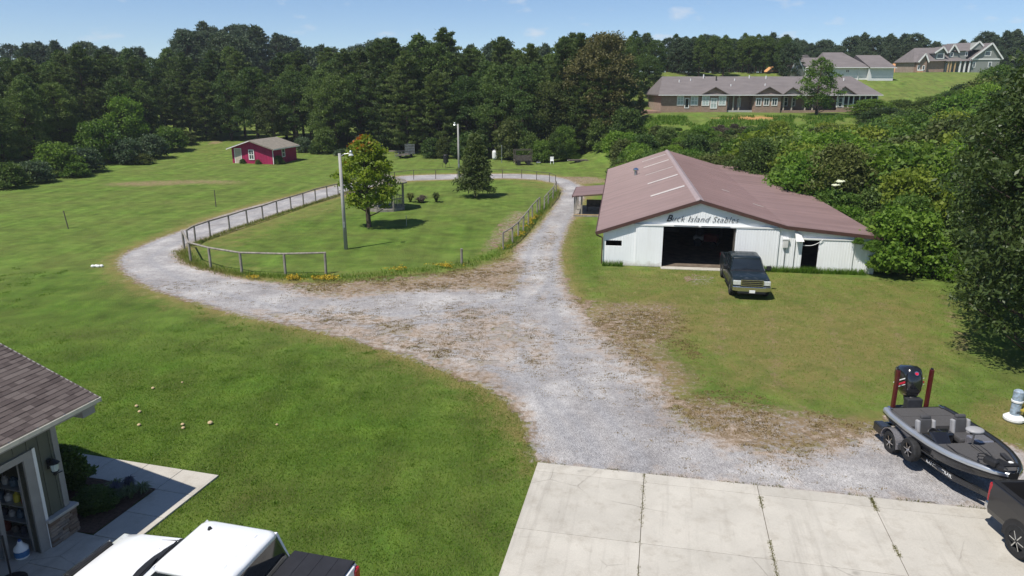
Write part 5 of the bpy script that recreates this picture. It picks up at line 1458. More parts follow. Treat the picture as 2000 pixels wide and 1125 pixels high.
# ---- shrubs and thicket
SHR = [shrub(61, 4.2, 3.4, 44, 300, 0.135), shrub(62, 5.0, 4.2, 52, 260, 0.14, 0.6), shrub(63, 3.2, 2.2, 32, 420, 0.115), shrub(64, 4.6, 5.2, 54, 280, 0.13, 0.4)]
shr_i = {}
brow = [(1230, 244), (1300, 238), (1480, 240), (1520, 226), (1560, 238), (1620, 226), (1680, 236), (1740, 208), (1800, 202), (1850, 165), (1900, 140), (1950, 70), (2000, 60)]
def plant_shrub(i, mat, x, y, s, label, group=None, sz=1.0, z=None, name='shrub'):
    key = (i, mat)
    if key not in shr_i:
        me = SHR[i] if not any(k[0] == i for k in shr_i) else SHR[i].copy()
        me.materials.clear(); me.materials.append(M[mat]); shr_i[key] = me
    o = put(name, shr_i[key])
    zb = tz(x, y) if z is None else z
    pv = where_in_view(x, y)
    if pv > 1230 and y > 44 and z is None:        # the thicket stays below the line of sight to the houses
        lim = P(pv, np.interp(pv, [a for a, b in brow], [b for a, b in brow]) + tree_rs.uniform(0, 12), y).z - zb
        sz = min(sz, max(0.35, lim / (s * [3.7, 4.6, 2.5, 5.6][i])))
    o.location = (x, y, zb - 0.08); o.scale = (s, s, s * sz); o.rotation_euler = (0, 0, tree_rs.uniform(0, 6.28))
    return tag(o, label, 'shrub', group)
mat_words = {'mid_leaves': 'deep green', 'bright_leaves': 'bright green', 'thicket_leaves': 'mid green', 'yellow_leaves': 'yellow green', 'olive_leaves': 'olive green', 'oak_leaves': 'dark green', 'dusty_leaves': 'dusty grey green', 'brown_brush': 'dry brown', 'near_leaves': 'blackish green'}
# thicket pressing on the right side of the barn
bm_ = barn.matrix_basis
for (u, v_, i, mt, s, sz) in ((17.2, 0.8, 1, 'bright_leaves', 0.94, 0.92), (18.8, 0.2, 2, 'bright_leaves', 0.9, 0.9), (17.6, 3.6, 1, 'bright_leaves', 0.85, 0.8), (17.2, 6.4, 0, 'thicket_leaves', 0.8, 0.85), (16.6, 9.5, 0, 'bright_leaves', 0.75, 0.95), (16.8, 13.0, 1, 'thicket_leaves', 0.75, 0.95),
                                 (16.4, 16.5, 0, 'thicket_leaves', 0.85, 1.0), (16.2, 20.5, 1, 'olive_leaves', 0.8, 0.95), (15.5, 25, 3, 'thicket_leaves', 0.85, 0.85), (13.8, 30.0, 3, 'oak_leaves', 1.1, 1.0), (12.0, 34.8, 3, 'olive_leaves', 0.9, 0.8)):
    p = bm_ @ Vector((u, v_, 0))
    plant_shrub(i, mt, p.x, p.y, s, '%s shrub against barn right side, %s' % (mat_words[mt], 'front corner' if v_ < 2 else 'near its front half' if v_ < 15 else 'near its back half'), 'shrubs along the barn', sz)
for k in range(64):
    for _ in range(30):
        u = tree_rs.uniform(18.5, 44); v_ = tree_rs.uniform(-3, 52)
        if u < 19.5 + max(0, -v_) * 1.2 + 0.02 * v_ or (v_ < 2 and u < 21): continue
        p = bm_ @ Vector((u, v_, 0))
        if p.y > 88 or p.x / p.y > 0.82: continue
        break
    mt = tree_rs.choice(['bright_leaves', 'thicket_leaves', 'bright_leaves', 'thicket_leaves', 'bright_leaves', 'yellow_leaves', 'mid_leaves'])
    i = tree_rs.choice([0, 1, 3, 1]); s = tree_rs.uniform(0.8, 1.25)
    depth_word = 'front' if v_ < 12 else 'middle' if v_ < 30 else 'back'
    side_word = 'next to the barn' if u < 27 else 'toward the right edge'
    plant_shrub(i, mt, p.x, p.y, s, '%s shrub in the %s of the thicket %s' % (mat_words[mt], depth_word, side_word), 'thicket right of the barn', tree_rs.uniform(0.85, 1.2))
# brush on the bank below the brick house and the rest of the thicket up to the line of sight of the houses
def fill(n, px0, px1, y0, y1, mats, kinds, lo, hi, phrase, group):
    for k in range(n):
        px = px0 + (px1 - px0) * (k + tree_rs.random()) / n; Y = tree_rs.uniform(y0, y1); x = P(px, 250, Y).x
        if (bm_.inverted() @ Vector((x, Y, 0))).x < 16.5 and (bm_.inverted() @ Vector((x, Y, 0))).y < 35.5: continue
        i = tree_rs.choice(kinds); base = tz(x, Y); lim = P(px, np.interp(px, [a for a, b in brow], [b for a, b in brow]), Y).z - base
        s = lim / [3.7, 4.6, 2.5, 5.6][i] * tree_rs.uniform(0.7, 1.0)
        if s < lo * 0.6: continue
        mt = tree_rs.choice(mats)
        if 1385 < px < 1455 and Y > 100: mt = 'brown_brush'
        plant_shrub(i, mt, x, Y, min(max(s, lo), hi), '%s %s' % (mat_words[mt], phrase), group, tree_rs.uniform(0.85, 1.0))
fill(150, 1205, 1500, 79, 110, ['thicket_leaves', 'olive_leaves', 'thicket_leaves', 'bright_leaves', 'mid_leaves'], [0, 2, 2], 0.42, 0.95, 'brush on bank below brick house left half', 'brush on the bank')
fill(170, 1450, 1960, 56, 107, ['thicket_leaves', 'bright_leaves', 'thicket_leaves', 'bright_leaves', 'mid_leaves', 'yellow_leaves', 'olive_leaves'], [0, 1, 3, 1], 0.5, 1.6, 'shrub of the thicket behind the barn', 'thicket behind the barn')
for k in range(26):
    px = tree_rs.uniform(1690, 2030); Y = tree_rs.uniform(72, 128); q = P(px, 200, Y)
    if px < 1800 and Y > 112: Y = 100; q = P(px, 200, Y)
    plant_shrub(3, tree_rs.choice(['oak_leaves', 'thicket_leaves', 'near_leaves']), q.x, Y, tree_rs.uniform(1.0, 1.45), 'dark tall shrub on the slope below the hilltop house', 'shrubs below the hilltop house')
# bushes in front of the left wood
for px, py, i, mt, s, sz, lab in ((20, 368, 2, 'oak_leaves', 1.2, 1.0, 'dark low bush at the far left wood edge'), (70, 358, 0, 'dusty_leaves', 0.9, 0.8, 'dusty bush at the left end of the wood edge'), (115, 346, 0, 'thicket_leaves', 1.2, 0.95, 'green bush with grey leaves left of the round bush'),
                                  (165, 338, 0, 'dusty_leaves', 1.1, 0.8, 'dusty green bush in front of the round bush'), (200, 322, 1, 'thicket_leaves', 1.25, 1.05, 'round dark green bush left of the tall bright bush'), (250, 322, 0, 'dusty_leaves', 1.1, 0.9, 'grey green bush at the foot of the tall bright bush'),
                                  (255, 305, 3, 'bright_leaves', 1.35, 1.15, 'tall bright green bush at the left wood edge'), (300, 312, 0, 'dusty_leaves', 1.05, 0.95, 'loose dusty bush right of the tall bright bush'), (335, 303, 1, 'thicket_leaves', 0.95, 0.9, 'bush at the right end of the left bush row'),
                                  (150, 347, 2, 'thicket_leaves', 1.0, 0.8, 'low weed bush on the field edge at left'), (275, 322, 2, 'olive_leaves', 1.0, 0.7, 'low olive weeds in front of the grey green bush'), (360, 296, 2, 'olive_leaves', 1.2, 0.8, 'low weeds where the field meets the left wood')):
    q = G(px, py); plant_shrub(i, mt, q.x, q.y, s, lab, 'bushes along the left wood edge', sz)
for px in list(range(590, 720, 26)) + list(range(850, 1225, 24)):
    q = G(px, 303 + (4 if px < 750 else 8) + (5 if px > 1000 else 0))
    mt = tree_rs.choice(['oak_leaves', 'oak_leaves', 'dusty_leaves', 'olive_leaves'] if px < 1000 else ['oak_leaves', 'thicket_leaves', 'olive_leaves'])
    Yw = max(q.y, np.interp(q.x, [-33, -8, 11, 17], [113, 106, 101, 103]))
    plant_shrub(tree_rs.choice([0, 2, 1, 3]), mt, q.x * Yw / q.y + tree_rs.uniform(-1, 1), Yw + tree_rs.uniform(-0.5, 2.0), tree_rs.uniform(0.45, 1.15), '%s undergrowth bush at wood foot, %s' % (mat_words[mt], zone(q.x, q.y)), 'undergrowth at the foot of the wood', tree_rs.uniform(0.7, 1.4))
# ================================================================== VEHICLES
def car_paint(name, col, rough=0.3, flake=0.0, coat=0.6, dirt=None):
    m, nt, N, L, out = new_mat(name)
    co = coords(nt)
    c = ramp(nt, noise(nt, co, 1.2, 4), [(0.3, tuple(x * 0.9 for x in col)), (0.7, tuple(min(1, x * 1.08) for x in col))])
    if dirt is not None:
        c = mixc(nt, ramp(nt, noise(nt, co, 3.0, 6, 0.65, 0.6), [(0.58, 0.0), (0.68, 0.6)]), c, dirt)
    bsdf(nt, out, c, rough, flake, None, 0.4, coat)
    return m
M['paint_white'] = car_paint('paint_white', (0.78, 0.79, 0.80), 0.35)
M['paint_green'] = car_paint('paint_green', (0.009, 0.016, 0.019), 0.35, 0.0, 0.25, (0.09, 0.10, 0.115))
M['paint_charcoal'] = car_paint('paint_charcoal', (0.032, 0.031, 0.032), 0.33, 0.3, 0.5)
M['tonneau'] = simple('tonneau', (0.022, 0.022, 0.026), 0.6, var=0.2, scale=4, bmp=0.1)
M['seat_tan'] = simple('seat_tan', (0.10, 0.10, 0.095), 0.8)

def wheel(parent, x, y, r, w, side, rim='chrome', name='wheel'):
    """side +1: outer face towards +y"""
    mb = MB()
    prof = [(r * 0.60, -w / 2), (r * 0.92, -w / 2), (r, -w * 0.32), (r, w * 0.32), (r * 0.92, w / 2), (r * 0.60, w / 2), (r * 0.58, w * 0.2), (r * 0.58, -w * 0.2)]
    rot = Matrix.Rotation(R(-90), 4, 'X')
    rings = [[rot @ Vector((a * math.cos(2 * math.pi * i / 24), a * math.sin(2 * math.pi * i / 24), z)) for i in range(24)] for a, z in prof + [prof[0]]]
    mb.loft(rings, cap0=False, cap1=False)
    t = mb.build(name, M['rubber'], parent, loc=(x, y, r), smooth=False)
    rm = MB(); f = side * w * 0.38
    rm.cone((0, f - side * 0.03, 0), (0, f, 0), r * 0.16, r * 0.13, 10)
    for k in range(6):
        a = 2 * math.pi * k / 6
        rm.bar((math.cos(a) * r * 0.1, f - side * 0.01, math.sin(a) * r * 0.1), (math.cos(a) * r * 0.57, f - side * 0.015, math.sin(a) * r * 0.57), 0.025, r * 0.2, (0, 1, 0))
    rm.build('rim', M[rim], t)
    MB().cone((0, -side * w * 0.1, 0), (0, side * w * 0.05, 0), r * 0.585, r * 0.585, 20).build('rim_well', M['dark_steel'], t)
    return t

def pickup(name, label, loc, rz, paint, L=5.9, W=2.02, tonneau=False, chrome_front=False, open_bed=True, cab_len=2.80, hood_len=1.60, bump_mat='chrome', roof_h=1.93, plate=True, detail_front=False):
    """local x forward, y left, z up, origin on the ground under the middle"""
    t = thing(name, label, 'pickup truck', loc, rz)
    hw = W / 2; F = L / 2; belt = 1.22; sill = 0.42
    hood_x = F - hood_len; cab_x = hood_x - cab_len + 0.25
    def section(x, w, zb, zt, crown, r=0.09):
        return [(x, -w * 0.96, zb), (x, -w, zb + 0.14), (x, -w, (zb + zt) / 2), (x, -w * 0.985, zt - r), (x, -w * 0.94, zt - r * 0.2), (x, -w * 0.78, zt + crown * 0.45), (x, -w * 0.40, zt + crown * 0.9), (x, 0, zt + crown),
                (x, w * 0.40, zt + crown * 0.9), (x, w * 0.78, zt + crown * 0.45), (x, w * 0.94, zt - r * 0.2), (x, w * 0.985, zt - r), (x, w, (zb + zt) / 2), (x, w, zb + 0.14), (x, w * 0.96, zb)]
    mb = MB()
    st = [section(F - 0.05, hw * 0.93, 0.55, 1.00, 0.02, 0.05), section(F - 0.16, hw * 0.97, 0.45, 1.08, 0.03), section(F - 0.5, hw, sill, 1.13, 0.05), section(hood_x + 0.25, hw, sill, 1.19, 0.055), section(hood_x - 0.1, hw, sill, belt, 0.03),
          section(cab_x + 0.6, hw, sill, belt + 0.02, 0.0), section(cab_x, hw, sill, belt + 0.03, 0.0)]
    mb.loft(st)
    body = mb.build('body', paint, t, smooth=True)
    md = body.modifiers.new('edge', 'EDGE_SPLIT'); md.split_angle = R(38)
    # bed
    bx0, bx1 = -F + 0.06, cab_x - 0.02; rail = belt + 0.10
    for s in (-1, 1):
        prof = [(s * hw * 0.96, 0.45), (s * hw, 0.6), (s * hw, 1.0), (s * hw * 0.985, rail - 0.05), (s * hw * 0.95, rail), (s * (hw - 0.13), rail), (s * (hw - 0.13), 0.75), (s * (hw - 0.3), 0.45)]
        MB().prism(prof, 'x', bx0, bx1).build('bed_side', paint, t, bevel=0.012)
        MB().box(bx0 + 0.02, bx1, s * (hw - 0.07) - 0.055, s * (hw - 0.07) + 0.055, rail + 0.001, rail + 0.02).build('bed_rail', M['black_plastic'], t)
    MB().box(bx0, bx1, -hw + 0.14, hw - 0.14, 0.55, 0.80).build('bed_floor', M['black_plastic'], t)
    for k in range(9):
        y_ = -hw + 0.28 + k * (W - 0.56) / 8
        MB().box(bx0 + 0.05, bx1 - 0.02, y_ - 0.035, y_ + 0.035, 0.80, 0.83).build('bed_rib', M['black_plastic'], t)
    MB().box(bx0 - 0.03, bx0 + 0.07, -hw + 0.13, hw - 0.13, 0.56, rail).build('tailgate', paint, t, bevel=0.02)
    MB().box(bx1 - 0.05, bx1, -hw + 0.135, hw - 0.135, 0.80, rail).build('bed_front', paint, t)
    if tonneau:
        for k in range(4):
            a = bx0 + 0.02 + k * (bx1 - bx0 - 0.04) / 4
            MB().box(a + 0.002, a + (bx1 - bx0 - 0.04) / 4 - 0.002, -hw + 0.06, hw - 0.06, rail + 0.022, rail + 0.055).build('tonneau_panel', M['tonneau'], t, bevel=0.004)
    # greenhouse: roof shell on pillars, glass between
    zr = roof_h
    bf, br = hood_x - 0.05, cab_x + 0.03          # base front, base rear of the glass
    tf, tr_ = hood_x - 0.80, cab_x + 0.22         # roof front, roof rear
    bw, tw = hw * 0.93, hw * 0.76
    def corner_ring(xf, xr, w, z, r=0.12, bow=0.06):
        pts = []
        for cx_, cy_, a0 in ((xf - r, w - r, 0), (xr + r, w - r, 90), (xr + r, -w + r, 180), (xf - r, -w + r, 270)):
            for k in range(4):
                a = R(a0 + 30 * k); pts.append((cx_ + r * math.cos(a) + (bow * (1 - (abs(cy_ + r * math.sin(a)) / w) ** 2) if cx_ > (xf + xr) / 2 else 0), cy_ + r * math.sin(a), z))
        return pts
    g = MB(); g.loft([corner_ring(bf, br, bw, belt, 0.10, 0.12), corner_ring(tf + 0.06, tr_ - 0.04, tw + 0.02, zr - 0.10, 0.14, 0.1)], cap0=False, cap1=False)
    gl = g.build('cab_glass', M['dark_glass'], t, smooth=True); md = gl.modifiers.new('edge', 'EDGE_SPLIT'); md.split_angle = R(40)
    rf = MB(); rf.loft([corner_ring(tf + 0.075, tr_ - 0.055, tw + 0.035, zr - 0.12, 0.14, 0.1), corner_ring(tf + 0.05, tr_ - 0.03, tw + 0.02, zr - 0.05, 0.15, 0.1), corner_ring(tf - 0.02, tr_ + 0.03, tw - 0.05, zr - 0.012, 0.17, 0.09), corner_ring(tf - 0.35, tr_ + 0.3, tw - 0.35, zr, 0.2, 0.05)], cap0=True)
    rf.build('roof', paint, t, smooth=True)
    for k in range(4):
        y_ = -tw * 0.62 + k * tw * 1.24 / 3
        MB().box(tr_ + 0.25, tf - 0.25, y_ - 0.05, y_ + 0.05, zr - 0.02, zr + 0.004).build('roof_rib', paint, t, bevel=0.004)
    for s in (-1, 1):
        for (xb, xt, wd) in ((bf - 0.06, tf + 0.03, 0.09), (br + 0.09, tr_ + 0.04, 0.13), ((bf + br) / 2 - 0.05, (tf + tr_) / 2 - 0.02, 0.12)):
            MB().bar((xb, s * (bw - 0.022), belt - 0.02), (xt, s * (tw - 0.002), zr - 0.08), 0.05, wd, (1, 0, 0)).build('pillar', paint, t)
        # belt trim, handles, mirrors, arches
        MB().bar((bf - 0.15, s * (bw + 0.012), belt + 0.02), (br, s * (bw + 0.012), belt + 0.02), 0.02, 0.03).build('belt_trim', M['black_plastic'], t)
        for xd in (bf - 1.1, br + 0.25):
            MB().rbox((xd, s * (hw + 0.015), 1.08), (0.2, 0.03, 0.035)).build('door_handle', M['chrome'] if bump_mat == 'chrome' else paint, t, bevel=0.008)
        for xd in (bf - 0.25, (bf + br) / 2 - 0.12, br + 0.02):
            MB().box(xd - 0.006, xd + 0.006, s * hw - 0.004, s * hw + 0.003, 0.5, belt - 0.1).build('door_seam', M['black_plastic'], t)
        mr = MB().rbox((bf - 0.32, s * (hw + 0.17), 1.32), (0.14, 0.24, 0.26)).build('side_mirror', M['black_plastic'], t, bevel=0.04)
        MB().bar((bf - 0.3, s * (hw - 0.06), 1.24), (bf - 0.3, s * (hw + 0.1), 1.28), 0.06, 0.06).build('mirror_arm', M['black_plastic'], mr)
        for xw in (F - 0.95, -F + 1.15):
            arch = MB()
            pts = [(xw + 0.50 * math.cos(R(a)), 0.40 + 0.50 * math.sin(R(a))) for a in range(-10, 191, 20)]
            arch.prism(pts, 'y', s * (hw - 0.12), s * (hw + 0.006)); arch.build('wheel_arch', M['black_plastic'], t)
            wheel(t, xw, s * (hw - 0.115), 0.40, 0.27, s)
        MB().rbox((-F + 0.05, s * (hw - 0.10), 1.0), (0.12, 0.19, 0.5)).build('tail_light', M['red_lens'], t, bevel=0.03)
        MB().rbox((F - 0.08, s * (hw - 0.24), 0.93), (0.16, 0.40, 0.24)).build('headlight', M['lens'], t, bevel=0.03)
        MB().box(-0.9, 1.3, s * (hw - 0.06) - 0.08, s * (hw - 0.06) + 0.08, 0.36, 0.42).build('step_bar', M['black_plastic'], t)
    MB().box(F - 1.6, F - 0.3, -0.75, 0.75, 0.3, 0.6).build('engine_pan', M['black_plastic'], t)
    MB().box(-F + 0.4, F - 1.6, -0.5, 0.5, 0.32, 0.56).build('chassis', M['dark_steel'], t)
    bm = M[bump_mat]
    MB().loft([[(F - 0.05, -hw * 0.98, 0.50), (F + 0.02, -hw * 0.98, 0.52), (F + 0.02, -hw * 0.98, 0.74), (F - 0.05, -hw * 0.98, 0.76)], [(F - 0.02, -hw * 0.7, 0.48), (F + 0.12, -hw * 0.7, 0.5), (F + 0.12, -hw * 0.7, 0.74), (F - 0.02, -hw * 0.7, 0.77)],
               [(F - 0.02, hw * 0.7, 0.48), (F + 0.12, hw * 0.7, 0.5), (F + 0.12, hw * 0.7, 0.74), (F - 0.02, hw * 0.7, 0.77)], [(F - 0.05, hw * 0.98, 0.50), (F + 0.02, hw * 0.98, 0.52), (F + 0.02, hw * 0.98, 0.74), (F - 0.05, hw * 0.98, 0.76)]]).build('front_bumper', bm, t, bevel=0.02)
    MB().rbox((F + 0.07, 0, 0.44), (0.1, W * 0.72, 0.14)).build('bumper_valance', M['black_plastic'], t, bevel=0.02)
    MB().rbox((-F - 0.02, 0, 0.58), (0.2, W * 0.94, 0.2)).build('rear_bumper', bm, t, bevel=0.03)
    gr = MB().rbox((F - 0.03, 0, 0.95), (0.1, W * 0.56, 0.34)).build('grille', M['black_plastic'], t, bevel=0.02)
    for z_ in (0.80, 0.90, 1.0, 1.10):
        MB().rbox((F + 0.03, 0, z_), (0.04, W * 0.56, 0.035)).build('grille_bar', bm if bump_mat == 'chrome' else M['chrome'], gr)
    for y_ in (-W * 0.28, W * 0.28): MB().rbox((F + 0.03, y_, 0.95), (0.04, 0.05, 0.34)).build('grille_bar', bm, gr)
    if plate:
        MB().rbox((F + 0.135, 0.02, 0.50), (0.012, 0.30, 0.15)).build('licence_plate', M['white_paint'], t)
    for s in (-1, 1):
        MB().bar((F - 0.2, s * hw * 0.70, 1.098), (hood_x + 0.12, s * hw * 0.80, 1.228), 0.010, 0.012).build('hood_seam', M['black_plastic'], t)
        MB().bar((F - 0.25, s * hw * 0.36, 1.118), (hood_x + 0.25, s * hw * 0.46, 1.238), 0.05, 0.012).build('hood_crease', paint, t, bevel=0.005)
    # cowl with wipers
    cw = MB(); cw.loft([[(hood_x + 0.20 - 0.10 * (y_ / bw) ** 2, y_, 1.245 - 0.05 * (y_ / bw) ** 2), (hood_x + 0.05 - 0.11 * (y_ / bw) ** 2, y_, 1.275 - 0.04 * (y_ / bw) ** 2), (hood_x - 0.06 - 0.1 * (y_ / bw) ** 2, y_, 1.24)] for y_ in np.linspace(-bw * 0.98, bw * 0.98, 9)], closed=True)
    cw.build('cowl', M['black_plastic'], t)
    for y0_, y1_ in ((-0.15, 0.62), (-0.75, -0.05)):
        MB().bar((hood_x + 0.03, y0_, 1.285), (hood_x - 0.08, y1_, 1.33), 0.02, 0.02).build('wiper', M['black_plastic'], t)
    return t

white = pickup('white_pickup', 'white crew cab pickup with black folding bed cover, parked before the garage', (-6.0, 11.97, 0.045), math.pi - R(14.5), M['paint_white'], L=5.6, tonneau=True, plate=False)
MB().lathe([(0.0, 0.07), (0.03, 0.06), (0.05, 0.0)], (0.15, -0.46, 1.92), 8).build('roof_antenna', M['black_plastic'], white)
MB().rbox((-1.085, 0, 1.845), (0.035, 0.34, 0.045)).build('brake_light', M['red_lens'], white, bevel=0.01)
dark = pickup('dark_pickup', 'dark green pickup with chrome grille facing the camera before the barn', (12.55, 37.6, 0.0), R(-90 - 9.0), M['paint_green'], L=5.9, tonneau=False, roof_h=1.84)
dark.scale = (0.94, 0.94, 0.94)
for s in (-1, 1):
    MB().rbox((2.62, s * 0.77, 0.93), (0.10, 0.36, 0.2)).build('headlight_glass', M['lens'], dark, bevel=0.03)
char = pickup('charcoal_pickup', 'charcoal pickup at the lower right edge with the boat trailer hitched behind', (12.62, 12.45, 0.045), R(-88.5), M['paint_charcoal'], bump_mat='chrome', roof_h=1.9, plate=False)

# ------------------------------------------------------------------ boat, motor, trailer
M['hull_black'] = car_paint('hull_black', (0.028, 0.029, 0.032), 0.25, 0.2, 0.8)
M['gunwale_highlight'] = car_paint('gunwale_highlight', (0.44, 0.46, 0.49), 0.25, 0.55, 0.8)
M['carpet'] = simple('carpet', (0.075, 0.072, 0.072), 0.95, var=0.18, scale=30, bmp=0.3, bscale=90)
M['vinyl_grey'] = simple('vinyl_grey', (0.07, 0.068, 0.07), 0.5, var=0.15)
M['vinyl_silver'] = simple('vinyl_silver', (0.32, 0.315, 0.32), 0.45, var=0.1)
M['cowl_black'] = car_paint('cowl_black', (0.012, 0.012, 0.014), 0.2, 0.0, 1.0)
M['pole_red'] = car_paint('pole_red', (0.085, 0.008, 0.010), 0.3)
M['decal_red'] = simple('decal_red', (0.55, 0.02, 0.05), 0.4)
M['sparkle'] = simple('sparkle', (0.42, 0.41, 0.44), 0.3, 0.7, var=0.35, scale=40)

stern = Vector((12.22, 19.95)); bow = Vector((12.42, 15.8))
bd = (bow - stern); BL = bd.length; brz = math.atan2(bd.y, bd.x)
boat = thing('bass_boat', 'black and silver bass boat on its trailer at the gravel edge', 'boat', (stern.x, stern.y, 0), brz)
BB = 1.05
def bhw(f):   # gunwale half beam along the boat, f = 0 stern to 1 bow
    return BB * float(np.interp(f, [0, 0.1, 0.35, 0.55, 0.7, 0.82, 0.92, 0.97, 1.0], [0.90, 0.97, 1.0, 0.97, 0.86, 0.68, 0.45, 0.29, 0.12]))
def bgz(f): return 1.10 + 0.16 * f ** 1.6
stat = np.linspace(0, 1, 19)
rings = []
for f in stat:
    x = f * BL; w = bhw(f); z = bgz(f); kz = 0.55 + 0.40 * max(0, (f - 0.55) / 0.45) ** 2.2
    cz = 0.74 + 0.30 * max(0, (f - 0.5) / 0.5) ** 2
    rings.append([(x, -w, z), (x, -w * 1.01, z - 0.09), (x, -w * 0.86, min(cz, z - 0.1)), (x, -w * 0.4, (kz + cz) / 2 - 0.03), (x, 0, kz), (x, w * 0.4, (kz + cz) / 2 - 0.03), (x, w * 0.86, min(cz, z - 0.1)), (x, w * 1.01, z - 0.09), (x, w, z)])
mb = MB(); mb.loft(rings, closed=False, cap0=False, cap1=False)
mb.poly([rings[0][i] for i in range(9)]); mb.poly([rings[-1][i] for i in range(9)])
hull = mb.build('hull', M['hull_black'], boat, smooth=True); md = hull.modifiers.new('edge', 'EDGE_SPLIT'); md.split_angle = R(30)
for s in (-1, 1):
    band = []
    for f in stat:
        w = bhw(f); z = bgz(f)
        band.append([(f * BL, s * (w * 1.012 + 0.012), z - 0.10), (f * BL, s * (w + 0.022), z - 0.02), (f * BL, s * (w - 0.02), z + 0.022), (f * BL, s * max(0.02, w - 0.15), z + 0.006), (f * BL, s * max(0.02, w - 0.15), z - 0.03)])
    MB().loft(band, closed=False, cap0=False, cap1=False).build('gunwale', M['gunwale_highlight'] if s < 0 else M['hull_black'], boat, smooth=True)  # highlight painted as silver along the left gunwale, right gunwale stays black
    strip = [[(f * BL, s * (bhw(f) * 1.015 + 0.008), bgz(f) - 0.15), (f * BL, s * (bhw(f) * 1.015 + 0.02), bgz(f) - 0.105)] for f in stat]
    MB().loft(strip, closed=False, cap0=False, cap1=False).build('rub_rail', M['black_plastic'], boat)
def deck(f0, f1, dz, name, mat, inset=0.15):
    fs = np.linspace(f0, f1, 9)
    mb = MB()
    top = [[(f * BL, -max(0.03, bhw(f) - inset), bgz(f) + dz), (f * BL, max(0.03, bhw(f) - inset), bgz(f) + dz)] for f in fs]
    mb.loft(top, closed=False, cap0=False, cap1=False)
    a, b = top[0], top[-1]
    for e, nm in ((a, 0), (b, 1)):
        mb.poly([e[0], e[1], (e[1][0], e[1][1], 0.72), (e[0][0], e[0][1], 0.72)])
    return mb.build(name, mat, boat)
deck(0.0, 0.30, -0.025, 'rear_deck', M['carpet']); deck(0.56, 0.985, -0.035, 'front_deck', M['carpet'])
deck(0.295, 0.565, -0.42, 'cockpit_floor', M['carpet'], 0.1)
for f0, f1 in ((0.03, 0.14), (0.15, 0.27)):
    for s in (-1, 1):
        MB().box(f0 * BL, f1 * BL, s * 0.42 - 0.33, s * 0.42 + 0.33, bgz(0.1) - 0.024, bgz(0.1) - 0.012).build('hatch_lid', M['carpet'], boat, bevel=0.01)
for y0, y1 in ((-0.62, -0.03), (0.03, 0.62)):
    MB().box(0.60 * BL, 0.76 * BL, y0, y1, bgz(0.68) - 0.034, bgz(0.68) - 0.012).build('hatch_lid', M['carpet'], boat, bevel=0.01)
def seat(x, y, z=0.72):
    s = MB().rbox((x, y, z + 0.16), (0.5, 0.52, 0.2)).build('seat', M['vinyl_grey'], boat, bevel=0.06)
    MB().rbox((x - 0.24, y, z + 0.42), (0.13, 0.36, 0.5), ry=R(-10)).build('seat_back', M['vinyl_grey'], s, bevel=0.05)
    for k in (-1, 1): MB().rbox((x - 0.21, y + k * 0.22, z + 0.40), (0.16, 0.10, 0.46), ry=R(-10)).build('side_bolster', M['vinyl_silver'], s, bevel=0.04)
    MB().rbox((x - 0.28, y, z + 0.70), (0.11, 0.3, 0.12), ry=R(-10)).build('headrest', M['vinyl_grey'], s, bevel=0.04)
seat(0.38 * BL, -0.52); seat(0.38 * BL, 0.50)
con = MB(); con.loft([[(0.42 * BL, -0.92, 0.7), (0.42 * BL, -0.28, 0.7), (0.42 * BL, -0.30, 1.14), (0.42 * BL, -0.88, 1.14)], [(0.50 * BL, -0.90, 0.7), (0.50 * BL, -0.3, 0.7), (0.49 * BL, -0.34, 1.34), (0.49 * BL, -0.84, 1.34)], [(0.60 * BL, -0.86, 0.7), (0.60 * BL, -0.36, 0.7), (0.57 * BL, -0.4, 1.12), (0.57 * BL, -0.8, 1.12)]])
con.build('console', M['cowl_black'], boat, bevel=0.03)
MB().lathe([(0.15, -0.012), (0.17, 0.0), (0.15, 0.012), (0.13, 0.0), (0.15, -0.012)], (0, 0, 0), 16, Matrix.Translation((0.44 * BL, -0.58, 1.16)) @ Matrix.Rotation(R(60), 4, 'Y')).build('steering_wheel', M['black_plastic'], boat)
MB().rbox((0.36 * BL, 0.0, 0.9), (0.36, 0.34, 0.34)).build('centre_box', M['cowl_black'], boat, bevel=0.05)
con2 = MB(); con2.loft([[(0.44 * BL, 0.9, 0.7), (0.44 * BL, 0.34, 0.7), (0.44 * BL, 0.36, 1.12), (0.44 * BL, 0.88, 1.12)], [(0.57 * BL, 0.88, 0.7), (0.57 * BL, 0.4, 0.7), (0.56 * BL, 0.42, 1.16), (0.56 * BL, 0.84, 1.16)]])
con2.build('side_console', M['sparkle'], boat, bevel=0.04)
ps = MB().cone((0.60 * BL, 0.08, 1.1), (0.60 * BL, 0.08, 1.55), 0.025, 0.025, 8).build('seat_post', M['chrome'], boat)
MB().ell((0.60 * BL, 0.08, 1.60), (0.20, 0.24, 0.075), 14, 8).build('perch_seat', M['vinyl_silver'], ps, smooth=True)
for s in (-1, 1):
    MB().rbox((0.05, s * 0.80, bgz(0) + 0.02), (0.16, 0.09, 0.05)).build('cleat', M['chrome'], boat, bevel=0.01)
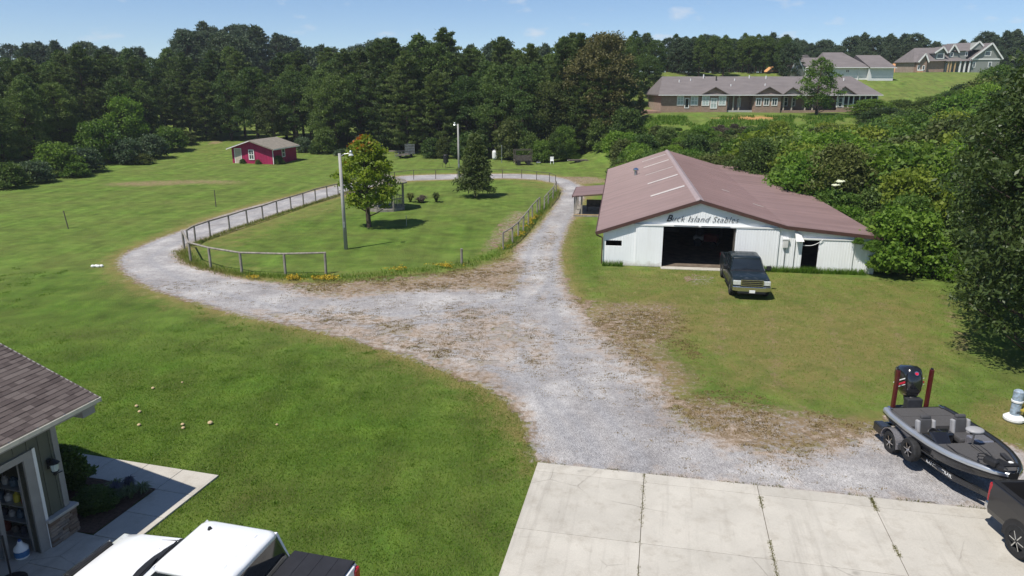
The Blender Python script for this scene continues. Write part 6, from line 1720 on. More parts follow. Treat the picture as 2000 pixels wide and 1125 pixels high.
# trolling motor and foot pedal on the bow
tm = MB(); tm.cone((0.78 * BL, -0.10, 1.30), (0.99 * BL, -0.26, 1.38), 0.03, 0.03, 8); trm = tm.build('trolling_motor', M['black_plastic'], boat)
MB().lathe([(0.0, -0.25), (0.05, -0.2), (0.07, 0.0), (0.06, 0.16), (0.0, 0.24)], (0, 0, 0), 10, Matrix.Translation((0.99 * BL, -0.34, 1.40)) @ Matrix.Rotation(R(80), 4, 'Y')).build('motor_pod', M['black_plastic'], trm)
MB().rbox((0.90 * BL, -0.28, 1.36), (0.42, 0.12, 0.12), rz=R(-14)).build('motor_mount', M['black_plastic'], trm, bevel=0.02)
MB().rbox((0.985 * BL, -0.12, 1.46), (0.12, 0.46, 0.06)).build('propeller_blade', M['black_plastic'], trm, bevel=0.02)
MB().rbox((0.93 * BL, -0.42, 1.44), (0.34, 0.18, 0.18), rz=R(20)).build('motor_head', M['black_plastic'], trm, bevel=0.05)
MB().rbox((0.86 * BL, 0.12, 1.24), (0.30, 0.2, 0.05), rz=R(20)).build('foot_pedal', M['black_plastic'], boat, bevel=0.015)
MB().rbox((0.79 * BL, 0.42, 1.23), (0.34, 0.12, 0.05), rz=R(-10)).build('tackle_tray', M['dark_steel'], boat, bevel=0.01)
MB().ell((0.875 * BL, 0.30, 1.26), (0.07, 0.06, 0.03), 10, 6).build('float', M['white_paint'], boat)
mb = MB(); mb.path([Vector((0.84 * BL + 0.16 * math.cos(a), -0.30 + 0.16 * math.sin(a), 1.26 + 0.012 * a)) for a in np.linspace(0, 11, 28)], 0.012, 5); mb.build('cable_coil', M['black_plastic'], boat)
for y_ in (0.35, 0.2, -0.5):
    MB().path([Vector((0.58 * BL, y_ - 0.1, 1.17)), Vector((0.70 * BL, y_ - 0.14, 1.2)), Vector((0.90 * BL, y_ * 0.5 - 0.2, 1.25))], 0.007, 4).build('fishing_rod', M['black_plastic'], boat)
# outboard
ob = thing('outboard_motor', 'black outboard motor with red and white stripes tilted up at the stern', 'outboard motor', (stern.x - math.cos(brz) * 0.36, stern.y - math.sin(brz) * 0.36, 0.75), brz, scale=1.15)
mr = Matrix.Translation((-0.06, 0, 0.72)) @ Matrix.Rotation(R(-14), 4, 'Y')
def srect(wx_, wy_, z, x0=0.0, n=20, p=3.2):
    out = []
    for i in range(n):
        a = 2 * math.pi * i / n; c, s = math.cos(a), math.sin(a)
        out.append(mr @ Vector((x0 + wx_ * math.copysign(abs(c) ** (2 / p), c), wy_ * math.copysign(abs(s) ** (2 / p), s), z)))
    return out
cw = MB(); cw.loft([srect(0.22, 0.17, -0.20, 0.03), srect(0.31, 0.235, -0.06), srect(0.37, 0.265, 0.14, -0.02), srect(0.37, 0.265, 0.36, -0.03), srect(0.33, 0.235, 0.50, -0.02), srect(0.22, 0.15, 0.575, 0.0)])
cowl = cw.build('cowl', M['cowl_black'], ob, smooth=True)
MB().loft([srect(0.15, 0.12, -0.7, 0.1, 12), srect(0.18, 0.13, -0.18, 0.05, 12)]).build('midsection', M['black_plastic'], ob, smooth=True)
MB().rbox((0.22, 0, 0.32), (0.2, 0.42, 0.4)).build('mount_bracket', M['dark_steel'], ob, bevel=0.03)
MB().rbox((0.10, 0, 0.12), (0.40, 0.6, 0.14)).build('jack_plate', M['dark_steel'], ob, bevel=0.02)
for s in (-1, 1):
    for zz, mt, th in ((0.18, 'white_paint', 0.03), (0.08, 'decal_red', 0.055), (0.02, 'white_paint', 0.018)):
        band = [[Vector(mr @ Vector((x_, s * (0.272 - 0.05 * abs(x_ / 0.36) ** 4), zz + x_ * 0.35 - th / 2))), Vector(mr @ Vector((x_, s * (0.272 - 0.05 * abs(x_ / 0.36) ** 4), zz + x_ * 0.35 + th / 2)))] for x_ in np.linspace(-0.30, 0.26, 7)]
        MB().loft(band, closed=False, cap0=False, cap1=False).build('stripe', M[mt], cowl)
MB().cone(mr @ Vector((0.335, 0.0, 0.40)), mr @ Vector((0.352, 0.0, 0.405)), 0.06, 0.06, 14).build('badge', M['chrome'], cowl)
MB().cone(mr @ Vector((0.345, 0.0, 0.40)), mr @ Vector((0.356, 0.0, 0.405)), 0.045, 0.045, 14).build('badge_centre', M['decal_red'], cowl)
for s, nm in ((1, 'left'), (-1, 'right')):
    p = boat.matrix_basis @ Vector((-0.10, 0.42 if s > 0 else -0.62, 0.92))
    an = thing('anchor_pole', 'tall dark red folding anchor pole at the boat stern, %s of the motor' % ('right' if s > 0 else 'left'), 'anchor pole', p, brz)
    MB().box(-0.06, 0.06, -0.045, 0.045, 0.0, 1.35).build('arm', M['pole_red'], an, bevel=0.012)
    MB().box(-0.035, 0.035, -0.028, 0.028, 1.35, 1.40).build('arm_end', M['black_plastic'], an, bevel=0.01)
    MB().box(-0.05, 0.22, -0.07, 0.07, -0.2, 0.08).build('bracket', M['dark_steel'], an, bevel=0.012)
# trailer
tr_ = thing('boat_trailer', 'black boat trailer with chrome wheels and side mounted spare tyre', 'trailer', (stern.x, stern.y, 0), brz)
for s in (-1, 1):
    MB().path([Vector((-0.2, s * 0.72, 0.46)), Vector((0.60 * BL, s * 0.72, 0.46)), Vector((1.02 * BL, s * 0.10, 0.46))], 0.06, 6).build('frame_rail', M['hull_black'], tr_)
    MB().rbox((0.30 * BL, s * 0.45, 0.56), (0.5 * BL, 0.16, 0.08)).build('bunk', M['carpet'], tr_)
    wheel(tr_, 0.17 * BL, s * 0.98, 0.33, 0.22, s)
    fe = MB(); pts = [(0.17 * BL + 0.42 * math.cos(R(a)), 0.34 + 0.42 * math.sin(R(a))) for a in range(-5, 186, 19)]
    pin = [(0.17 * BL + 0.40 * math.cos(R(a)), 0.34 + 0.40 * math.sin(R(a))) for a in range(185, -6, -19)]
    fe.prism(pts + pin, 'y', s * 0.82, s * 1.12); fe.build('fender', M['sparkle'], tr_)
    MB().loft([[(0.27 * BL, s * 0.80, 0.34), (0.27 * BL, s * 1.08, 0.34), (0.27 * BL, s * 1.08, 0.52), (0.27 * BL, s * 0.80, 0.62)], [(0.42 * BL, s * 0.76, 0.36), (0.42 * BL, s * 0.9, 0.36), (0.42 * BL, s * 0.9, 0.46), (0.42 * BL, s * 0.76, 0.5)]]).build('fender_step', M['hull_black'], tr_, bevel=0.015)
    MB().rbox((0.00, s * 0.92, 0.42), (0.5, 0.3, 0.3)).build('rear_step', M['hull_black'], tr_, bevel=0.05)
MB().rbox((-0.2, 0, 0.46), (0.1, 1.5, 0.1)).build('cross_bar', M['hull_black'], tr_)
MB().rbox((0.17 * BL, 0, 0.36), (0.09, 1.8, 0.09)).build('axle', M['dark_steel'], tr_)
MB().bar((0.9 * BL, 0, 0.46), (1.18 * BL, 0, 0.48), 0.12, 0.1).build('tongue', M['hull_black'], tr_)
MB().rbox((0.98 * BL, 0, 0.78), (0.1, 0.1, 0.62)).build('winch_post', M['rust'], tr_)
MB().rbox((0.99 * BL, 0, 1.0), (0.16, 0.18, 0.12)).build('winch', M['steel'], tr_, bevel=0.02)
# side board of the trailer frame carrying its lettering, and the spare tyre
for s in (-1, 1):
    MB().loft([[(0.42 * BL, s * 0.80, 0.38), (0.42 * BL, s * 0.80, 0.54), (0.42 * BL, s * 0.76, 0.54), (0.42 * BL, s * 0.76, 0.38)], [(0.72 * BL, s * 0.66, 0.38), (0.72 * BL, s * 0.66, 0.54), (0.72 * BL, s * 0.62, 0.54), (0.72 * BL, s * 0.62, 0.38)],
               [(1.0 * BL, s * 0.18, 0.40), (1.0 * BL, s * 0.18, 0.52), (1.0 * BL, s * 0.14, 0.52), (1.0 * BL, s * 0.14, 0.40)]]).build('side_board', M['hull_black'], tr_)
bl = boat.matrix_basis.to_3x3()
# the boat's side towards the camera's left is local -y when the bow points to the camera
SV = -1 if (bl @ Vector((0, -1, 0))).x < 0 else 1
tx_ = text_mesh('frame_lettering', 'RANGER TRAIL', 0.13, M['white_paint'], tr_, extrude=0.003, spacing=1.05)
a_ = Vector((0.50 * BL, SV * 0.80, 0.46)); b_ = Vector((0.72 * BL, SV * 0.66, 0.46))
tx_.location = (0.60 * BL, SV * 0.735, 0.46)
tx_.rotation_euler = (R(90), 0, (math.atan2((b_ - a_).y, (b_ - a_).x) if SV < 0 else math.atan2((a_ - b_).y, (a_ - b_).x)))
sp = wheel(tr_, 0.41 * BL, SV * 1.06, 0.33, 0.22, SV, name='spare_wheel'); sp.location.z = 0.62
MB().cone((0.41 * BL, SV * 0.75, 0.62), (0.41 * BL, SV * 0.98, 0.62), 0.04, 0.04, 8).build('spare_bracket', M['dark_steel'], tr_)
# ================================================================== FENCE, POLES AND SMALL THINGS
M['fence_grey'] = simple('fence_grey', (0.21, 0.19, 0.165), 0.85, var=0.35, scale=3)
def fence_run(label, posts_px, rail_h=1.05, wire=False, mat='weathered_wood', rail_r=0.055, post_r=0.065, lean=0.03, name='rail_fence', group=None, top_rail=True):
    pts = [G(a, b) for a, b in posts_px]
    f = thing(name, label, 'fence', pts[0], 0, group)
    rs = random.Random(len(posts_px) * 7 + int(posts_px[0][0]))
    tops = []
    for p in pts:
        q = p - pts[0]; l = Vector((rs.uniform(-lean, lean), rs.uniform(-lean, lean), rail_h + rs.uniform(-0.05, 0.05)))
        MB().cone(q + Vector((0, 0, -0.2)), q + l, post_r, post_r * 0.92, 7).build('post', M[mat], f)
        tops.append(q + l)
    for a, b in zip(tops[:-1], tops[1:]):
        if top_rail:
            d = (b - a).normalized() * 0.06
            MB().cone(a - d + Vector((0, 0, 0.02)), b + d + Vector((0, 0, 0.02)), rail_r, rail_r * 0.95, 6).build('rail', M[mat], f)
        if wire:
            for hh in (0.3, 0.6):
                MB().bar(a - Vector((0, 0, hh)), b - Vector((0, 0, hh)), 0.012, 0.012).build('wire', M['steel'], f)
    return f
fence_run('dark rail fence along the inner edge of the left drive', [(368, 482), (382, 473), (411, 464), (449, 451), (484, 440), (514, 430), (542, 420), (569, 411), (593, 402), (617, 395), (639, 388), (661, 382), (682, 375), (702, 369)], 1.15, mat='fence_grey')
fence_run('weathered rail fence at the near left end of the oval', [(360, 486), (373, 511), (412, 524), (473, 534), (558, 537), (637, 535)], 1.2, rail_r=0.06, post_r=0.08)
fence_run('thin rail fence along the back of the oval', [(720, 362), (771, 353), (808, 350), (851, 349), (893, 348.5), (940, 348.5), (981, 348.5), (1019, 349.5), (1048, 352), (1073, 356.5), (1085, 361)], 1.0, mat='dark_wood', rail_r=0.03, post_r=0.04)
fence_run('weathered rail fence on the right side of the oval', [(1086, 376), (1080, 389), (1071, 400), (1063, 409)], 1.1, wire=True, rail_r=0.05)
fence_run('weathered rail fence by the junction, overgrown with yellow flowers', [(1054, 411), (1049, 417), (1040, 428), (1032, 440), (1022, 452), (1012, 464), (1001, 475), (983, 487)], 1.15, rail_r=0.05)
def lone_post(px, py, h, r, label, mat='weathered_wood', lean=(0, 0)):
    q = G(px, py)
    p = thing('marker_post', label, 'post', q)
    MB().cone((0, 0, -0.2), (lean[0], lean[1], h), r, r * 0.9, 7).build('post', M[mat], p)
    MB().cone((lean[0], lean[1], h), (lean[0], lean[1], h + 0.03), r * 1.1, r * 0.6, 7).build('post_cap', M[mat], p)
lone_post(902, 516, 0.95, 0.08, 'single weathered post at the near edge of the oval')
lone_post(134, 447, 1.35, 0.04, 'thin leaning marker post on the far left lawn', 'dark_wood', (-0.22, 0.1))
lone_post(422, 404, 1.5, 0.04, 'thin pale topped marker post between shed and left drive', 'dark_wood')
lone_post(794, 441, 0.8, 0.025, 'thin stake in the shadow of the maple', 'steel')
lone_post(980, 318, 2.4, 0.05, 'grey upright post at the wood edge behind the oval', 'steel')

M['pole_grey'] = simple('pole_grey', (0.33, 0.32, 0.30), 0.85, var=0.2, scale=3, bmp=0.3, stretch=(1, 1, 0.2))
def light_pole(px, py, h, label, side, arm=0.7):
    q = G(px, py)
    p = thing('light_pole', label, 'light pole', q)
    MB().cone((0, 0, -0.3), (-0.03, 0, h), 0.13, 0.09, 10).build('pole', M['pole_grey'], p, smooth=True)
    MB().path([Vector((-0.03, 0, h - 0.25)), Vector((side * 0.25, 0, h - 0.05)), Vector((side * arm * 0.8, 0, h))], 0.022, 6).build('lamp_arm', M['steel'], p)
    ln = MB().lathe([(0.0, 0.16), (0.09, 0.14), (0.10, -0.02), (0.05, -0.04)], (side * arm, 0, h + 0.02), 10).build('lamp_head', M['steel'], p, smooth=True)
    MB().lathe([(0.09, 0.0), (0.17, -0.12), (0.16, -0.16), (0.02, -0.16)], (side * arm, 0, h + 0.0), 12).build('lamp_globe', M['lens'], ln)
    MB().box(-0.06, 0.06, -0.2, -0.1, 1.5, 1.85).build('switch_box', M['steel'], p)
light_pole(676, 487, 6.3, 'tall grey light pole with side lamp, left of the maple', 1)
light_pole(897, 352, 6.3, 'farther grey light pole rising behind the feathery tree', -1, 0.4)

# gazebo behind the maple
q = G(752, 408)
gz = thing('gazebo', 'small weathered gazebo with low railing behind the maple', 'gazebo', q, R(12))
RG = 1.75
corners = [Vector((RG * math.cos(R(45 * k + 22)), RG * math.sin(R(45 * k + 22)), 0)) for k in range(8)]
MB().prism([(c.x * 1.04, c.y * 1.04) for c in corners], 'z', 0.0, 0.22).build('floor', M['weathered_wood'], gz)
for k, c in enumerate(corners):
    MB().box(c.x - 0.06, c.x + 0.06, c.y - 0.06, c.y + 0.06, 0.22, 2.35).build('post', M['weathered_wood'], gz)
    n_ = corners[(k + 1) % 8]
    if k == 5: continue
    MB().bar(c + Vector((0, 0, 1.05)), n_ + Vector((0, 0, 1.05)), 0.08, 0.06).build('rail', M['weathered_wood'], gz)
    for j in range(1, 7):
        p = c.lerp(n_, j / 7); MB().box(p.x - 0.025, p.x + 0.025, p.y - 0.025, p.y + 0.025, 0.24, 1.03).build('baluster', M['weathered_wood'], gz)
mb = MB(); ring0 = [(c.x * 1.22, c.y * 1.22, 2.32) for c in corners]; ring1 = [(c.x * 1.22, c.y * 1.22, 2.42) for c in corners]; ring2 = [(c.x * 0.1, c.y * 0.1, 3.05) for c in corners]
mb.loft([ring0, ring1, ring2]); mb.build('roof', M['grey_shingle'], gz)

# game feeder, trailers and cast-off things along the wood edge
q = G(871, 328)
fd = thing('game_feeder', 'black barrel feeder on thin legs on the far lawn', 'feeder', q)
MB().cone((0, 0, 0.75), (0, 0, 1.65), 0.33, 0.34, 14).build('barrel', M['black_plastic'], fd)
MB().cone((0, 0, 1.65), (0, 0, 1.75), 0.36, 0.30, 14).build('lid', M['black_plastic'], fd)
MB().cone((0, 0, 0.45), (0, 0, 0.75), 0.06, 0.3, 12).build('funnel', M['dark_steel'], fd)
for k in range(3):
    a = 2.1 * k + 0.5; MB().cone((0.33 * math.cos(a), 0.33 * math.sin(a), 1.1), (0.6 * math.cos(a), 0.6 * math.sin(a), 0), 0.022, 0.022, 5).build('leg', M['dark_steel'], fd)
q = G(791, 309)
ut = thing('utility_trailer', 'silver utility trailer with raised mesh ramp at the wood edge', 'trailer', q, R(68))
MB().box(-1.5, 1.5, -0.8, 0.8, 0.48, 0.56).build('bed', M['dark_wood'], ut)
for s in (-1, 1):
    MB().box(-1.5, 1.5, s * 0.82 - 0.03, s * 0.82 + 0.03, 0.48, 0.60).build('side_frame', M['steel'], ut); MB().box(-1.5, 1.5, s * 0.82 - 0.02, s * 0.82 + 0.02, 0.88, 0.92).build('top_rail', M['steel'], ut)
    for x_ in (-1.48, -0.5, 0.5, 1.48): MB().box(x_ - 0.02, x_ + 0.02, s * 0.82 - 0.02, s * 0.82 + 0.02, 0.60, 0.88).build('stake', M['steel'], ut)
    MB().cone((0.2, s * 0.95 - 0.09, 0.32), (0.2, s * 0.95 + 0.09, 0.32), 0.32, 0.32, 14).build('wheel', M['rubber'], ut)
    MB().rbox((0.2, s * 0.97, 0.70), (0.85, 0.24, 0.05)).build('fender', M['chrome'], ut, bevel=0.02)
MB().bar((-1.5, 0, 0.5), (-2.8, 0, 0.45), 0.1, 0.08).build('tongue', M['steel'], ut)
mb = MB()
for k in range(9): mb.box(1.50, 1.53, -0.8 + 0.2 * k - 0.022, -0.8 + 0.2 * k + 0.022, 0.5, 1.95)
for k in range(7): mb.box(1.505, 1.525, -0.81, 0.81, 0.5 + 0.24 * k - 0.02, 0.5 + 0.24 * k + 0.02)
o = mb.build('mesh_ramp', M['steel'], ut); o['kind'] = 'stuff'
q = G(766, 304)
pl = thing('pipe_stack', 'long pale pipes lying on low trestles left of the utility trailer', 'pipes', q, R(25))
for k in range(4): MB().cone((-2.2, 0.25 * k, 0.6 + 0.1 * (k % 2)), (2.2, 0.25 * k + 0.2, 0.65), 0.05, 0.05, 6).build('pipe', M['weathered_wood'], pl)
for x_ in (-1.3, 1.3): MB().box(x_ - 0.06, x_ + 0.06, -0.1, 0.9, 0, 0.55).build('trestle', M['dark_wood'], pl)
q = G(1021, 321)
ca = thing('wooden_cart', 'dark wooden slatted cart with cover frame at the wood edge', 'cart', q, R(8))
MB().box(-1.2, 1.2, -0.7, 0.7, 0.5, 0.62).build('bed', M['dark_wood'], ca)
for k in range(3): 
    for s in (-1, 1): MB().box(-1.2, 1.2, s * 0.7 - 0.02, s * 0.7 + 0.02, 0.66 + 0.2 * k, 0.80 + 0.2 * k).build('side_board', M['dark_wood'], ca)
for x_ in (-1.15, 1.15):
    for s in (-1, 1): MB().box(x_ - 0.05, x_ + 0.05, s * 0.72 - 0.05, s * 0.72 + 0.05, 0.1, 1.95).build('post', M['dark_wood'], ca)
for s in (-1, 1): MB().box(-1.25, 1.25, s * 0.72 - 0.04, s * 0.72 + 0.04, 1.95, 2.03).build('top_rail', M['dark_wood'], ca)
for x_ in (-0.7, 0.7):
    for s in (-1, 1): MB().cone((x_, s * 0.8 - 0.06, 0.3), (x_, s * 0.8 + 0.06, 0.3), 0.3, 0.3, 12).build('wheel', M['rubber'], ca)
q = G(1024, 319); b_ = thing('white_bucket', 'white bucket on the wooden cart at the wood edge', 'bucket', (q.x, q.y - 0.1, 0.62))
MB().lathe([(0.14, 0), (0.17, 0.34), (0.18, 0.34), (0.18, 0.37), (0.0, 0.37)], n=12).build('pail', M['white_paint'], b_)
MB().path([Vector((0.18 * math.cos(a), 0, 0.34 + 0.18 * math.sin(a))) for a in np.linspace(0, math.pi, 8)], 0.01, 4).build('handle', M['steel'], b_)
for px, py, rz, lab in ((1131, 320, 0.15, 'low dark flat trailer at the wood edge, left of two'), (1166, 321, -0.2, 'low dark flat trailer at the wood edge, right of two')):
    q = G(px, py)
    ft = thing('flat_trailer', lab, 'trailer', q, rz)
    MB().box(-1.5, 1.4, -0.6, 0.6, 0.42, 0.54).build('deck', M['dark_wood'], ft)
    for k in range(5): MB().box(-1.5, 1.4, -0.6 + 0.245 * k, -0.38 + 0.245 * k, 0.545, 0.58).build('plank', M['dark_wood'], ft)
    for s in (-1, 1): MB().cone((-0.2, s * 0.72 - 0.09, 0.27), (-0.2, s * 0.72 + 0.09, 0.27), 0.27, 0.27, 12).build('wheel', M['rubber'], ft)
    MB().bar((1.4, 0, 0.45), (2.3, 0, 0.4), 0.09, 0.08).build('tongue', M['dark_steel'], ft)
    MB().rbox((-1.52, 0.4, 0.46), (0.04, 0.2, 0.1)).build('marker_light', M['white_paint'], ft)
def scrap(name, label, cat, px, py, parts, rz=0.0):
    q = G(px, py); t = thing(name, label, cat, q, rz)
    for nm, c, s, mt, bv in parts: MB().rbox(c, s, rz=c[0] * 0.3).build(nm, M[mt], t, bevel=bv)
scrap('lawn_chair', 'white plastic lawn chair at the wood edge right of the cart', 'chair', 1078, 320, [('seat', (0, 0, 0.42), (0.5, 0.5, 0.05), 'white_paint', 0.02), ('backrest', (0, 0.24, 0.7), (0.5, 0.05, 0.5), 'white_paint', 0.02)] + [('leg', (a, b, 0.2), (0.06, 0.06, 0.4), 'white_paint', 0.0) for a in (-0.2, 0.2) for b in (-0.2, 0.2)])
scrap('push_mower', 'small dark push mower with white deck right of the cart', 'mower', 1052, 320, [('deck', (0, 0, 0.2), (0.6, 0.5, 0.16), 'steel', 0.05), ('engine', (0, 0, 0.4), (0.3, 0.28, 0.22), 'black_plastic', 0.05), ('handle_bar', (-0.6, 0, 0.7), (0.05, 0.5, 0.05), 'dark_steel', 0.0), ('handle_arm', (-0.42, 0.22, 0.5), (0.05, 0.05, 0.5), 'dark_steel', 0.0), ('wheel', (0.25, 0.28, 0.12), (0.2, 0.06, 0.22), 'rubber', 0.05), ('wheel', (-0.25, 0.28, 0.12), (0.2, 0.06, 0.22), 'rubber', 0.05)])
scrap('white_tank', 'upright white tank half hidden in brush left of the grey post', 'tank', 966, 312, [('vessel', (0, 0, 0.7), (0.7, 0.7, 1.3), 'white_paint', 0.25), ('tank_lid', (0, 0, 1.4), (0.3, 0.3, 0.1), 'steel', 0.03)])
scrap('white_tarp', 'crumpled white tarp lying at the wood edge right of the utility trailer', 'tarp', 824, 302, [('fold', (0, 0, 0.2), (1.3, 0.6, 0.3), 'white_paint', 0.12), ('fold', (0.5, 0.1, 0.35), (0.7, 0.4, 0.2), 'white_paint', 0.09)])
scrap('yard_scrap', 'pale scrap sheet lying left of the red shed', 'scrap', 431, 302, [('sheet', (0, 0, 0.08), (2.4, 1.2, 0.1), 'concrete_wall', 0.03), ('sheet', (0.4, 0.2, 0.16), (1.5, 0.8, 0.06), 'weathered_wood', 0.02)])
# white feeder tower and yellow chair at the right edge
q = G(1979, 822)
fe = thing('white_feeder_tube', 'white plastic tube feeder with faded picture on a round base, right edge', 'feeder', q, R(20), scale=0.85)
MB().lathe([(0.0, 0.0), (0.30, 0.0), (0.36, 0.08), (0.36, 0.16), (0.24, 0.26), (0.16, 0.28)], n=18).build('base', M['white_paint'], fe, smooth=False)
pr = simple('print_blue', (0.30, 0.38, 0.46), 0.5, var=0.45, scale=7, dirt=(0.42, 0.32, 0.18))
MB().lathe([(0.17, 0.27), (0.17, 0.78)], n=16).build('tube', pr, fe)
MB().lathe([(0.185, 0.78), (0.20, 0.80), (0.20, 0.86), (0.18, 0.87)], n=16).build('collar', M['white_paint'], fe)
MB().lathe([(0.18, 0.87), (0.18, 1.22), (0.12, 1.27), (0.0, 1.28)], n=16).build('cap', pr, fe)
MB().bar((0.17, 0, 0.98), (0.42, 0, 0.95), 0.06, 0.07).build('spout', M['white_paint'], fe)
t_ = text_mesh('print_lettering', 'NEKA', 0.13, M['ink'], fe, extrude=0.002); t_.location = (-0.055, -0.166, 0.42); t_.rotation_euler = (R(90), 0, R(-16)); t_.scale = (0.75, 1, 1)
q = G(2006, 826)
yc = thing('yellow_chair', 'yellow metal chair cut off by the right edge of the view', 'chair', q, R(30))
ym = simple('yellow_metal', (0.42, 0.33, 0.06), 0.5, var=0.25)
MB().box(-0.25, 0.25, -0.25, 0.25, 0.42, 0.46).build('seat', ym, yc); MB().box(-0.25, 0.25, 0.23, 0.27, 0.46, 0.95).build('backrest', ym, yc)
for a in (-0.23, 0.23):
    for b in (-0.23, 0.23): MB().cone((a, b, 0), (a, b, 0.42), 0.02, 0.02, 6).build('leg', ym, yc)
# debris, mushrooms
q = G(190, 522)
db = thing('white_rock', 'small heap of white stones on the left lawn', 'stones', q)
for k in range(4): MB().ell((0.16 * k - 0.25, 0.06 * (k % 2), 0.07), (0.13, 0.10, 0.09), 7, 5).build('stone', M['white_paint'], db)
spots = [(299, 760, 'upper right'), (267, 795, 'middle left, upper of two'), (273, 806, 'middle left, lower of two'), (272, 832, 'lower left'), (357, 831, 'lower middle, rear of two'), (358, 838, 'lower middle, front of two'), (411, 829, 'lower right, the largest'), (541, 831, 'far right, the smallest'), (356, 748, 'topmost')]
M['mushroom'] = simple('mushroom', (0.50, 0.38, 0.22), 0.7, var=0.2, scale=8)
for k, (px, py, w) in enumerate(spots):
    q = G(px, py); m_ = thing('mushroom', 'pale mushroom of the fairy ring on the near lawn, ' + w, 'mushroom', q, k, 'fairy ring mushrooms')
    s = {6: 0.085, 7: 0.045, 8: 0.04}.get(k, 0.06)
    MB().cone((0, 0, 0), (0, 0, s * 0.9), s * 0.25, s * 0.2, 7).build('stem', M['trim_white'], m_)
    MB().lathe([(s, s * 0.75), (s * 0.85, s * 1.1), (s * 0.4, s * 1.4), (0, s * 1.45)], n=10).build('cap', M['mushroom'], m_)

# ------------------------------------------------------------------ garden bed plants
def blades(name, n, L, spread, col_mat, loc, label, cat='plant', width=0.012, seed=1, group=None):
    r = np.random.default_rng(seed); a = r.random(n) * 6.283; l = L * (0.6 + 0.5 * r.random(n)); out_ = spread * (0.3 + 0.8 * r.random(n))
    d = np.stack([np.cos(a), np.sin(a), np.zeros(n)], -1); t = np.stack([-np.sin(a), np.cos(a), np.zeros(n)], -1) * width
    up = np.array([0, 0, 1.0])
    b0 = d * 0.04 * r.random(n)[:, None]; b1 = b0 + d * (out_ * 0.45)[:, None] + up * (l * 0.8)[:, None]; b2 = b0 + d * out_[:, None] + up * (l * 0.75)[:, None] * (1 - 0.35 * r.random(n))[:, None]
    v = np.stack([b0 - t, b0 + t, b1 + t * 0.8, b1 - t * 0.8, b2 + t * 0.1, b2 - t * 0.1], 1).reshape(-1, 3)
    i = np.arange(n)[:, None] * 6
    f = np.concatenate([i + np.array([[0, 1, 2, 3]]), i + np.array([[3, 2, 4, 5]])]); rn = r.random(n)
    o = put(name, np_mesh(name, v, f, {'rnd': ('FACE', np.concatenate([rn, rn]))}), col_mat); o.location = loc
    return tag(o, label, cat, group)
M['lily'] = leaf_mat('lily', (0.07, 0.10, 0.04), (0.22, 0.26, 0.13), 0.25)
M['lavender'] = leaf_mat('lavender', (0.07, 0.075, 0.09), (0.17, 0.16, 0.24), 0.2)
def dry_mix(nt, c, co, a):
    f = mth(nt, 'ADD', attr(nt, 'dryb'), mth(nt, 'MULTIPLY', mth(nt, 'SUBTRACT', noise(nt, co, 1.2, 6, 0.7), 0.5), 1.2))
    return mixc(nt, ramp(nt, f, [(0.3, 0.0), (0.9, 0.9)]), c, (0.27, 0.22, 0.085))
M['grass_blade'] = leaf_mat('grass_blade', (0.060, 0.130, 0.010), (0.185, 0.265, 0.036), 0.38, extra=dry_mix)
M['lawn_clump'] = leaf_mat('lawn_clump', (0.060, 0.135, 0.012), (0.17, 0.26, 0.040), 0.4)
M['joint_weed'] = leaf_mat('joint_weed', (0.085, 0.085, 0.03), (0.20, 0.18, 0.065), 0.3)
M['straw'] = leaf_mat('straw', (0.10, 0.075, 0.03), (0.26, 0.185, 0.085), 0.25)
for k, (a, b, L_, mt, w) in enumerate(((0.30, 1.55, 0.42, 'lily', 'largest, at the inner sidewalk corner'), (0.05, 1.25, 0.36, 'lily', 'left of the largest'), (0.42, 1.86, 0.30, 'lily', 'smallest, tucked in the sidewalk corner'), (-0.35, 1.75, 0.34, 'lily', 'beside the lavender'))):
    blades('strappy_plant', 130, L_, 0.34, M[mt], garage.matrix_basis @ Vector((a, b, 0.07)), 'grey green strappy plant in the garage bed, ' + w, seed=k + 3, group='strappy plants in the bed')
for k, (a, b) in enumerate(((0.0, 1.85), (-0.15, 1.55))):
    blades('lavender_plant', 220, 0.45, 0.2, M['lavender'], garage.matrix_basis @ Vector((a, b, 0.06)), 'purple grey lavender clump in the garage bed, %s' % ('at the sidewalk edge' if k == 0 else 'behind the other'), seed=k + 30, group='lavender clumps')
p = garage.matrix_basis @ Vector((-0.75, 1.15, 0))
near_shrub = shrub(71, 1.1, 1.3, 44, 9000, 0.05)
o = put('garden_shrub', near_shrub, M['oak_leaves']); o.location = garage.matrix_basis @ Vector((-1.75, 1.45, 0.0)); o.scale = (1.1, 1.1, 0.95); tag(o, 'dark rounded evergreen shrub at the garage corner by the sidewalk', 'shrub')
o = dup(o, loc=garage.matrix_basis @ Vector((-0.30, 0.95, 0)), scale=(0.95, 0.95, 0.42)); tag(o, 'low dark shrub in shade against the garage wall', 'shrub')
# weeds at the shed wall and brush heap in the oval
q = G(825, 395)
for k, (dx, dy, s) in enumerate(((-1.1, 0, 1.0), (0, 0.1, 0.75), (1.3, 0, 1.05), (-0.2, -0.4, 0.6))):
    blades('weed_clump', 160, 1.0 * s, 0.55, M['brown_brush'] if k % 2 else M['olive_leaves'], (q.x + dx, q.y + dy, 0), 'weedy brush clump in the oval right of the gazebo, %s' % ('left end' if k == 0 else 'right end' if k == 2 else 'middle' if k == 1 else 'front'), 'weeds', 0.05, 60 + k, 'brush clumps in the oval')
for k, (u, v_) in enumerate(((1.7, -0.3), (4.1, -0.35), (SW + 0.4, 0.6))):
    p = shed.matrix_basis @ Vector((u, v_, 0)); plant_shrub(2, 'oak_leaves', p.x, p.y, 0.26 if k < 2 else 0.45, 'small weed at the foot of the red shed, %s' % ('by the door' if k == 0 else 'under the window' if k == 1 else 'at the right corner'), 'weeds at the shed', 1.2)
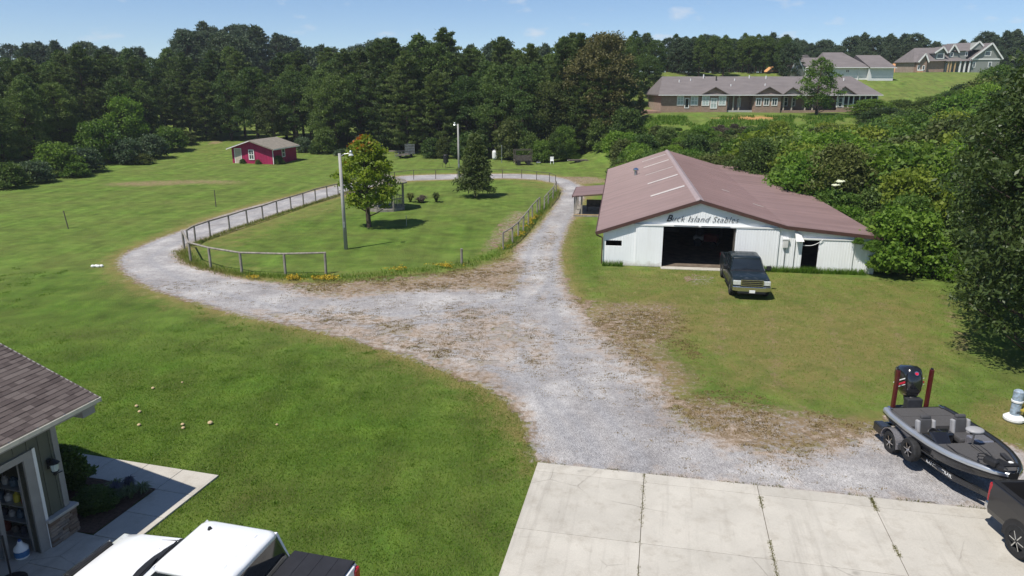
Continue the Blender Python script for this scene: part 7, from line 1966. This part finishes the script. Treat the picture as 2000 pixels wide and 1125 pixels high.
# vine creeping over the right end of the barn eave
for k, (u, v_, z_, s) in enumerate(((15.2, -0.4, 1.5, 0.32), (14.4, -0.25, 1.85, 0.2), (15.9, 1.0, 1.8, 0.36), (15.6, -0.3, 0.4, 0.42))):
    p = bm_ @ Vector((u, v_, z_)); plant_shrub(2, 'bright_leaves', p.x, p.y, s, 'vine creeping on the right end of the barn front, %s' % ('below the eave' if k == 0 else 'tip along the eave' if k == 1 else 'on the roof edge' if k == 2 else 'near the ground'), 'vines on the barn', 0.9, z=z_, name='vine')
# white flower heads in the thicket
M['petal'] = simple('petal', (0.62, 0.64, 0.45), 0.7, var=0.15)
for k, (px, py) in enumerate(((1632, 363), (1641, 355))):
    q = P(px, py, 52); f_ = MB()
    for j in range(9): f_.ell((0.16 * math.cos(j * 2.4) * (j / 9) ** 0.5 * 2, 0.16 * math.sin(j * 2.4), 0.08 * random.random()), (0.12, 0.12, 0.07), 6, 4)
    o = f_.build('flower_head', M['petal'], None, loc=(q.x, q.y, q.z)); tag(o, 'creamy white flower head on the thicket, %s of two' % ('lower left' if k == 0 else 'upper right'), 'flower'); o['kind'] = 'stuff'

# ------------------------------------------------------------------ grasses and flowers nobody could count
def scatter_blades(name, pts, h, w, mat, seed, label, cat, lean=0.5):
    r = np.random.default_rng(seed); n = len(pts)
    a = r.random(n) * 6.283; hh = h * (0.5 + 0.8 * r.random(n))
    t = np.stack([np.cos(a), np.sin(a), np.zeros(n)], -1) * (w * (0.6 + 0.8 * r.random(n)))[:, None]
    ln = r.normal(size=(n, 3)) * np.array([lean, lean, 0]) * hh[:, None]
    b = np.concatenate([pts, terrain(pts[:, 0], pts[:, 1])[:, None]], 1) if pts.shape[1] == 2 else pts
    top = b + np.array([0, 0, 1.0]) * hh[:, None] + ln
    v = np.stack([b - t, b + t, top], 1).reshape(-1, 3)
    me = np_mesh(name, v, np.arange(3 * n).reshape(n, 3), {'rnd': ('FACE', r.random(n)), 'dryb': ('FACE', np.maximum(sample(dry, b[:, 0], b[:, 1]) - 0.15, 1.3 * sample(dirt, b[:, 0], b[:, 1])))})
    o = put(name, me, mat)
    return tag(o, label, cat, kind='stuff')
def pts_in(px_list, n, seed):
    r = np.random.default_rng(seed); poly = np.array(survey_poly(px_list)); lo, hi = poly.min(0), poly.max(0); out_ = np.zeros((0, 2))
    while len(out_) < n:
        p = lo + r.random((n * 2, 2)) * (hi - lo); p = p[inpoly(p[:, 0], p[:, 1], poly)]; out_ = np.concatenate([out_, p])
    return out_[:n]
conc_polys = []
def local_rects_world(root, rects):
    m = Matrix.Translation(root.location) @ Matrix.Rotation(root.rotation_euler.z, 4, 'Z')
    return [[tuple((m @ Vector((a, b, 0)))[:2]) for a, b in ((r_[0], r_[2]), (r_[1], r_[2]), (r_[1], r_[3]), (r_[0], r_[3]))] for r_ in rects]
conc_polys += local_rects_world(driveway, [(0, 15, -12.6, 0)]) + local_rects_world(sidewalk, [(-5.2, 1.77, 2.1, 3.17), (-11, 1.77, -1.25, 2.1)]) + local_rects_world(apron, [(-11, 11, -10.3, -1.25)])
def off_concrete(p):
    k = np.ones(len(p), bool)
    for poly in conc_polys: k &= ~inpoly(p[:, 0], p[:, 1], poly)
    return p[k]
p = off_concrete(pts_in([(-60, 640), (420, 610), (640, 655), (860, 720), (1000, 785), (1050, 900), (1000, 1140), (-60, 1140)], 150000, 1))
p = p[(sample(gmask, p[:, 0], p[:, 1]) < 0.42) & (rng.random(len(p)) > smooth01(19, 34, p[:, 1]))]
scatter_blades('lawn_grass', p, 0.055, 0.011, M['grass_blade'], 2, 'short mown grass of the near left lawn', 'grass')
# coarser clumps of clover and crabgrass that stand out of the mown lawn
cc = off_concrete(pts_in([(-60, 520), (240, 530), (420, 610), (640, 655), (860, 720), (1000, 785), (1050, 900), (1000, 1140), (-60, 1140)], 520, 51))
cc = cc[(sample(gmask, cc[:, 0], cc[:, 1]) < 0.25) & (vnoise(cc[:, 0], cc[:, 1], 4.0, 15, 2) > 0.5)]
rc = np.random.default_rng(52); cc = np.repeat(cc, 60, 0) + rc.normal(size=(len(cc) * 60, 2)) * np.repeat(0.05 + 0.24 * rc.random(len(cc)), 60)[:, None]
scatter_blades('lawn_clumps', off_concrete(cc), 0.05, 0.014, M['lawn_clump'], 53, 'darker clumps of clover and coarse grass in the left lawn', 'grass')
p = off_concrete(pts_in([(1110, 430), (1165, 440), (1175, 525), (1420, 525), (1860, 560), (1890, 700), (2020, 760), (2020, 870), (1880, 840), (1720, 800), (1600, 810), (1400, 770), (1300, 690), (1130, 570), (1095, 500)], 60000, 5))
p = p[sample(gmask, p[:, 0], p[:, 1]) < 0.40]
scatter_blades('lawn_grass', p, 0.045, 0.012, M['grass_blade'], 6, 'short dry grass of the lawn before the barn', 'grass')
# ragged weeds along fences, walls and drive edges
def line_pts(px_pts, n, width, seed):
    r = np.random.default_rng(seed); q_ = [G(a, b) for a, b in px_pts]; seg = [(a, b) for a, b in zip(q_[:-1], q_[1:])]; L_ = np.array([(b - a).length for a, b in seg]); pr_ = L_ / L_.sum()
    out_ = []
    for i, (a, b) in enumerate(seg):
        k = int(n * pr_[i]) + 1; t = r.random(k)[:, None]
        out_.append(np.array([[a.x, a.y]]) * (1 - t) + np.array([[b.x, b.y]]) * t + r.normal(size=(k, 2)) * width)
    return np.concatenate(out_)
fl = [line_pts([(368, 482), (449, 451), (542, 420), (661, 382), (702, 369)], 5200, 0.18, 1), line_pts([(355, 490), (373, 513), (412, 526), (473, 537), (558, 542), (637, 540)], 3600, 0.3, 2),
      line_pts([(1088, 372), (1063, 409), (1022, 454), (983, 489)], 5200, 0.25, 3), line_pts([(640, 545), (760, 535), (900, 520), (990, 492)], 1700, 0.4, 4)]
scatter_blades('fence_weeds', np.concatenate(fl), 0.19, 0.016, M['grass_blade'], 9, 'tall ragged weeds along the oval fences', 'weeds', 0.35)
wl_ = []
for u0, u1, n in ((0.0, 1.2, 260), (7.8, 11.4, 1100), (11.4, 12.4, 500), (12.4, 15.0, 700)):
    r = np.random.default_rng(int(u0 * 10)); u = u0 + (u1 - u0) * r.random(n); w_ = -0.12 - 0.25 * r.random(n)
    wl_.append(np.array([tuple((bm_ @ Vector((a, b, 0)))[:2]) for a, b in zip(u, w_)]))
scatter_blades('wall_weeds', np.concatenate(wl_), 0.34, 0.02, M['grass_blade'], 10, 'tall grass growing along the foot of the barn front', 'weeds', 0.3)
M['goldenrod'] = simple('goldenrod', (0.40, 0.285, 0.02), 0.8, var=0.35, scale=5)
def flower_strip(px_pts, n, width, seed, label, h=0.22):
    p = line_pts(px_pts, n, width, seed); r = np.random.default_rng(seed + 100); p = p[vnoise(p[:, 0], p[:, 1], 0.8, seed, 2) > 0.54]
    c = np.concatenate([p, (h * (0.45 + 0.7 * r.random(len(p))))[:, None]], 1); c[:, 2] += terrain(p[:, 0], p[:, 1])
    v, f, rn = leaf_quads(c, 0.035 * (0.6 + 0.9 * r.random(len(p))), 0.8, 0.0, r)
    o = put('yellow_flowers', np_mesh('yellow_flowers', v, f, {'rnd': ('FACE', rn)}), M['goldenrod']); tag(o, label, 'flowers', kind='stuff')
flower_strip([(750, 534), (820, 527), (900, 521)], 2600, 0.25, 41, 'yellow flowers at the near edge of the oval')
flower_strip([(1052, 414), (1022, 456), (985, 490)], 2000, 0.22, 42, 'yellow flowers along the fence by the junction')
flower_strip([(490, 543), (560, 546), (655, 547)], 2600, 0.24, 43, 'yellow flowers below the weathered fence at the near left')
r = np.random.default_rng(23); n_ = 15000
bx_ = r.uniform(16, 52, n_); by_ = 100.5 + 8.5 * r.random(n_) ** 1.2
kp = vnoise(bx_, by_, 2.5, 88, 3) + 0.12 * (108 - by_) / 8 > 0.50
scatter_blades('bank_weeds', np.stack([bx_[kp], by_[kp]], -1), 0.36, 0.06, M['grass_blade'], 24, 'rough tall weeds on the bank below the brick house', 'weeds', 0.4)
# weeds in the driveway joints
jw = []
dm = Matrix.Translation(driveway.location) @ Matrix.Rotation(driveway.rotation_euler.z, 4, 'Z')
r = np.random.default_rng(5)
for cx_, dens in ((3.03, 400), (6.05, 1100), (8.9, 1500)):
    e_ = -0.05 - 5.5 * r.random(dens) ** 1.3; x_ = cx_ + r.normal(size=dens) * 0.03
    keep = vnoise(x_ * 0 + cx_, e_, 0.5, int(cx_ * 10), 2) > 0.5
    jw.append(np.array([tuple((dm @ Vector((a, b, 0.04)))) for a, b in zip(x_[keep], e_[keep])]))
e_ = r.random(1500) * 12.0; x_ = r.normal(size=1500) * 0.05 + 0.02; kp = vnoise(e_, e_ * 0, 0.6, 4, 2) > 0.5; e_, x_ = e_[kp], x_[kp]
jw.append(np.array([tuple((dm @ Vector((a, b, 0.03)))) for a, b in zip(e_, x_)]))
scatter_blades('joint_weeds', np.concatenate(jw), 0.035, 0.010, M['joint_weed'], 12, 'dry weeds growing in the concrete joints', 'weeds', 0.6)
# tufts on the thin gravel
tc = pts_in([(300, 545), (540, 556), (880, 530), (1000, 500), (1060, 440), (1090, 440), (1080, 520), (1120, 580), (1330, 600), (1395, 745), (1560, 800), (1720, 835), (1730, 965), (1350, 925), (1080, 780), (860, 700), (560, 615), (300, 560)], 14000, 8)
g_ = sample(gmask, tc[:, 0], tc[:, 1]); tn = vnoise(tc[:, 0], tc[:, 1], 1.6, 77, 3)
want = np.clip(1.25 - g_, 0.10, 0.9) * smooth01(0.34, 0.62, tn)
rr_ = np.random.default_rng(19); tc = tc[rr_.random(len(tc)) < want]
tf = np.repeat(tc, 12, 0) + rr_.normal(size=(len(tc) * 12, 2)) * np.array([0.085, 0.05])
tf = off_concrete(tf)
scatter_blades('gravel_weeds', tf, 0.045, 0.016, M['straw'], 13, 'dry tufts scattered over the thin gravel', 'weeds', 0.6)
# ------------------------------------------------------------------ labels: things that look alike are told apart by their order from the left
def _order_labels():
    from collections import defaultdict
    seen = defaultdict(list)
    for o in bpy.data.objects:
        if o.parent is None and 'label' in o: seen[o['label']].append(o)
    words = ['leftmost', 'second from left', 'third from left', 'fourth from left', 'fifth from left', 'sixth from left', 'seventh from left', 'eighth from left', 'ninth from left', 'tenth from left']
    for lab, obs in seen.items():
        if len(obs) < 2: continue
        obs.sort(key=lambda o: where_in_view(o.location.x, max(5.0, o.location.y)))
        for i, o in enumerate(obs):
            o['label'] = lab + ', ' + (words[i] if i < len(words) else '%dth from left' % (i + 1))
_order_labels()
# ------------------------------------------------------------------ thin summer haze filling the valley
hz = MB().box(-700, 700, -60, 900, -40, 75).build('haze', None, None)
hm = bpy.data.materials.new('haze'); hm.use_nodes = True
hm.node_tree.nodes.clear()
ho = hm.node_tree.nodes.new('ShaderNodeOutputMaterial'); hv = hm.node_tree.nodes.new('ShaderNodeVolumePrincipled')
hv.inputs['Color'].default_value = (0.86, 0.92, 1.0, 1); hv.inputs['Density'].default_value = 0.00026; hv.inputs['Anisotropy'].default_value = 0.2
hm.node_tree.links.new(hv.outputs['Volume'], ho.inputs['Volume'])
hz.data.materials.append(hm); tag(hz, kind='stuff')
